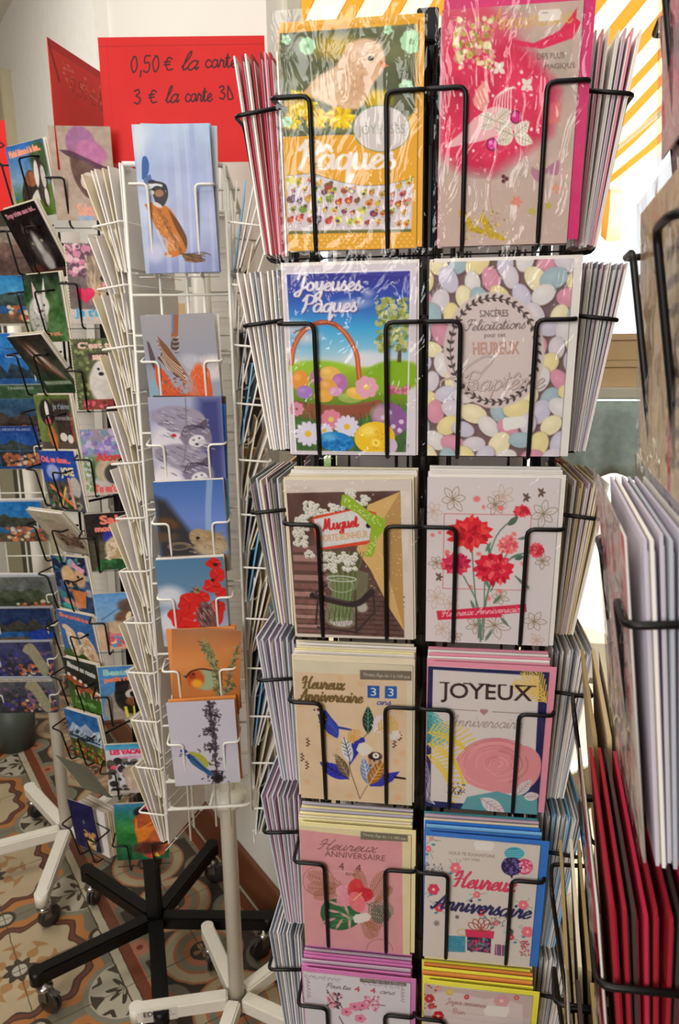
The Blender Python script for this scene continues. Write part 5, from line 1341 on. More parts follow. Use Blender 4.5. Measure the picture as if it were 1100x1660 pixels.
def floor_material():
    mt = bpy.data.materials.new('cement_tiles')
    mt.use_nodes = True
    nt = mt.node_tree
    b = nt.nodes['Principled BSDF']
    b.inputs['Roughness'].default_value = 0.35
    e = Nd(nt)
    tc = nt.nodes.new('ShaderNodeTexCoord')
    wob = nt.nodes.new('ShaderNodeTexNoise')
    wob.inputs['Scale'].default_value = 45
    nt.links.new(tc.outputs['Object'], wob.inputs['Vector'])
    sp = nt.nodes.new('ShaderNodeSeparateXYZ')
    nt.links.new(tc.outputs['Object'], sp.inputs[0])
    X, Y = sp.outputs[0], sp.outputs[1]
    wv = e.m('MULTIPLY', e.m('SUBTRACT', wob.outputs['Fac'], .5), .006)
    U = e.m('ADD', e.m('ADD', e.m('MULTIPLY', X, -.5548), e.m('MULTIPLY', Y, .832)), wv)
    V = e.m('ADD', e.m('ADD', e.m('MULTIPLY', X, .832), e.m('MULTIPLY', Y, .5548)), wv)
    a = e.rep(U, 1.733, .4)
    c = e.rep(V, .186, .4)
    r = e.hyp(a, c)
    th = e.m('ARCTAN2', c, a)
    c4 = e.m('COSINE', e.m('MULTIPLY', th, 4))
    c8 = e.m('COSINE', e.m('MULTIPLY', th, 8))
    c12 = e.m('COSINE', e.m('MULTIPLY', th, 12))
    Rr = e.m('ADD', e.m('ADD', e.m('MULTIPLY', c4, -.012), e.m('MULTIPLY', c12, .0085)), .155)
    d = e.m('SUBTRACT', r, Rr)
    ad = e.m('ABSOLUTE', d)
    g = e.mix(e.lt(d, .036), (126, 122, 104), (196, 126, 62))
    g = e.mix(e.lt(d, .011), g, (62, 34, 30))
    g = e.mix(e.lt(ad, .005), g, (116, 52, 38))
    g = e.mix(e.lt(d, -.011), g, (204, 184, 148))
    sc = e.m('MULTIPLY', e.band(r, .04, .092), e.gt(e.m('ADD', c8, e.m('MULTIPLY', e.m('SINE', e.m('MULTIPLY', r, 150)), .8)), .15))
    g = e.mix(sc, g, (184, 136, 84))
    g = e.mix(e.lt(r, e.m('ADD', e.m('MULTIPLY', c8, .006), .034)), g, (46, 40, 38))
    g = e.mix(e.m('MULTIPLY', e.lt(r, .018), e.gt(r, .002)), g, (204, 198, 182))
    A1 = e.m('SUBTRACT', .2, e.m('ABSOLUTE', a))
    C1 = e.m('SUBTRACT', .2, e.m('ABSOLUTE', c))
    rc = e.hyp(A1, C1)
    g = e.mix(e.lt(rc, .098), g, (140, 138, 120))
    g = e.mix(e.lt(rc, .084), g, (198, 190, 168))
    thc = e.m('ARCTAN2', C1, A1)
    sq = e.gt(e.m('ADD', e.m('SINE', e.m('ADD', e.m('MULTIPLY', rc, 95), e.m('MULTIPLY', e.m('COSINE', e.m('MULTIPLY', thc, 8)), 1.5))), e.m('MULTIPLY', e.m('COSINE', e.m('MULTIPLY', thc, 4)), .5)), .35)
    g = e.mix(e.m('MULTIPLY', e.lt(rc, .080), sq), g, (48, 42, 38))
    for p, q in ((A1, c), (a, C1)):
        ro = e.hyp(p, q)
        g = e.mix(e.lt(ro, .03), g, (50, 46, 42))
        g = e.mix(e.lt(ro, .02), g, (200, 194, 176))
    # border
    w = e.m('SUBTRACT', V, .386)
    wm = e.m('SUBTRACT', .2, e.m('ABSOLUTE', e.m('SUBTRACT', w, .2)))
    du = e.rep(U, 1.633, .2)
    rs = e.hyp(du, e.m('SUBTRACT', wm, .07))
    k = e.mix(e.lt(e.m('MINIMUM', e.m('SUBTRACT', rs, .052), e.m('SUBTRACT', wm, .066)), 0.0), (38, 36, 34), (136, 136, 118))
    k = e.mix(e.lt(e.m('MINIMUM', e.m('SUBTRACT', rs, .028), e.m('SUBTRACT', wm, .056)), 0.0), k, (190, 122, 92))
    k = e.mix(e.lt(rs, .009), k, (130, 40, 26))
    dr = e.rep(U, 1.533, .2)
    rr = e.hyp(dr, e.m('SUBTRACT', wm, .2))
    for lim, col in ((.112, (34, 32, 30)), (.104, (198, 130, 84)), (.098, (206, 188, 150)), (.074, (196, 126, 80)), (.066, (136, 138, 116)), (.05, (196, 124, 84)), (.032, (40, 34, 32))):
        k = e.mix(e.lt(rr, lim), k, col)
    thr = e.m('ARCTAN2', e.m('SUBTRACT', wm, .2), dr)
    pet = e.gt(e.m('COSINE', e.m('MULTIPLY', thr, 4)), e.m('SUBTRACT', e.m('MULTIPLY', rr, 60), .9))
    k = e.mix(e.m('MULTIPLY', e.lt(rr, .024), pet), k, (206, 150, 110))
    k = e.mix(e.lt(wm, .052), k, (128, 56, 34))
    k = e.mix(e.lt(wm, .026), k, (48, 42, 38))
    k = e.mix(e.lt(wm, .023), k, (208, 196, 168))
    k = e.mix(e.lt(wm, .0025), k, (44, 40, 36))
    k = e.mix(e.gt(w, .4), k, (176, 156, 122))
    g = e.mix(e.gt(w, 0.0), g, k)
    for q in (U, V):
        j = e.m('ABSOLUTE', e.rep(q, 1.733 if q is U else .186, .2))
        g = e.mix(e.lt(j, .0011), g, (60, 54, 46))
    n = nt.nodes.new('ShaderNodeTexNoise')
    n.inputs['Scale'].default_value = 9
    n.inputs['Detail'].default_value = 5
    nt.links.new(tc.outputs['Object'], n.inputs['Vector'])
    f = e.m('ADD', e.m('MULTIPLY', n.outputs['Fac'], .4), .12)
    g = e.mix(f, g, (92, 76, 56))
    nt.links.new(g, b.inputs['Base Color'])
    return mt

def plaster_material(name, col, strength):
    mt = mat(name, col, 0.8, var=.03, scale=3, bump=strength, bscale=28)
    return mt

M['floor'] = floor_material()
M['inner_paint'] = mat('beige_wall_paint', (150, 138, 120), .8)
M['plaster'] = plaster_material('smooth_plaster', (226, 222, 212), .12)
M['rough_plaster'] = plaster_material('rough_plaster', (228, 225, 218), .9)
M['skirting'] = mat('brown_wood', (110, 62, 36), 0.4, scale=6, var=.2)
M['doorpaint'] = mat('beige_door_paint', (182, 172, 142), 0.5)
M['doorgreen'] = mat('dark_door_gap', (84, 84, 66), 0.6)
M['frame_paint'] = mat('window_frame_paint', (226, 222, 206), 0.5)
M['pavement'] = mat('pale_pavement', (214, 206, 190), 0.8, scale=3, var=.1)
M['cardboard'] = mat('brown_cardboard', (226, 196, 150), 0.7)
M['teal_cloth'] = mat('grey_teal_cloth', (176, 196, 192), 0.8, scale=60, var=.3, bump=.5, bscale=40)

def glass_material(name, tint, refl=.9):
    mt = bpy.data.materials.new(name)
    mt.use_nodes = True
    nt = mt.node_tree
    nt.nodes.clear()
    out = nt.nodes.new('ShaderNodeOutputMaterial')
    mx = nt.nodes.new('ShaderNodeMixShader')
    tr = nt.nodes.new('ShaderNodeBsdfTransparent')
    tr.inputs['Color'].default_value = tint + (1,)
    gl = nt.nodes.new('ShaderNodeBsdfGlossy')
    gl.inputs['Roughness'].default_value = .02
    nt.links.new(edge_reflection(nt, .04), mx.inputs[0])
    nt.links.new(tr.outputs[0], mx.inputs[1])
    nt.links.new(gl.outputs[0], mx.inputs[2])
    nt.links.new(mx.outputs[0], out.inputs[0])
    return mt
M['glass'] = glass_material('window_glass', (.97, .98, .98))

link('floor', room_box(MB(), -3.2, 3.2, -3.0, 6.0, -.05, 0).mesh('floor', M['floor']), kind='structure')
link('ceiling', room_box(room_box(MB(), -3.3, .86, -3.1, 4.7, 2.8, 2.85), .86, 3.3, -3.1, 1.46, 2.8, 2.85).mesh('ceiling', M['plaster']), kind='structure')
link('wall_right', room_box(MB(), .786, .822, 1.413, 2.35, 0, 2.8).mesh('wall', M['plaster']), kind='structure')
link('wall_left', room_box(MB(), .745, .86, 2.35, 3.45, 0, 2.8).mesh('wall', M['rough_plaster']), kind='structure')
link('wall_over_door', room_box(room_box(MB(), .745, .86, 3.45, 4.6, 2.6, 2.8), .745, .86, 4.58, 4.7, 0, 2.8).mesh('wall', M['rough_plaster']), kind='structure')
link('wall_back', room_box(MB(), -3.2, .80, 4.6, 4.7, 0, 2.8).mesh('wall', M['plaster']), kind='structure')
link('wall_far_left', room_box(MB(), -3.3, -3.2, -3.0, 4.7, 0, 2.8).mesh('wall', M['inner_paint']), kind='structure')
link('wall_front', room_box(MB(), -3.2, 3.2, -3.1, -3.0, 0, 2.8).mesh('wall', M['inner_paint']), kind='structure')
link('wall_far_right', room_box(MB(), 3.2, 3.3, -3.0, 1.45, 0, 2.8).mesh('wall', M['inner_paint']), kind='structure')
link('baseboard_right', room_box(MB(), .768, .786, 1.413, 2.35, 0, .12).mesh('skirting', M['skirting'], bevel=.003), kind='structure')
link('baseboard_left', room_box(MB(), .727, .745, 2.35, 3.45, 0, .12).mesh('skirting', M['skirting'], bevel=.003), kind='structure')
door = link('door_1', room_box(MB(), .76, .80, 3.60, 4.5, 0, 2.6).mesh('door', M['doorgreen']), kind='structure')
link('door_frame', room_box(room_box(MB(), .70, .85, 3.45, 3.60, 0, 2.6), .70, .85, 4.46, 4.58, 0, 2.6).mesh('door_frame', M['doorpaint'], bevel=.004), door)

# shop window wall: full-height panes in a pale frame, seen in the gaps between the racks
win = MB()
for v0, v1 in ((.822, .86), (1.50, 1.55), (2.25, 2.30), (3.1, 3.15)):
    room_box(win, v0, v1, 1.40, 1.45, 0, 2.75)
room_box(win, .86, 3.1, 1.40, 1.45, 0, .12)
room_box(win, .86, 3.1, 1.40, 1.45, 2.66, 2.75)
wo = link('window_1', win.mesh('window_frame', M['frame_paint'], bevel=.003), kind='structure')
for v0, v1 in ((.86, 1.50), (1.55, 2.25), (2.30, 3.1)):
    link('window_pane', room_box(MB(), v0, v1, 1.423, 1.428, .12, 2.66).mesh('pane', M['glass']), wo)

# outside: pavement, the striped awning with its valance, greenery
link('pavement', room_box(MB(), .2, 9, 1.46, 11, -.12, -.02).mesh('pavement', M['pavement']), kind='structure')

def awning():
    mt = bpy.data.materials.new('striped_canvas')
    mt.use_nodes = True
    nt = mt.node_tree
    nt.nodes.clear()
    e = Nd(nt)
    tc = nt.nodes.new('ShaderNodeTexCoord')
    sp = nt.nodes.new('ShaderNodeSeparateXYZ')
    nt.links.new(tc.outputs['Object'], sp.inputs[0])
    x = e.rep(sp.outputs[0], 0, .17)
    col = e.mix(e.lt(e.m('ABSOLUTE', x), .03), (255, 248, 222), (244, 186, 96))
    col = e.mix(e.lt(e.m('ABSOLUTE', e.m('SUBTRACT', e.m('ABSOLUTE', x), .031)), .002), col, (190, 130, 60))
    df = nt.nodes.new('ShaderNodeBsdfDiffuse'); tl = nt.nodes.new('ShaderNodeBsdfTranslucent')
    ad = nt.nodes.new('ShaderNodeMixShader'); ad.inputs[0].default_value = .6
    out = nt.nodes.new('ShaderNodeOutputMaterial')
    nt.links.new(col, df.inputs[0]); nt.links.new(col, tl.inputs[0])
    nt.links.new(df.outputs[0], ad.inputs[1]); nt.links.new(tl.outputs[0], ad.inputs[2]); nt.links.new(ad.outputs[0], out.inputs[0])
    root = bpy.data.objects.new('awning', None)
    COL.objects.link(root)
    root['label'] = 'orange and cream striped awning outside the window with scalloped valance'
    root['category'] = 'awning'
    # canopy frame: x along the shop front (v), y outwards (u)
    root.matrix_world = WR @ T(2.3, 1.5, 0)
    n = 60
    me = MB()
    for i in range(n + 1):
        x = -1.5 + 3.0 * i / n
        for j, (y, z) in enumerate(((0, 3.20), (.35, 2.95), (.7, 2.71), (1.05, 2.49), (1.3, 2.35))):
            me.v.append(Vector((x, y, z - .02 * math.sin(j) * math.cos(x * 9))))
    for i in range(n):
        for j in range(4):
            me.f.append((i * 5 + j, i * 5 + j + 1, (i + 1) * 5 + j + 1, (i + 1) * 5 + j))
    c = link('canopy', me.mesh('canopy', mt, smooth=True), root)
    c.modifiers.new('thickness', 'SOLIDIFY').thickness = .002
    me = MB()
    n = 120
    for i in range(n + 1):
        x = -1.5 + 3.0 * i / n
        ph = abs(math.sin(x * math.pi / .26))
        for j in range(4):
            me.v.append(Vector((x, 1.3 + .012 * math.sin(x * 30 + j) * j / 3, 2.35 - (.26 + .03 * ph) * j / 3)))
    for i in range(n):
        for j in range(3):
            me.f.append((i * 4 + j, i * 4 + j + 1, (i + 1) * 4 + j + 1, (i + 1) * 4 + j))
    c = link('valance', me.mesh('valance', mt, smooth=True), root)
    c.modifiers.new('thickness', 'SOLIDIFY').thickness = .002
    link('front_bar', MB().tube([(-1.5, 1.3, 2.34), (1.5, 1.3, 2.34)], .012, 8).mesh('bar', M['frame_paint'], True), root)
    for x in (-1.1, 1.1):
        link('support_arm', MB().tube([(x, 0, 2.5), (x, .7, 2.62), (x, 1.3, 2.34)], .012, 8).mesh('arm', M['frame_paint'], True), root)
awning()

def bush(name, loc, size, col, label, n=900, seed=1):
    g = random.Random(seed)
    root = bpy.data.objects.new(name, None)
    COL.objects.link(root)
    root.location = loc
    root['label'] = label
    root['category'] = 'shrub'
    mt = mat(name + '_leaf', col, .6, var=.35, scale=14)
    me = MB()
    for k in range(n):
        a, b_ = g.uniform(0, 2 * math.pi), g.uniform(-1, 1)
        rr = (.75 + .25 * g.random())
        p = Vector((math.cos(a) * math.sqrt(1 - b_ * b_) * size[0], math.sin(a) * math.sqrt(1 - b_ * b_) * size[1], size[2] * (1.05 + b_))) * rr
        d1 = Vector((g.uniform(-1, 1), g.uniform(-1, 1), g.uniform(-1, 1))).normalized() * .07
        d2 = d1.orthogonal().normalized() * .03
        i = len(me.v)
        me.v += [p - d1, p + d2, p + d1, p - d2]
        me.f.append((i, i + 1, i + 2, i + 3))
    link('foliage', me.mesh('foliage', mt), root)
    link('stem', MB().tube([(0, 0, -.1), (0.02, 0, size[2] * .8)], .04, 8).mesh('stem', M['skirting']), root)
bush('shrub', rp(2.6, 5.2, 0), (.9, .7, 1.05), (150, 170, 110), 'green shrub standing outside beyond the striped awning', 1500, 2)
bush('shrub', rp(1.75, 4.2, 0), (.5, .5, .85), (130, 160, 130), 'pale green shrub seen between the two card columns of the centre rack', 1100, 3)

# display stand with two boxes in the window, right of the centre rack
root = bpy.data.objects.new('display_stand', None)
COL.objects.link(root)
root.matrix_world = T(.66, 1.72, 0) @ RZ(-12)
root['label'] = 'pale display stand draped in grey-green cloth before the shop window'
root['category'] = 'display stand'
link('top', MB().box((0, 0, 1.395), (.34, .26, .025)).mesh('top', M['frame_paint'], bevel=.003), root)
me = MB()
n = 24
for i in range(n + 1):
    x = -.16 + .32 * i / n
    for j in range(6):
        me.v.append(Vector((x, -.13 - .012 * math.sin(i * 1.1) * j / 5 - .01, 1.38 - .034 * j - .012 * math.sin(i * .5) * (j == 5))))
for i in range(n):
    for j in range(5):
        me.f.append((i * 6 + j, i * 6 + j + 1, (i + 1) * 6 + j + 1, (i + 1) * 6 + j))
o = link('cloth', me.mesh('cloth', M['teal_cloth'], smooth=True), root)
o.modifiers.new('thickness', 'SOLIDIFY').thickness = .002
for x in (-.15, .15):
    for y in (-.1, .1):
        link('leg', MB().box((x, y, .69), (.02, .02, 1.385)).mesh('leg', M['frame_paint']), root)
link('shelf', MB().box((0, 0, .72), (.3, .22, .015)).mesh('shelf', M['frame_paint']), root)
for k, lb in enumerate(('lower brown cardboard box on the pale display stand by the window', 'upper brown cardboard box stacked on the pale display stand by the window')):
    b = bpy.data.objects.new('cardboard_box', None)
    COL.objects.link(b)
    b.matrix_world = T(.655, 1.71, 1.4075 + k * .0565) @ RZ(-14 + k * 3)
    b['label'] = lb; b['category'] = 'box'
    link('box_body', MB().box((0, 0, .021), (.26, .2, .042)).mesh('body', M['cardboard'], bevel=.001), b)
    link('lid', MB().box((0, 0, .049), (.266, .206, .014)).mesh('lid', M['cardboard'], bevel=.001), b)

# wall shelf with a box, between the white stand and the centre rack
WS = WR @ T(.66, 1.62, 0)
root = bpy.data.objects.new('wall_shelf', None)
COL.objects.link(root)
root.matrix_world = WS
root['label'] = 'dark open wooden shelf on the white wall behind the centre rack'
root['category'] = 'shelf'
M['dark_wood'] = mat('dark_wood', (52, 40, 34), .5, scale=10, var=.25)
M['honey_wood'] = mat('honey_wood', (176, 118, 58), .45, scale=8, var=.2)
link('case', MB().box((.115, 0, 1.40), (.02, .26, .24)).box((0, .125, 1.40), (.25, .012, .24)).box((0, -.125, 1.40), (.25, .012, .24)).mesh('case', M['dark_wood'], bevel=.001), root)
link('top_board', MB().box((0, 0, 1.527), (.25, .27, .014)).mesh('board', M['dark_wood'], bevel=.001), root)
link('base_board', MB().box((-.005, 0, 1.272), (.26, .28, .016)).mesh('board', M['honey_wood'], bevel=.002), root)
b = link('cardboard_box', MB().box((0, 0, .029), (.16, .22, .058)).mesh('box', M['cardboard'], bevel=.002), mtx=WR @ T(.66, 1.62, 1.5345),
         label='small brown cardboard box on top of the dark wall shelf', cat='box')
link('tape', MB().box((0, 0, .0585), (.162, .03, .001)).mesh('tape', M['kraft']), b)

def poster():
    A = Art(.24, .36, [(0, 0), (100, 0), (100, 150), (0, 150)], (140, 186, 214), 500)
    A.noise(4, 40, 2); A.ell(50, 110, 34, 24, (196, 206, 214), 0, 10); A.rect(4, 4, 96, 6, (206, 214, 220)); A.rect(4, 144, 96, 146, (206, 214, 220))
    return card_mesh(A, .002)
link('poster', poster(), mtx=WR @ T(.78, 1.55, .86) @ RZ(-90), label='pale blue poster on the white wall behind the white stand', cat='poster')

# ------------------------------------------------------------------ parts the racks share
def empty(name, mtx, label, cat, group=None):
    o = bpy.data.objects.new(name, None)
    COL.objects.link(o)
    o.matrix_world = mtx
    o['label'] = label
    o['category'] = cat
    if group: o['group'] = group
    return o

def pocket_mesh(mname, w, wi, H, dt, db, r, m, back=True):
    """wire pocket. origin: bottom of the pocket in the frame plane, outwards = -y"""
    b = MB()
    wo_ = w / 2 + .004
    for s in (-1, 1):
        b.tube([(s * wo_, 0, H + .006), (s * wo_, -dt, H), (s * wi, -dt, H), (s * wi, -db, -.002), (s * wi, 0.0, -.004)], r, 8, fil=.007)
    b.tube([(-wo_, -.002, -.004), (wo_, -.002, -.004)], r * .4, 6)
    if back:
        b.tube([(-wo_, 0, H + .006), (wo_, 0, H + .006)], r * .7, 6)
    return b.mesh(mname, m, True)

_slab = {}
def slab(w, h, mname, t=.0013):
    k = (round(w, 4), round(h, 4), mname, t)
    if k not in _slab:
        me = MB().box((0, 0, h / 2), (w, t, h)).mesh('card_' + mname, M[mname])
        _slab[k] = me
    return _slab[k]

def sleeve_mesh(w, h, seed=1, amp=.0011):
    g = np.random.RandomState(seed)
    n, mrow = 14, 20
    ph = g.uniform(0, 6, 8)
    b = MB()
    for j in range(mrow + 1):
        for i in range(n + 1):
            x, z = -w / 2 + w * i / n, h * j / mrow - .004
            e_ = min(i, n - i, j, mrow - j)
            y = -.0022 - amp * (math.sin(x * 130 + z * 60 + ph[0]) * math.sin(z * 90 - x * 40 + ph[1]) + g.uniform(-.5, .5)) * (1 if e_ > 0 else .2)
            b.v.append(Vector((x, y, z)))
    for j in range(mrow):
        for i in range(n):
            a = j * (n + 1) + i
            b.f.append((a, a + 1, a + n + 2, a + n + 1))
    return b.mesh('sleeve', M['sleeve'], True)

CW = {'white': 'white', 'lilac': 'lilac', 'pinklilac': 'pinkish lilac', 'bluegrey': 'blue-grey', 'cream': 'cream', 'pale_yellow': 'pale yellow', 'kraft': 'brown', 'goldpaper': 'dull gold',
      'red': 'red', 'crimson': 'crimson', 'rose': 'rose', 'magenta': 'magenta', 'orchid': 'orchid pink', 'blue': 'blue', 'skyblue': 'light blue', 'yellow': 'yellow', 'orange': 'orange',
      'amber': 'amber', 'dark': 'dark', 'teal': 'teal', 'olive': 'grey-green'}
NTH = ['first', 'second', 'third', 'fourth', 'fifth', 'sixth', 'seventh', 'eighth', 'ninth', 'tenth', 'eleventh', 'twelfth', 'thirteenth']
def stack(F, cx, zb, n, w, h, cols, lab, grp, name='greeting_card', cat='card', y0=.014, sp=.0042, l0=2, l1=8, env=None, jit=1.0, up=0.0, roll=0.8, seed=0, skip=()):
    """n cards standing one behind the other in a pocket; number 0 is the innermost"""
    g = random.Random(seed * 31 + int(zb * 1000) + n)
    out = []
    for i in range(n):
        if i in skip: continue
        t = i / max(1, n - 1)
        c = cols[i % len(cols)]
        mt_ = F @ T(cx + g.uniform(-.0015, .0015) * jit, -(y0 + i * sp), zb + up * (n - 1 - i) + g.uniform(0, .0015) * jit) @ RX(l0 + (l1 - l0) * t + g.uniform(-.5, .5) * jit) @ RY(g.uniform(-roll, roll))
        o = link(name, slab(w, h, c, round(min(.0028, sp * .6), 5)), mtx=mt_, label=lab.format(c=CW[c], n=NTH[i], b=NTH[n - 1 - i]), cat=cat, group=grp)
        if env:
            link('envelope', slab(w - .004, h - .006, env[i % len(env)], round(sp * .28, 5)), o, T(0, sp * .46, .0))
        out.append(o)
    return out

def star_base(root, m_, legs, L, hz, rw=.028, hollow=False, rubber='rubber', start=.02):
    """legs of flat tube with a caster below each end; root origin on the floor at the post"""
    for a in legs:
        d = Matrix.Rotation(R(a), 4, 'Z')
        leg = link('leg', MB().box(((L + start) / 2, 0, 0), (L - start, rw, .034)).mesh('leg', m_, bevel=.004), root, T(0, 0, hz) @ d)
        if hollow:
            pass
        link('end_cap', MB().lathe([(rw * .5, -.0172), (rw * .5, .0172)], 16, (L, 0, 0)).mesh('cap', m_, True), leg)
        sw = random.Random(int(a) + 7).uniform(0, 360)
        cz = hz - .017
        c = link('caster', MB().lathe([(.009, cz), (.009, cz - .012), (.017, cz - .013), (.020, cz - .02), (.017, cz - .027), (.006, cz - .028)], 18).mesh('caster_plate', M['chrome'], True), root, d @ T(L - .012, 0, 0) @ RZ(sw))
        rwh = (cz - .022) / 2 * .98
        wz = rwh + .001
        wm_ = MB()
        Q = T(.012, 0, wz) @ RX(90)
        for s in (-1, 1):
            wm_.lathe([(rwh * .55, s * .005 - .0035), (rwh * .95, s * .005 - .0035), (rwh, s * .005 - .002), (rwh, s * .005 + .002), (rwh * .95, s * .005 + .0035), (rwh * .55, s * .005 + .0035)], 24, mtx=Q)
        link('wheel', wm_.mesh('wheel', M['rubber'], True), c)
        link('fork', MB().box((.004, -.011, wz + rwh * .55), (.02, .003, rwh * 1.1)).box((.004, .011, wz + rwh * .55), (.02, .003, rwh * 1.1)).box((.004, 0, wz + rwh * 1.12), (.022, .025, .003)).mesh('fork', M['smoke_plastic'], bevel=.001), c)
        link('brake_lever', MB().box((.03, 0, wz + rwh * .9), (.026, .014, .003), RY(0)).mesh('lever', M['smoke_plastic'], bevel=.001), c)

ROWS = ['topmost', 'second', 'third', 'fourth', 'fifth', 'sixth', 'seventh', 'eighth', 'ninth', 'tenth', 'eleventh', 'twelfth']

# ------------------------------------------------------------------ centre rack: black wire spinner of greeting cards
CM = T(.084, .735, 0) @ RZ(-8)
HALF = .128
def face(k):
    return CM @ T(0, HALF, 0) @ RZ(90 * k) @ T(0, -HALF, 0)
FR, FRT, FBK, FLF = face(0), face(1), face(2), face(-1)
rack = empty('card_spinner_rack', CM @ T(0, HALF, 0), 'tall black wire spinner rack full of sleeved greeting cards, centre of the room', 'card rack')
RI = rack.matrix_world.inverted()
zb_ = [1.587, 1.397, 1.207, 1.018, .828, .640, .452]
pm = pocket_mesh('wire_pocket', .126, .033, .124, .050, .030, .0021, M['wire_black'])
for F, cxs in ((FR, (-.0665, .0665)), (FRT, (-.0665, .0665)), (FLF, (-.0665, .0665)), (FBK, (-.0665, .0665))):
    for cx in cxs:
        for z in zb_:
            link('wire_pocket', pm, rack, RI @ F @ T(cx, 0, z))
        f = MB()
        for s in (-.04, .04):
            f.tube([(s, 0, .40), (s, 0, 1.775)], .0018, 6)
        for z in zb_:
            f.tube([(-.06, .002, z + .06), (.06, .002, z + .06)], .0012, 6)
        f.tube([(-.060, 0, .40), (-.060, 0, 1.775), (.060, 0, 1.775), (.060, 0, .40)], .0018, 8, fil=.01)
        link('column_frame', f.mesh('column_frame', M['wire_black'], True), rack, RI @ F @ T(cx, .001, 0))
    link('corner_post', MB().box((0, .004, .86), (.011, .010, .92)).box((0, .004, 1.53), (.004, .004, .46)).mesh('post', M['wire_black'], bevel=.001), rack, RI @ F)
link('centre_pole', MB().lathe([(.016, .12), (.016, 1.80)], 20).mesh('pole', M['wire_black'], True), rack)
link('top_plate', MB().tube([(-.11, -.11, 1.79), (.11, .11, 1.79)], .006, 8).tube([(.11, -.11, 1.79), (-.11, .11, 1.79)], .006, 8).lathe([(.03, 1.775), (.03, 1.81), (.02, 1.815)], 20).mesh('top', M['wire_black'], True), rack)
link('price_clip', MB().box((0, -.012, 1.772), (.019, .012, .026)).tube([(0, -.014, 1.76), (-.002, -.016, 1.73), (0, -.018, 1.70)], .0022, 8).box((-.004, -.016, 1.70), (.003, .004, .05)).box((.004, -.016, 1.70), (.003, .004, .05)).mesh('clip', M['wire_black'], bevel=.001), rack, RI @ FR)
star_base(rack, M['paint_black'], (20, 92, 164, 236, 308), .30, .095)

def print_card(F, cx, zb, art, lab, w, h, lean, roll=0, dx=0, yy=-.026, env=None, env_dx=0, env_dz=0, sleeve=True, seed=1, sticker=None, env2=None, grp=None, name='greeting_card', cat='card', scallop=0, ew=.004):
    M_ = F @ T(cx + dx, yy, zb) @ RX(lean) @ RY(roll)
    o = link(name, card_mesh(art, scallop=scallop), mtx=M_, label=lab, cat=cat, group=grp)
    if env:
        link('envelope', slab(w + ew, h + ew * .7, env, .0011), o, T(env_dx, .0016, env_dz))
    if env2:
        link('insert', slab(w + ew * .3, h + ew * .3, env2, .0009), o, T(env_dx * .6, .003, env_dz * .5))
    if sleeve:
        link('plastic_sleeve', sleeve_mesh(w + .013, h + .016, seed), o, T(.001, 0, 0))
    return o

LC, RC = -.0665, .0665
cards = [
 (LC, 0, art_chick, .118, .178, 8, .3, 'yellow Easter card with a fluffy chick, Joyeuses P\u00e2ques, in clear sleeve', dict(env='amber', env_dx=.003, env_dz=.001, dx=0)),
 (RC, 0, art_magic, .112, .182, 8, 0, 'pink birthday card with gold shoes and bows, in crinkled clear sleeve', dict(env='magenta', env_dx=.0055, env_dz=.003, dx=.002, ew=.008)),
 (LC, 1, art_basket, .121, .176, 7, 0, 'Easter card with a basket of painted eggs under blue sky', dict(env='white')),
 (RC, 1, art_baptism, .123, .176, 7, 0, 'baptism card covered in pastel sugared almonds with a white oval', dict(env='white', env_dx=.006, env2='crimson')),
 (LC, 2, art_muguet, .121, .170, 7, -1, 'lily of the valley card with glass vase and green ribbon, Muguet', dict(env='cream')),
 (RC, 2, art_carnation, .121, .174, 7, 0, 'white birthday card with red carnations, Heureux Anniversaire banner', dict(env='white', env_dx=.003)),
 (LC, 3, art_parrots, .121, .172, 7, 0, 'beige birthday card with blue birds and the age 33', dict(env='cream', env_dz=.003)),
 (RC, 3, art_rose, .117, .172, 7, .4, 'Joyeux Anniversaire card with a big pink rose and navy border', dict(env='rose', env_dx=.005, env_dz=.002)),
 (LC, 4, art_hibiscus, .120, .170, 7, .2, 'pink birthday card with hibiscus and monstera leaf, age 44', dict(env='pale_yellow', env_dx=.003, env_dz=.002)),
 (RC, 4, art_gift, .117, .170, 7, .6, 'white birthday card with balloons and presents, blue envelope behind', dict(env='blue', env_dx=.006, ew=.006)),
 (LC, 5, art_cherry, .121, .172, 7, .4, 'white birthday card with pink cherry blossom twigs, Pour tes 44 ans', dict(env='orchid', env_dx=.004, env_dz=.002)),
 (RC, 5, art_friendship, .117, .172, 7, .8, 'pale flowered Joyeux anniversaire card, bottom of the right column, yellow envelope', dict(env='yellow', env_dx=.005, env_dz=.002)),
]
behind = {(0, 0): ['white', 'cream'], (1, 0): ['white', 'rose'], (0, 1): ['white', 'white', 'pinklilac'], (1, 1): ['white', 'rose', 'white', 'white'],
          (0, 2): ['cream', 'white', 'white', 'cream'], (1, 2): ['white', 'white', 'white'], (0, 3): ['cream', 'white', 'cream', 'pale_yellow', 'white', 'cream'],
          (1, 3): ['rose', 'white', 'rose', 'white', 'rose'], (0, 4): ['lilac', 'pale_yellow', 'lilac', 'pale_yellow', 'cream', 'pale_yellow'],
          (1, 4): ['teal', 'pinklilac', 'cream', 'blue', 'skyblue', 'blue'], (0, 5): ['orchid', 'pinklilac', 'orchid', 'orchid', 'pinklilac', 'orchid'],
          (1, 5): ['pale_yellow', 'yellow', 'orange', 'yellow', 'orange', 'yellow']}
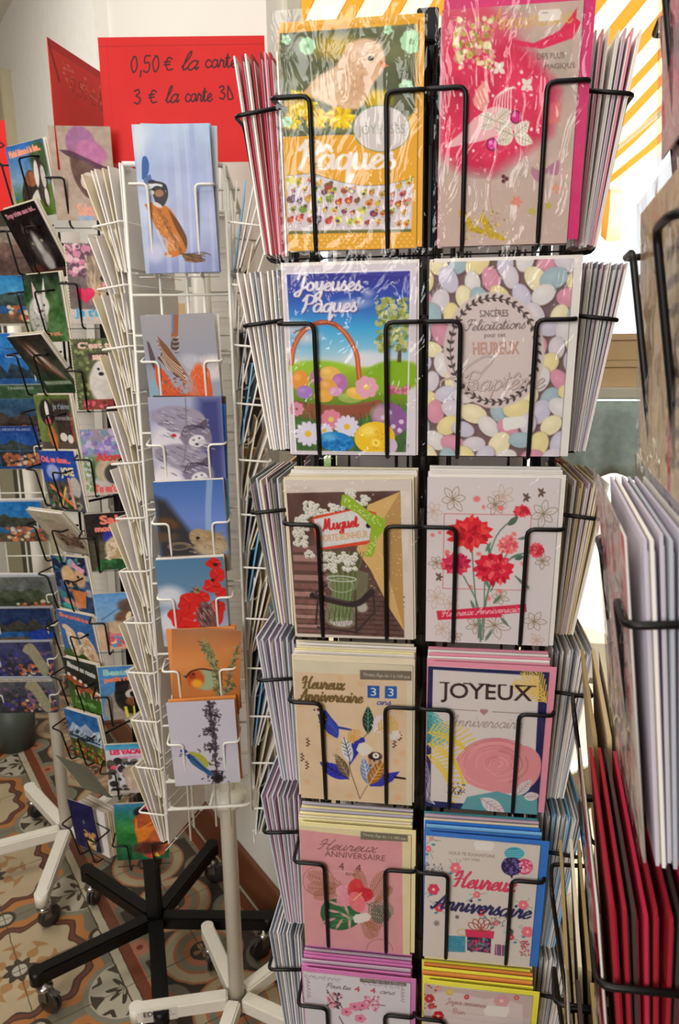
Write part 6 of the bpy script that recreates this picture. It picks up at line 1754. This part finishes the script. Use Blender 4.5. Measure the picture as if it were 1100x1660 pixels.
for idx, (cx, row, fn, w, h, lean, roll, lab, kw) in enumerate(cards):
    print_card(FR, cx, zb_[row], fn(), lab, w, h, lean, roll, seed=idx, yy=-.029, **kw)
    cols = behind[(0 if cx < 0 else 1, row)]
    side = 'left' if cx < 0 else 'right'
    hh = h + .002
    n = len(cols)
    rows_ = stack(FR, cx + (.002 if cx > 0 else 0), zb_[row] + .0008, n, w + .003, hh, cols,
                  '{c} card, {b} behind the %s front card of the %s column, top edge showing' % (ROWS[row], side),
                  'cards behind the %s front card, %s column' % (ROWS[row], side), y0=.006, sp=.0185 / n, l0=4.5, l1=6.6, jit=.5, up=.0011 if row > 1 else .0003, roll=.35, seed=idx)

side_cols = {
 'left': [(['white', 'crimson', 'rose', 'crimson', 'red', 'white', 'crimson'], 8, 7, 8), (['white', 'bluegrey', 'white', 'white'], 9, 6, 9), (['pinklilac', 'cream', 'bluegrey', 'olive'], 8, 5, 8.5),
          (['lilac', 'bluegrey', 'lilac', 'lilac'], 7, 6, 8), (['pinklilac', 'lilac', 'pinklilac', 'bluegrey'], 8, 5, 8), (['bluegrey', 'white', 'bluegrey'], 10, 6, 7), (['bluegrey', 'white'], 6, 5, 6)],
 'right': [(['white', 'pinklilac', 'rose', 'white'], 8, 5, 9), (['white', 'bluegrey', 'pinklilac', 'white'], 12, 5, 9), (['cream', 'kraft', 'white', 'kraft', 'pinklilac'], 8, 5, 9),
           (['white', 'bluegrey', 'white'], 9, 5, 8), (['white', 'bluegrey', 'skyblue'], 9, 5, 8), (['white', 'bluegrey', 'white'], 8, 5, 7), (['white', 'bluegrey'], 6, 5, 6)]}
for side, F in (('left', FLF), ('right', FRT)):
    near = .0665 if side == 'left' else -.0665
    for row, (cols, n, a0, a1) in enumerate(side_cols[side]):
        g = random.Random(row * 7 + len(side))
        hh = [.178, .176, .160, .172, .170, .172, .17][row]
        stack(F, near, zb_[row], n, .122, hh, cols, '{c} card edge-on, {n} outwards in the %s pocket, %s side of centre rack' % (ROWS[row], side),
              'edge-on cards, %s pocket, %s side of the centre rack' % (ROWS[row], side), y0=.006, sp=.024 / n, l0=1.0, l1=a1, env=['white', cols[0]], seed=row + 40)
        if row in (1, 2, 3):
            stack(F, -near, zb_[row], 3, .122, hh, ['dark', 'red', 'kraft'] if row < 3 else ['white', 'dark', 'olive'], '{c} card, {n} outwards in the rear %s pocket, %s side of centre rack' % (ROWS[row], side),
                  'rear cards, %s pocket, %s side of the centre rack' % (ROWS[row], side), y0=.010, sp=.005, l0=2, l1=5, seed=row + 80)
gbk = card_mesh(greeting_back_picture(), .0014)
for cx in (LC, RC):
    for row in range(6):
        link('greeting_card', gbk, mtx=FBK @ T(cx, -.012, zb_[row]) @ RZ(180) @ RX(-4), cat='card',
             label='white card back with bar code, far side of centre rack, %s row, %s column' % (ROWS[row], 'right' if cx < 0 else 'left'), group='card backs on the far side of the centre rack')
# back of a card seen between the two columns
link('greeting_card', slab(.12, .175, 'bluegrey'), mtx=FBK @ T(-.0665 + .045, -.02, zb_[0]) @ RX(5), cat='card', label='pale card on the far side, seen in the gap right of the chick card')

# ------------------------------------------------------------------ near rack at the right edge: cards seen from their side
NM = T(.1475, .378, 0) @ RZ(-104.7) @ T(0, .05, 0)
def NIN(cx, z):
    return {1.600: .004, 1.430: .005}.get(z, 0) if cx == 0 else (.03 if z > 1.2 else .002 if z > 1 else -.008)
nrack = empty('card_spinner_rack', NM @ T(0, .13, 0), 'black wire card rack close to the camera, cut by the right edge', 'card rack')
NI = nrack.matrix_world.inverted()
pmn = pocket_mesh('wire_pocket', .15, .042, .118, .054, .034, .0020, M['wire_black'])
zn = [1.600, 1.430, 1.262, 1.075, .900]
for cx in (0, -.160):
    for z in zn:
        link('wire_pocket', pmn, nrack, NI @ NM @ T(cx, NIN(cx, z), z))
    f = MB()
    for s in (-.07, .07):
        f.tube([(s, .002, .8), (s, .002, 1.86)], .0024, 8)
    for z in zn: f.tube([(-.075, .002, z + .06), (.075, .002, z + .06)], .0016, 6)
    link('column_frame', f.mesh('column_frame', M['wire_black'], True), nrack, NI @ NM @ T(cx, .028, 0))
link('centre_pole', MB().lathe([(.016, .12), (.016, 1.9)], 20).mesh('pole', M['wire_black'], True), nrack)
for z in (.82, 1.84):
    link('spoke', MB().tube([(0, 0, z), (0, -.13, z)], .005, 8).tube([(0, -.128, z), (-.16, -.128, z)], .005, 8).mesh('spoke', M['wire_black'], True), nrack)
star_base(nrack, M['paint_black'], (60, 132, 204, 276, 348), .30, .095)

def outer_art(kind):
    if kind == 0:
        A = PQ(.15, .17, 0, 0, 100, 113, (206, 180, 176), 700); A.splat(40, (0, 0, 100, 113), 4, 12, [(206, 60, 100), (226, 150, 170), (160, 150, 160)], 2)
    elif kind == 1:
        A = PQ(.15, .142, 0, 0, 100, 95, (196, 168, 126), 700); A.rect(60, 0, 100, 107, (204, 178, 140))
        for k in range(9): A.pen('anniversaire', 62, 14 + k * 9, 2.4, (70, 56, 50), .7, -4)
        A.rect(66, 70, 72, 104, (190, 40, 40)); A.noise(4, 30, 4)
    elif kind == 2:
        A = PQ(.15, .158, 0, 0, 100, 105, (206, 190, 180), 700); A.noise(12, 30, 5); A.splat(50, (0, 0, 100, 60), 3, 8, [(190, 110, 120), (206, 80, 96), (150, 140, 130)], 4, a=.6); A.splat(24, (0, 50, 100, 105), 3, 8, [(150, 140, 124), (206, 170, 160)], 8, a=.7)
    elif kind == 3:
        A = PQ(.15, .16, 0, 0, 100, 107, (176, 40, 60), 700); A.noise(12, 30, 5); A.rect(0, 0, 18, 107, (220, 170, 80)); A.rect(18, 0, 30, 107, (90, 60, 80))
    else:
        A = PQ(.15, .16, 0, 0, 100, 107, (150, 120, 80), 700); A.noise(14, 20, 5)
    return A
nstk = [
 (0, 0, 9, .168, ['white', 'rose', 'white', 'dark', 'bluegrey'], None, 'clear sleeved'),
 (0, 1, 5, .140, ['kraft', 'cream', 'kraft'], ['kraft'], 'brown'),
 (0, 2, 11, .158, ['lilac', 'white', 'lilac', 'bluegrey'], ['white', 'lilac'], 'lilac'),
 (0, 3, 9, .160, ['red', 'crimson', 'dark', 'red'], ['crimson', 'dark'], 'red'),
 (0, 4, 6, .150, ['goldpaper', 'dark'], None, 'dull gold'),
 (-.160, 0, 5, .168, ['white', 'bluegrey'], None, 'white'),
 (-.160, 1, 4, .150, ['kraft', 'dark'], None, 'brown'),
 (-.160, 2, 5, .150, ['dark', 'olive', 'white'], None, 'dark'),
 (-.160, 3, 6, .165, ['cream', 'kraft', 'goldpaper'], None, 'cream'),
 (-.160, 4, 6, .150, ['goldpaper', 'cream', 'goldpaper'], None, 'gold-edged'),
]
for k, (cx, row, n, h, cols, env, wd) in enumerate(nstk):
    nm = 'front' if cx == 0 else 'far'
    nin = NIN(cx, zn[row])
    st = stack(NM @ T(0, nin, 0), cx, zn[row], n, .15, h, cols, '{c} card edge-on, {n} outwards in the %s pocket, %s column of near rack' % (ROWS[row], nm),
          '%s cards, %s pocket, %s column of the near rack' % (wd, ROWS[row], nm), y0=.006, sp=.028 / n, l0=1, l1=3.5 if row < 2 else 6.5, env=env, seed=90 + k)
    if cx == 0:
        o = link('greeting_card', card_mesh(outer_art(row)), mtx=NM @ T(cx, nin - .037, zn[row]) @ RX(4 if row < 2 else 7), cat='card',
                 label=['pink printed card in sleeve, outermost in the topmost pocket of the near rack', 'brown kraft card with black writing, outermost in second pocket of near rack',
                        'pale floral sleeved card in front of the lilac envelopes on the near rack', 'red card with yellow stripe, outermost of the red cards on near rack',
                        'dull gold card, outermost at the bottom of the near rack'][row])
        link('plastic_sleeve', sleeve_mesh(.158, h + .012, 60 + row), o)

# ------------------------------------------------------------------ white spinner of postcards
WX, WY, WFR = -.238, 1.355, 1.175
WM = T(WX, WFR, 0) @ RZ(4)
white = empty('card_spinner_rack', T(WX, WY, 0), 'white wire postcard spinner on a white pole, left of the centre rack', 'card rack')
WI = white.matrix_world.inverted()
wz = [1.610, 1.396, 1.270, 1.146, 1.021, .896, .763]
pmw = pocket_mesh('wire_pocket', .112, .034, .085, .040, .022, .0019, M['wire_white'])
pmt = pocket_mesh('wire_pocket', .112, .034, .120, .040, .022, .0019, M['wire_white'])
link('wire_pocket', pmt, white, WI @ WM @ T(0, 0, wz[0]))
for z in wz[1:]:
    link('wire_pocket', pmw, white, WI @ WM @ T(0, 0, z))
HW, DP = .074, .40
f = MB()
for z in (1.765, .70, .755):
    f.tube([(-HW, 0, z), (HW, 0, z), (HW, DP, z), (-HW, DP, z), (-HW, 0, z), (HW * .2, 0, z)], .0038 if z > 1 else .003, 8, fil=.018)
f.tube([(-HW * .5, 0, .635), (-HW * .5, 0, 1.50)], .0022, 6)
for x in (-.03, .01, .035):
    f.tube([(x, .002, .66), (x, .002, 1.765)], .0022, 6)
for x in (-HW, HW):
    for y in (0.0, .07, .16, DP):
        f.tube([(x, y, .69), (x, y, 1.765)], .0024, 6)
for z in [1.58, 1.52] + [q + .1 for q in wz[1:]]:
    f.tube([(-HW, 0, z), (HW, 0, z)], .002, 6)
link('frame', f.mesh('frame', M['wire_white'], True), white, WI @ WM)
link('pole', MB().lathe([(.0165, .09), (.0165, 1.80)], 24).mesh('pole', M['paint_white'], True), white)
link('collar', MB().lathe([(.018, .585), (.036, .59), (.040, .60), (.040, .612), (.030, .62), (.018, .622)], 28).mesh('collar', M['paint_white'], True), white)
for z in (.70, 1.765):
    link('spoke', MB().tube([(-HW, 0, z), (HW, 0, z)], .003, 6).tube([(0, -.18, z), (0, .2, z)], .003, 6).mesh('spoke', M['wire_white'], True), white)
star_base(white, M['paint_white'], (189, 117, 45, -27, -99), .215, .105, .030)
# maker's mark on the left leg
A = Art(.075, .03, [(0, 0), (100, 0), (100, 40), (0, 40)], (216, 210, 198), 1600)
A.text('EDY', 26, 12, 40, (40, 38, 36), 14, bold=.6); A.line([(52, 14), (62, 2), (68, 12), (74, 4), (84, 16)], 1, (90, 84, 80), smooth=False)
A.text('CARTES POSTALES', 50, 23, 88, (96, 90, 84), 4); A.rect(4, 29, 80, 30, (130, 124, 116)); A.rect(4, 33, 70, 34, (140, 134, 126))
link('maker_label', card_mesh(A, .0004), white, T(0, 0, .105) @ RZ(189 - 180) @ T(-.165, -.0153, -.015))

front = [
 (0, pc_bernese, .108, .203, 3, -1.3, 'tall postcard of a brown and white dog leaping on snow', .008),
 (1, pc_wing, .108, .155, 7, -2, 'postcard of an orange bird with spread striped wings', .004),
 (2, pc_cats, .110, .160, 7, 0, 'postcard of two striped kittens on a lilac and dark blue ground', .003),
 (3, pc_hare, .108, .155, 7, -1, 'postcard of a brown hare under a blue sky', .003),
 (4, pc_poppy, .108, .155, 7, -1, 'postcard of a small bird among bright red poppies', -.002),
 (5, pc_robin, .112, .158, 7, 4, 'tilted orange postcard of a small bird beside a fir twig', .006),
 (6, pc_tit, .112, .168, 7, -1, 'pale postcard of a blue tit on a lavender stem', .003),
]
for row, fn, w, h, lean, roll, lab, dx in front:
    print_card(WM, dx, wz[row], fn(), lab, w, h, lean, roll, yy=-.026, sleeve=False, name='postcard', cat='postcard')
    cols = [['skyblue', 'bluegrey'], ['bluegrey', 'white'], ['bluegrey', 'dark'], ['skyblue', 'white'], ['bluegrey', 'white'], ['orange', 'orange'], ['white', 'orange']][row]
    if row == 2:
        link('postcard', slab(.108, .160, 'blue'), mtx=WM @ T(.006, -.018, wz[2] - .012) @ RX(6) @ RY(1), cat='postcard', label='dark blue postcard sticking out behind the striped kittens postcard')
    stack(WM, dx + .002, wz[row], 2, w, h - .001, cols, '{c} postcard, {b} behind the %s postcard on the front of the white stand' % ROWS[row], 'postcards behind the %s front one of the white stand' % ROWS[row],
          name='postcard', cat='postcard', y0=.012, sp=.006, l0=4, l1=lean - 1, roll=2.0, seed=200 + row)
link('postcard', card_mesh(simple(.105, .15, (0, 0, 100, 143), (150, 190, 206), [('splat', 30, (0, 0, 100, 140), 8, 16, [(216, 80, 110), (226, 214, 216), (110, 170, 200), (226, 110, 120)], 3), ('line', [(0, 70), (100, 72)], 4, (50, 40, 44)), ('line', [(48, 0), (50, 143)], 3, (60, 50, 50))])),
     mtx=WM @ T(-.035, .05, 1.40), cat='postcard', label='blue and pink patterned postcard inside the white stand below the leaping dog')

wpl = pocket_mesh('wire_pocket', .154, .045, .062, .055, .024, .0017, M['wire_white'])
wl_z = [1.668 - .0905 * k for k in range(12)]
for side in ('left', 'right'):
    if side == 'left':
        F = WM @ T(-HW, .012, 0) @ RZ(-114) @ T(-.065, 0, 0)
    else:
        F = WM @ T(HW - .006, .085, 0) @ RZ(94)
    for k, z in enumerate(wl_z):
        link('wire_pocket', wpl, white, WI @ F @ T(0, 0, z - .05))
        g = random.Random(k + (50 if side == 'left' else 0))
        n = g.choice([5, 6, 6]) if side == 'left' else g.choice([3, 4])
        pals = (['white', 'white', 'cream'] if side == 'left' else [['white', 'skyblue', 'white', 'white'], ['white', 'cream', 'white', 'kraft'], ['white', 'bluegrey', 'white', 'cream']][k % 3])
        stack(F, 0, z - .05, n, .13, .150 if side == 'left' else .130, pals, '{c} postcard, {n} outwards in the %s pocket down the %s side of white stand' % (ROWS[k], side),
              'postcards, %s pocket, %s side of the white stand' % (ROWS[k], side), name='postcard', cat='postcard', y0=.005, sp=.0038, l0=g.uniform(-2, 3) if side == 'left' else g.uniform(3, 7), l1=g.uniform(17, 22) if side == 'left' else g.uniform(14, 22), roll=3, seed=300 + k)
BACK = card_mesh(back_picture(), .0010)
for k in range(8):
    link('postcard', BACK, mtx=T(-.262 - .002 * (k % 2), 1.60, 1.615 - .128 * k) @ RZ(3) @ RX(-3), cat='postcard',
         label='white postcard back with bar code, %s down the far side of white stand' % ROWS[k], group='postcard backs on the far side of the white stand')
    link('wire_pocket', pmw, white, WI @ T(-.262, 1.592, 1.60 - .128 * k) @ RZ(180))

# ------------------------------------------------------------------ red price signs above the stands
def sign(arts, name, mtx, label, w, h):
    root = link(name, card_mesh(arts, .0012, backcol=(205, 30, 28)), mtx=mtx, label=label, cat='sign')
    return root
A = Art(.297, .205, [(172, 85), (436, 80), (440, 262), (176, 267)], (206, 26, 24), 1500)
A.noise(4, 60, 2)
A.line([(172, 98), (435, 92)], 1.2, (170, 20, 18), smooth=False); A.line([(186, 85), (190, 266)], .8, (176, 22, 20), smooth=False)
K = (52, 14, 20)
A.pen('0,50', 221, 134, 13, K, 2.3, -2, sx=1.0, slant=.1)
A.pen('\u20ac', 276, 131, 11.5, K, 2.3, -2, slant=.05)
A.pen('la', 302, 130, 13, K, 2.3, -2, slant=.45, sx=1.15); A.pen('carte', 341, 126, 11, K, 2.3, -1, sx=.98, slant=.05)
A.pen('3', 224, 179, 12, K, 2.3, -2, sx=1.1, slant=.05); A.pen('\u20ac', 249, 178, 11.5, K, 2.3, -2, slant=.05)
A.pen('la', 275, 177, 12, K, 2.3, -2, slant=.35, sx=1.0); A.pen('carte', 307, 175, 11, K, 2.3, -1, sx=.85, slant=.1); A.pen('3D', 362, 171, 11, K, 2.3, -2, sx=1.05, slant=.0)
p = at(172, 267, 1.45); q = at(436, 262, 1.45)
s1 = sign(A, 'price_sign', T((p.x + q.x) / 2, 1.45, p.z + .002), 'red paper sign with handwritten prices above the white postcard stand', .297, .205)
s1.scale = (.985, 1, 1)
link('sign_holder', MB().tube([(-.06, .004, -.08), (-.06, .004, .03)], .002, 6).tube([(.06, .004, -.08), (.06, .004, .03)], .002, 6).mesh('holder', M['wire_white']), s1)
A = Art(.297, .21, [(0, 0), (297, 0), (297, 210), (0, 210)], (214, 42, 34), 1000)
A.noise(6, 80, 4); A.rect(0, 0, 297, 14, (190, 30, 28)); A.line([(0, 0), (26, 60)], 6, (150, 20, 20), smooth=False)
for k, (tx, y) in enumerate((('0,50 \u20ac la carte', 60), ('0,50 \u20ac la carte', 150))):
    A.pen(tx, 60, y + 6, 15, (120, 30, 30), 2.2, 2, a=.75)
A.splat(60, (40, 24, 200, 60), 2, 6, [(226, 130, 110), (230, 90, 70)], 3, .3, .7, 10)
A.splat(40, (60, 170, 160, 205), 2, 6, [(226, 130, 110)], 5, .3, .6, 10)
pl = at(76, 65, 1.41); pr = at(173, 122, 1.60)
ang = math.degrees(math.atan2(pr.y - pl.y, pr.x - pl.x))
s2 = sign(A, 'price_sign', T(pl.x, pl.y, pl.z - .205) @ RZ(ang) @ T(.1485, 0, 0) @ RY(0), 'red paper sign turned away, top left, behind the white stand', .297, .21)
link('sign_holder', MB().tube([(0, .004, -.2), (0, .004, .03)], .002, 6).mesh('holder', M['wire_black']), s2)
A = Art(.297, .21, [(0, 0), (297, 0), (297, 210), (0, 210)], (206, 28, 26), 1000)
A.pen('0,50 \u20ac la carte', 40, 90, 16, K, 3, -2); A.pen('3 \u20ac la carte', 70, 170, 16, K, 3, -2); A.line([(230, 50), (262, 44), (290, 56), (262, 66)], 4, K)
p = at(22, 345, 1.95)
s3 = sign(A, 'price_sign', T(p.x - .148, 1.95, p.z) @ RY(0), 'red paper price sign at the far left edge, above the landscape postcards', .297, .21)
link('sign_holder', MB().tube([(0, .004, -.12), (0, .004, .03)], .002, 6).mesh('holder', M['wire_white']), s3)

# ------------------------------------------------------------------ black spinner of greeting postcards, on the left
BX, BY = -.475, 1.594
black = empty('card_spinner_rack', T(BX, BY, 0), 'black wire postcard spinner with a black star foot, left', 'card rack')
BI = black.matrix_world.inverted()
pmb = pocket_mesh('wire_pocket', .108, .026, .075, .040, .022, .0019, M['wire_black'])
star_base(black, M['paint_black'], (216, 143, 70, -2, -74), .285, .10, .036)
link('pole', MB().box((0, 0, .90), (.034, .034, 1.64)).mesh('pole', M['paint_black'], bevel=.003), black)
L = black_spinner_pictures()
col1 = [ # px, py of the card centre, roll, lean, height
 ('dogs_kiss', 48, 281, -3, 6, 'blue postcard of two dogs on grass, top of the outer left column'),
 ('black_kitten', 56, 389, -8, 26, 'black postcard of a tabby kitten, Trop triste sans toi'),
 ('white_lynx', 72, 489, -1, 5, 'green postcard of a white lynx with tufted ears'),
 ('horses', 70, 588, -4, 36, 'dark green postcard of two horse heads, leaning over'),
 ('bernese_bench', 90, 682, -2, 5, 'green postcard of a tricolour dog with tongue out'),
 ('party_cats', 99, 771, -4, 6, 'blue postcard with cats and coloured pencils'),
 ('cream_grass', 98, 862, 0, 38, 'cream postcard with brown grass, leaning over'),
 ('icecream', 117, 940, -5, 5, 'dark postcard of puppies in an ice cream cone'),
 ('sheep', 126, 1028, 0, 8, 'blue postcard of two sheep on grass'),
 ('cows', 135, 1105, 0, 8, 'dark postcard of brown and white cows in a meadow'),
 ('mountain', 137, 1188, 0, 8, 'postcard of blue mountains above orange flowers'),
]
n1 = RZ(-37)
def spot(px, py, Y, w, h, yaw, lean, roll):
    c = at(px, py, Y)
    Q = RZ(yaw) @ RX(lean) @ RY(roll)
    b = c - (Q @ Vector((0, 0, h / 2)))
    return T(*b) @ Q, c
for k, (key, px, py, roll, lean, lab) in enumerate(col1):
    Y = 1.46
    w, h = .105, .15 if k else .15
    hh = .120 if key in () else h
    Mx, c = spot(px, py, Y, w, h, -28, lean, roll * .7)
    o = link('postcard', card_mesh(L[key]), mtx=Mx, label=lab, cat='postcard')
    o.scale = (.94, 1, .84 if lean < 20 else .92)
    base = at(px, py, Y + .03)
    F = T(base.x, base.y, base.z - .06) @ RZ(-32)
    link('wire_pocket', pmb, black, BI @ F)
    for j in range(2):
        q_ = link('postcard', slab(.105, .15, ['white', 'cream'][j]), mtx=Mx @ T(.003 * (j + 1), .0028 * (j + 1), .002 * j), cat='postcard', group='postcards behind the %s one, outer left column of the black spinner' % ROWS[k],
                  label='%s postcard, %s behind the %s postcard of the outer left column' % (['white', 'cream'][j], NTH[j], ROWS[k]))
        q_.scale = (.94, 1, .84 if lean < 20 else .92)
col2 = [
 ('pink_hat', 135, 282, 0, 3, 'tall postcard of a donkey wearing a pink hat'),
 ('yorkie', 155, 455, 1, 5, 'scalloped postcard of a long-haired dog with a pink heart'),
 ('white_puppy', 163, 597, -1, 5, 'scalloped postcard of a white puppy, C\u2019est trop sans toi'),
 ('lilac_puppy', 176, 738, -1, 5, 'scalloped postcard of lilac flowers and a grey puppy, Alors'),
 ('sock_puppy', 182, 866, -2, 6, 'black postcard of a cream kitten, Salut mon pote'),
 ('playing_dogs', 197, 998, -1, 6, 'postcard of dogs on a beach under blue sky'),
 ('rottweiler', 202, 1115, 0, 6, 'blue postcard of a black and tan dog looking up'),
 ('cow_holiday', 212, 1236, 1, 6, 'postcard of a cow headed Les Vacances'),
 ('orange_swimsuit', 230, 1344, 2, 5, 'green postcard of an orange swimsuit, lowest on the black spinner'),
]
for k, (key, px, py, roll, lean, lab) in enumerate(col2):
    A = L[key]
    w, h = A.w, A.h
    Y = 1.42
    Mx, c = spot(px, py, Y, w, h, 6, lean, roll)
    sc_ = .108 / .15 if k not in (0, 1, 2) else (.98 if k == 0 else .92)
    sc_ = [1.0, .92, .86, .84, .80, .84, .84, .80, .92][k]
    link('postcard', card_mesh(A, scallop=.006 if key in ('yorkie', 'white_puppy', 'lilac_puppy') else 0), mtx=Mx @ Matrix.Diagonal((.95, 1, sc_, 1)), label=lab, cat='postcard')
    base = at(px, py, Y + .03)
    F = T(base.x, base.y, base.z - h * sc_ / 2 - .012) @ RZ(6)
    link('wire_pocket', pmb, black, BI @ F)
    for j in range(2):
        link('postcard', slab(.098, h * sc_ * .98, ['white', 'cream'][j]), mtx=Mx @ T(.001 - .004 * j, .0028 * (j + 1), .001), cat='postcard', group='postcards behind the %s one, inner column of the black spinner' % ROWS[k],
             label='%s postcard, %s behind the %s postcard of the inner column' % (['white', 'cream'][j], NTH[j], ROWS[k]))
# the leaning bundle and the dark blue card at the foot of the outer column
Mx, c = spot(133, 1258, 1.46, .105, .15, -60, 40, 30)
link('postcard', slab(.105, .13, 'olive'), mtx=Mx, label='grey-green postcard seen edge-on, fallen forward low in the outer left column', cat='postcard')
Mx, c = spot(138, 1342, 1.47, .105, .13, -30, 4, -4)
o = link('postcard', card_mesh(L['blue_night']), mtx=Mx @ T(0, 0, .01), label='dark blue night postcard, lowest of the outer left column', cat='postcard')
o.scale = (.78, 1, .8)
F = T(*at(146, 1345, 1.475)) @ RZ(-34) @ T(.012, 0, -.055)
stack(F, 0, 0, 7, .088, .115, ['white', 'cream', 'white', 'kraft'], '{c} postcard, {b} in the thick bundle behind the dark blue night postcard', 'bundle of white postcards low on the black spinner', name='postcard', cat='postcard', y0=-.036, sp=.005, l0=3, l1=3, roll=1, seed=77)
link('wire_pocket', pmb, black, BI @ F)
f = MB()
for px in (84, 92):
    a, b = at(px, 330, 1.50), at(px + 96, 1300, 1.50)
    x = at(px + 20, 562, 1.50).x
    f.tube([(x, 1.50, .66), (x, 1.50, 1.72)], .0028, 6)
for px in (150, 160):
    x = at(px + 24, 562, 1.46).x
    f.tube([(x, 1.462, .62), (x, 1.462, 1.74)], .0028, 6)
for z in (.66, .92, 1.19, 1.46, 1.70):
    f.tube([(at(104, 562, 1.50).x, 1.50, z), (BX, BY, z), (at(178, 562, 1.46).x, 1.462, z)], .0028, 6)
link('column_frame', f.mesh('column_frame', M['wire_black'], True), black, BI)
for k in range(9):
    for x, y in ((-.50, 1.72), (-.61, 1.70)):
        link('postcard', BACK, mtx=T(x, y, 1.60 - .118 * k) @ RZ(-10) @ RX(-3), cat='postcard',
             label='white postcard back, %s down the %s far column of the black spinner' % (ROWS[k], 'right' if x > -.55 else 'left'), group='postcard backs on the far side of the black spinner')

# ------------------------------------------------------------------ far white stand of landscape postcards
FX, FY = -.827, 1.954
far = empty('card_spinner_rack', T(FX, FY, 0), 'white wire stand of landscape postcards at the far left edge', 'card rack')
FI = far.matrix_world.inverted()
star_base(far, M['paint_white'], (133, 205, -83, -11, 61), .285, .10, .034)
link('pole', MB().lathe([(.017, .09), (.017, 1.75)], 20).mesh('pole', M['paint_white'], True), far)
LP = landscape_pictures()
pmf = pocket_mesh('wire_pocket', .154, .060, .055, .036, .020, .0018, M['wire_white'])
rowsL = [(18, 400, 'brown mountain postcard, top of the far left stand'), (22, 478, 'blue lake postcard with a red foreground, far left stand'), (14, 570, 'postcard of a blue sky over a mountain village, far left stand'),
         (14, 596, 'blue postcard of pine slopes and snow, far left stand'), (22, 652, 'green forest postcard with white title, far left stand'), (26, 674, 'postcard of chalets under dark hills, far left stand'),
         (14, 718, 'navy postcard split into four mountain views, far left stand'), (20, 838, 'postcard of a harbour town under blue sky, far left stand'), (36, 958, 'grey-green lake postcard, far left stand'),
         (38, 1008, 'dark blue lake postcard with a sail shape, far left stand'), (38, 1062, 'purple town postcard with a pale map shape, far left stand'), (42, 1120, 'grey collage postcard with olive map shape, lowest of far left stand')]
for k, (px, py, lab) in enumerate(rowsL):
    Y = 1.74
    Mx, c = spot(px, py + 8, Y, .15, .105, 0, 10, 0)
    link('postcard', card_mesh(LP[k]), mtx=Mx, label=lab, cat='postcard')
    link('wire_pocket', pmf, far, FI @ T(Mx.translation.x, Y + .034, Mx.translation.z))
    stack(T(Mx.translation.x, Y + .034, Mx.translation.z), .003, 0, 2, .148, .104, ['white', 'bluegrey'], '{c} postcard, {b} behind the %s landscape postcard of the far left stand' % ROWS[k], 'postcards behind the %s landscape one' % ROWS[k], name='postcard', cat='postcard', y0=.008, sp=.007, l0=3, l1=8, seed=600 + k)
f = MB()
xl = at(28, 562, 1.78).x
for dx in (-.08, -.03, .03, .08):
    f.tube([(xl + dx, 1.78, .66), (xl + dx, 1.78, 1.72)], .0026, 6)
for k in range(14):
    f.tube([(xl - .08, 1.779, .68 + .08 * k), (xl + .08, 1.779, .68 + .08 * k)], .002, 6)
for z in (.68, 1.70):
    f.tube([(xl - .08, 1.78, z), (xl - .08, 2.1, z), (xl + .08, 2.1, z), (xl + .08, 1.78, z)], .0026, 6, fil=.02)
    f.tube([(xl, 1.78, z), (FX, FY, z)], .003, 6)
link('frame', f.mesh('frame', M['wire_white'], True), far, FI)

# dark bucket on the floor far left
p = Vector((-1.27, 2.62, 0))
bk = empty('waste_bin', T(*p), 'dark grey-green plastic bin on the tiled floor, far left', 'bin')
M['bin'] = mat('grey_green_plastic', (70, 78, 72), .5)
link('bin_body', MB().lathe([(.07, 0), (.085, .20), (.081, .20), (.066, .006)], 28).mesh('bin', M['bin'], True), bk)
link('rim', MB().lathe([(.082, .194), (.090, .197), (.090, .206), (.082, .208)], 28).mesh('rim', M['bin'], True), bk)
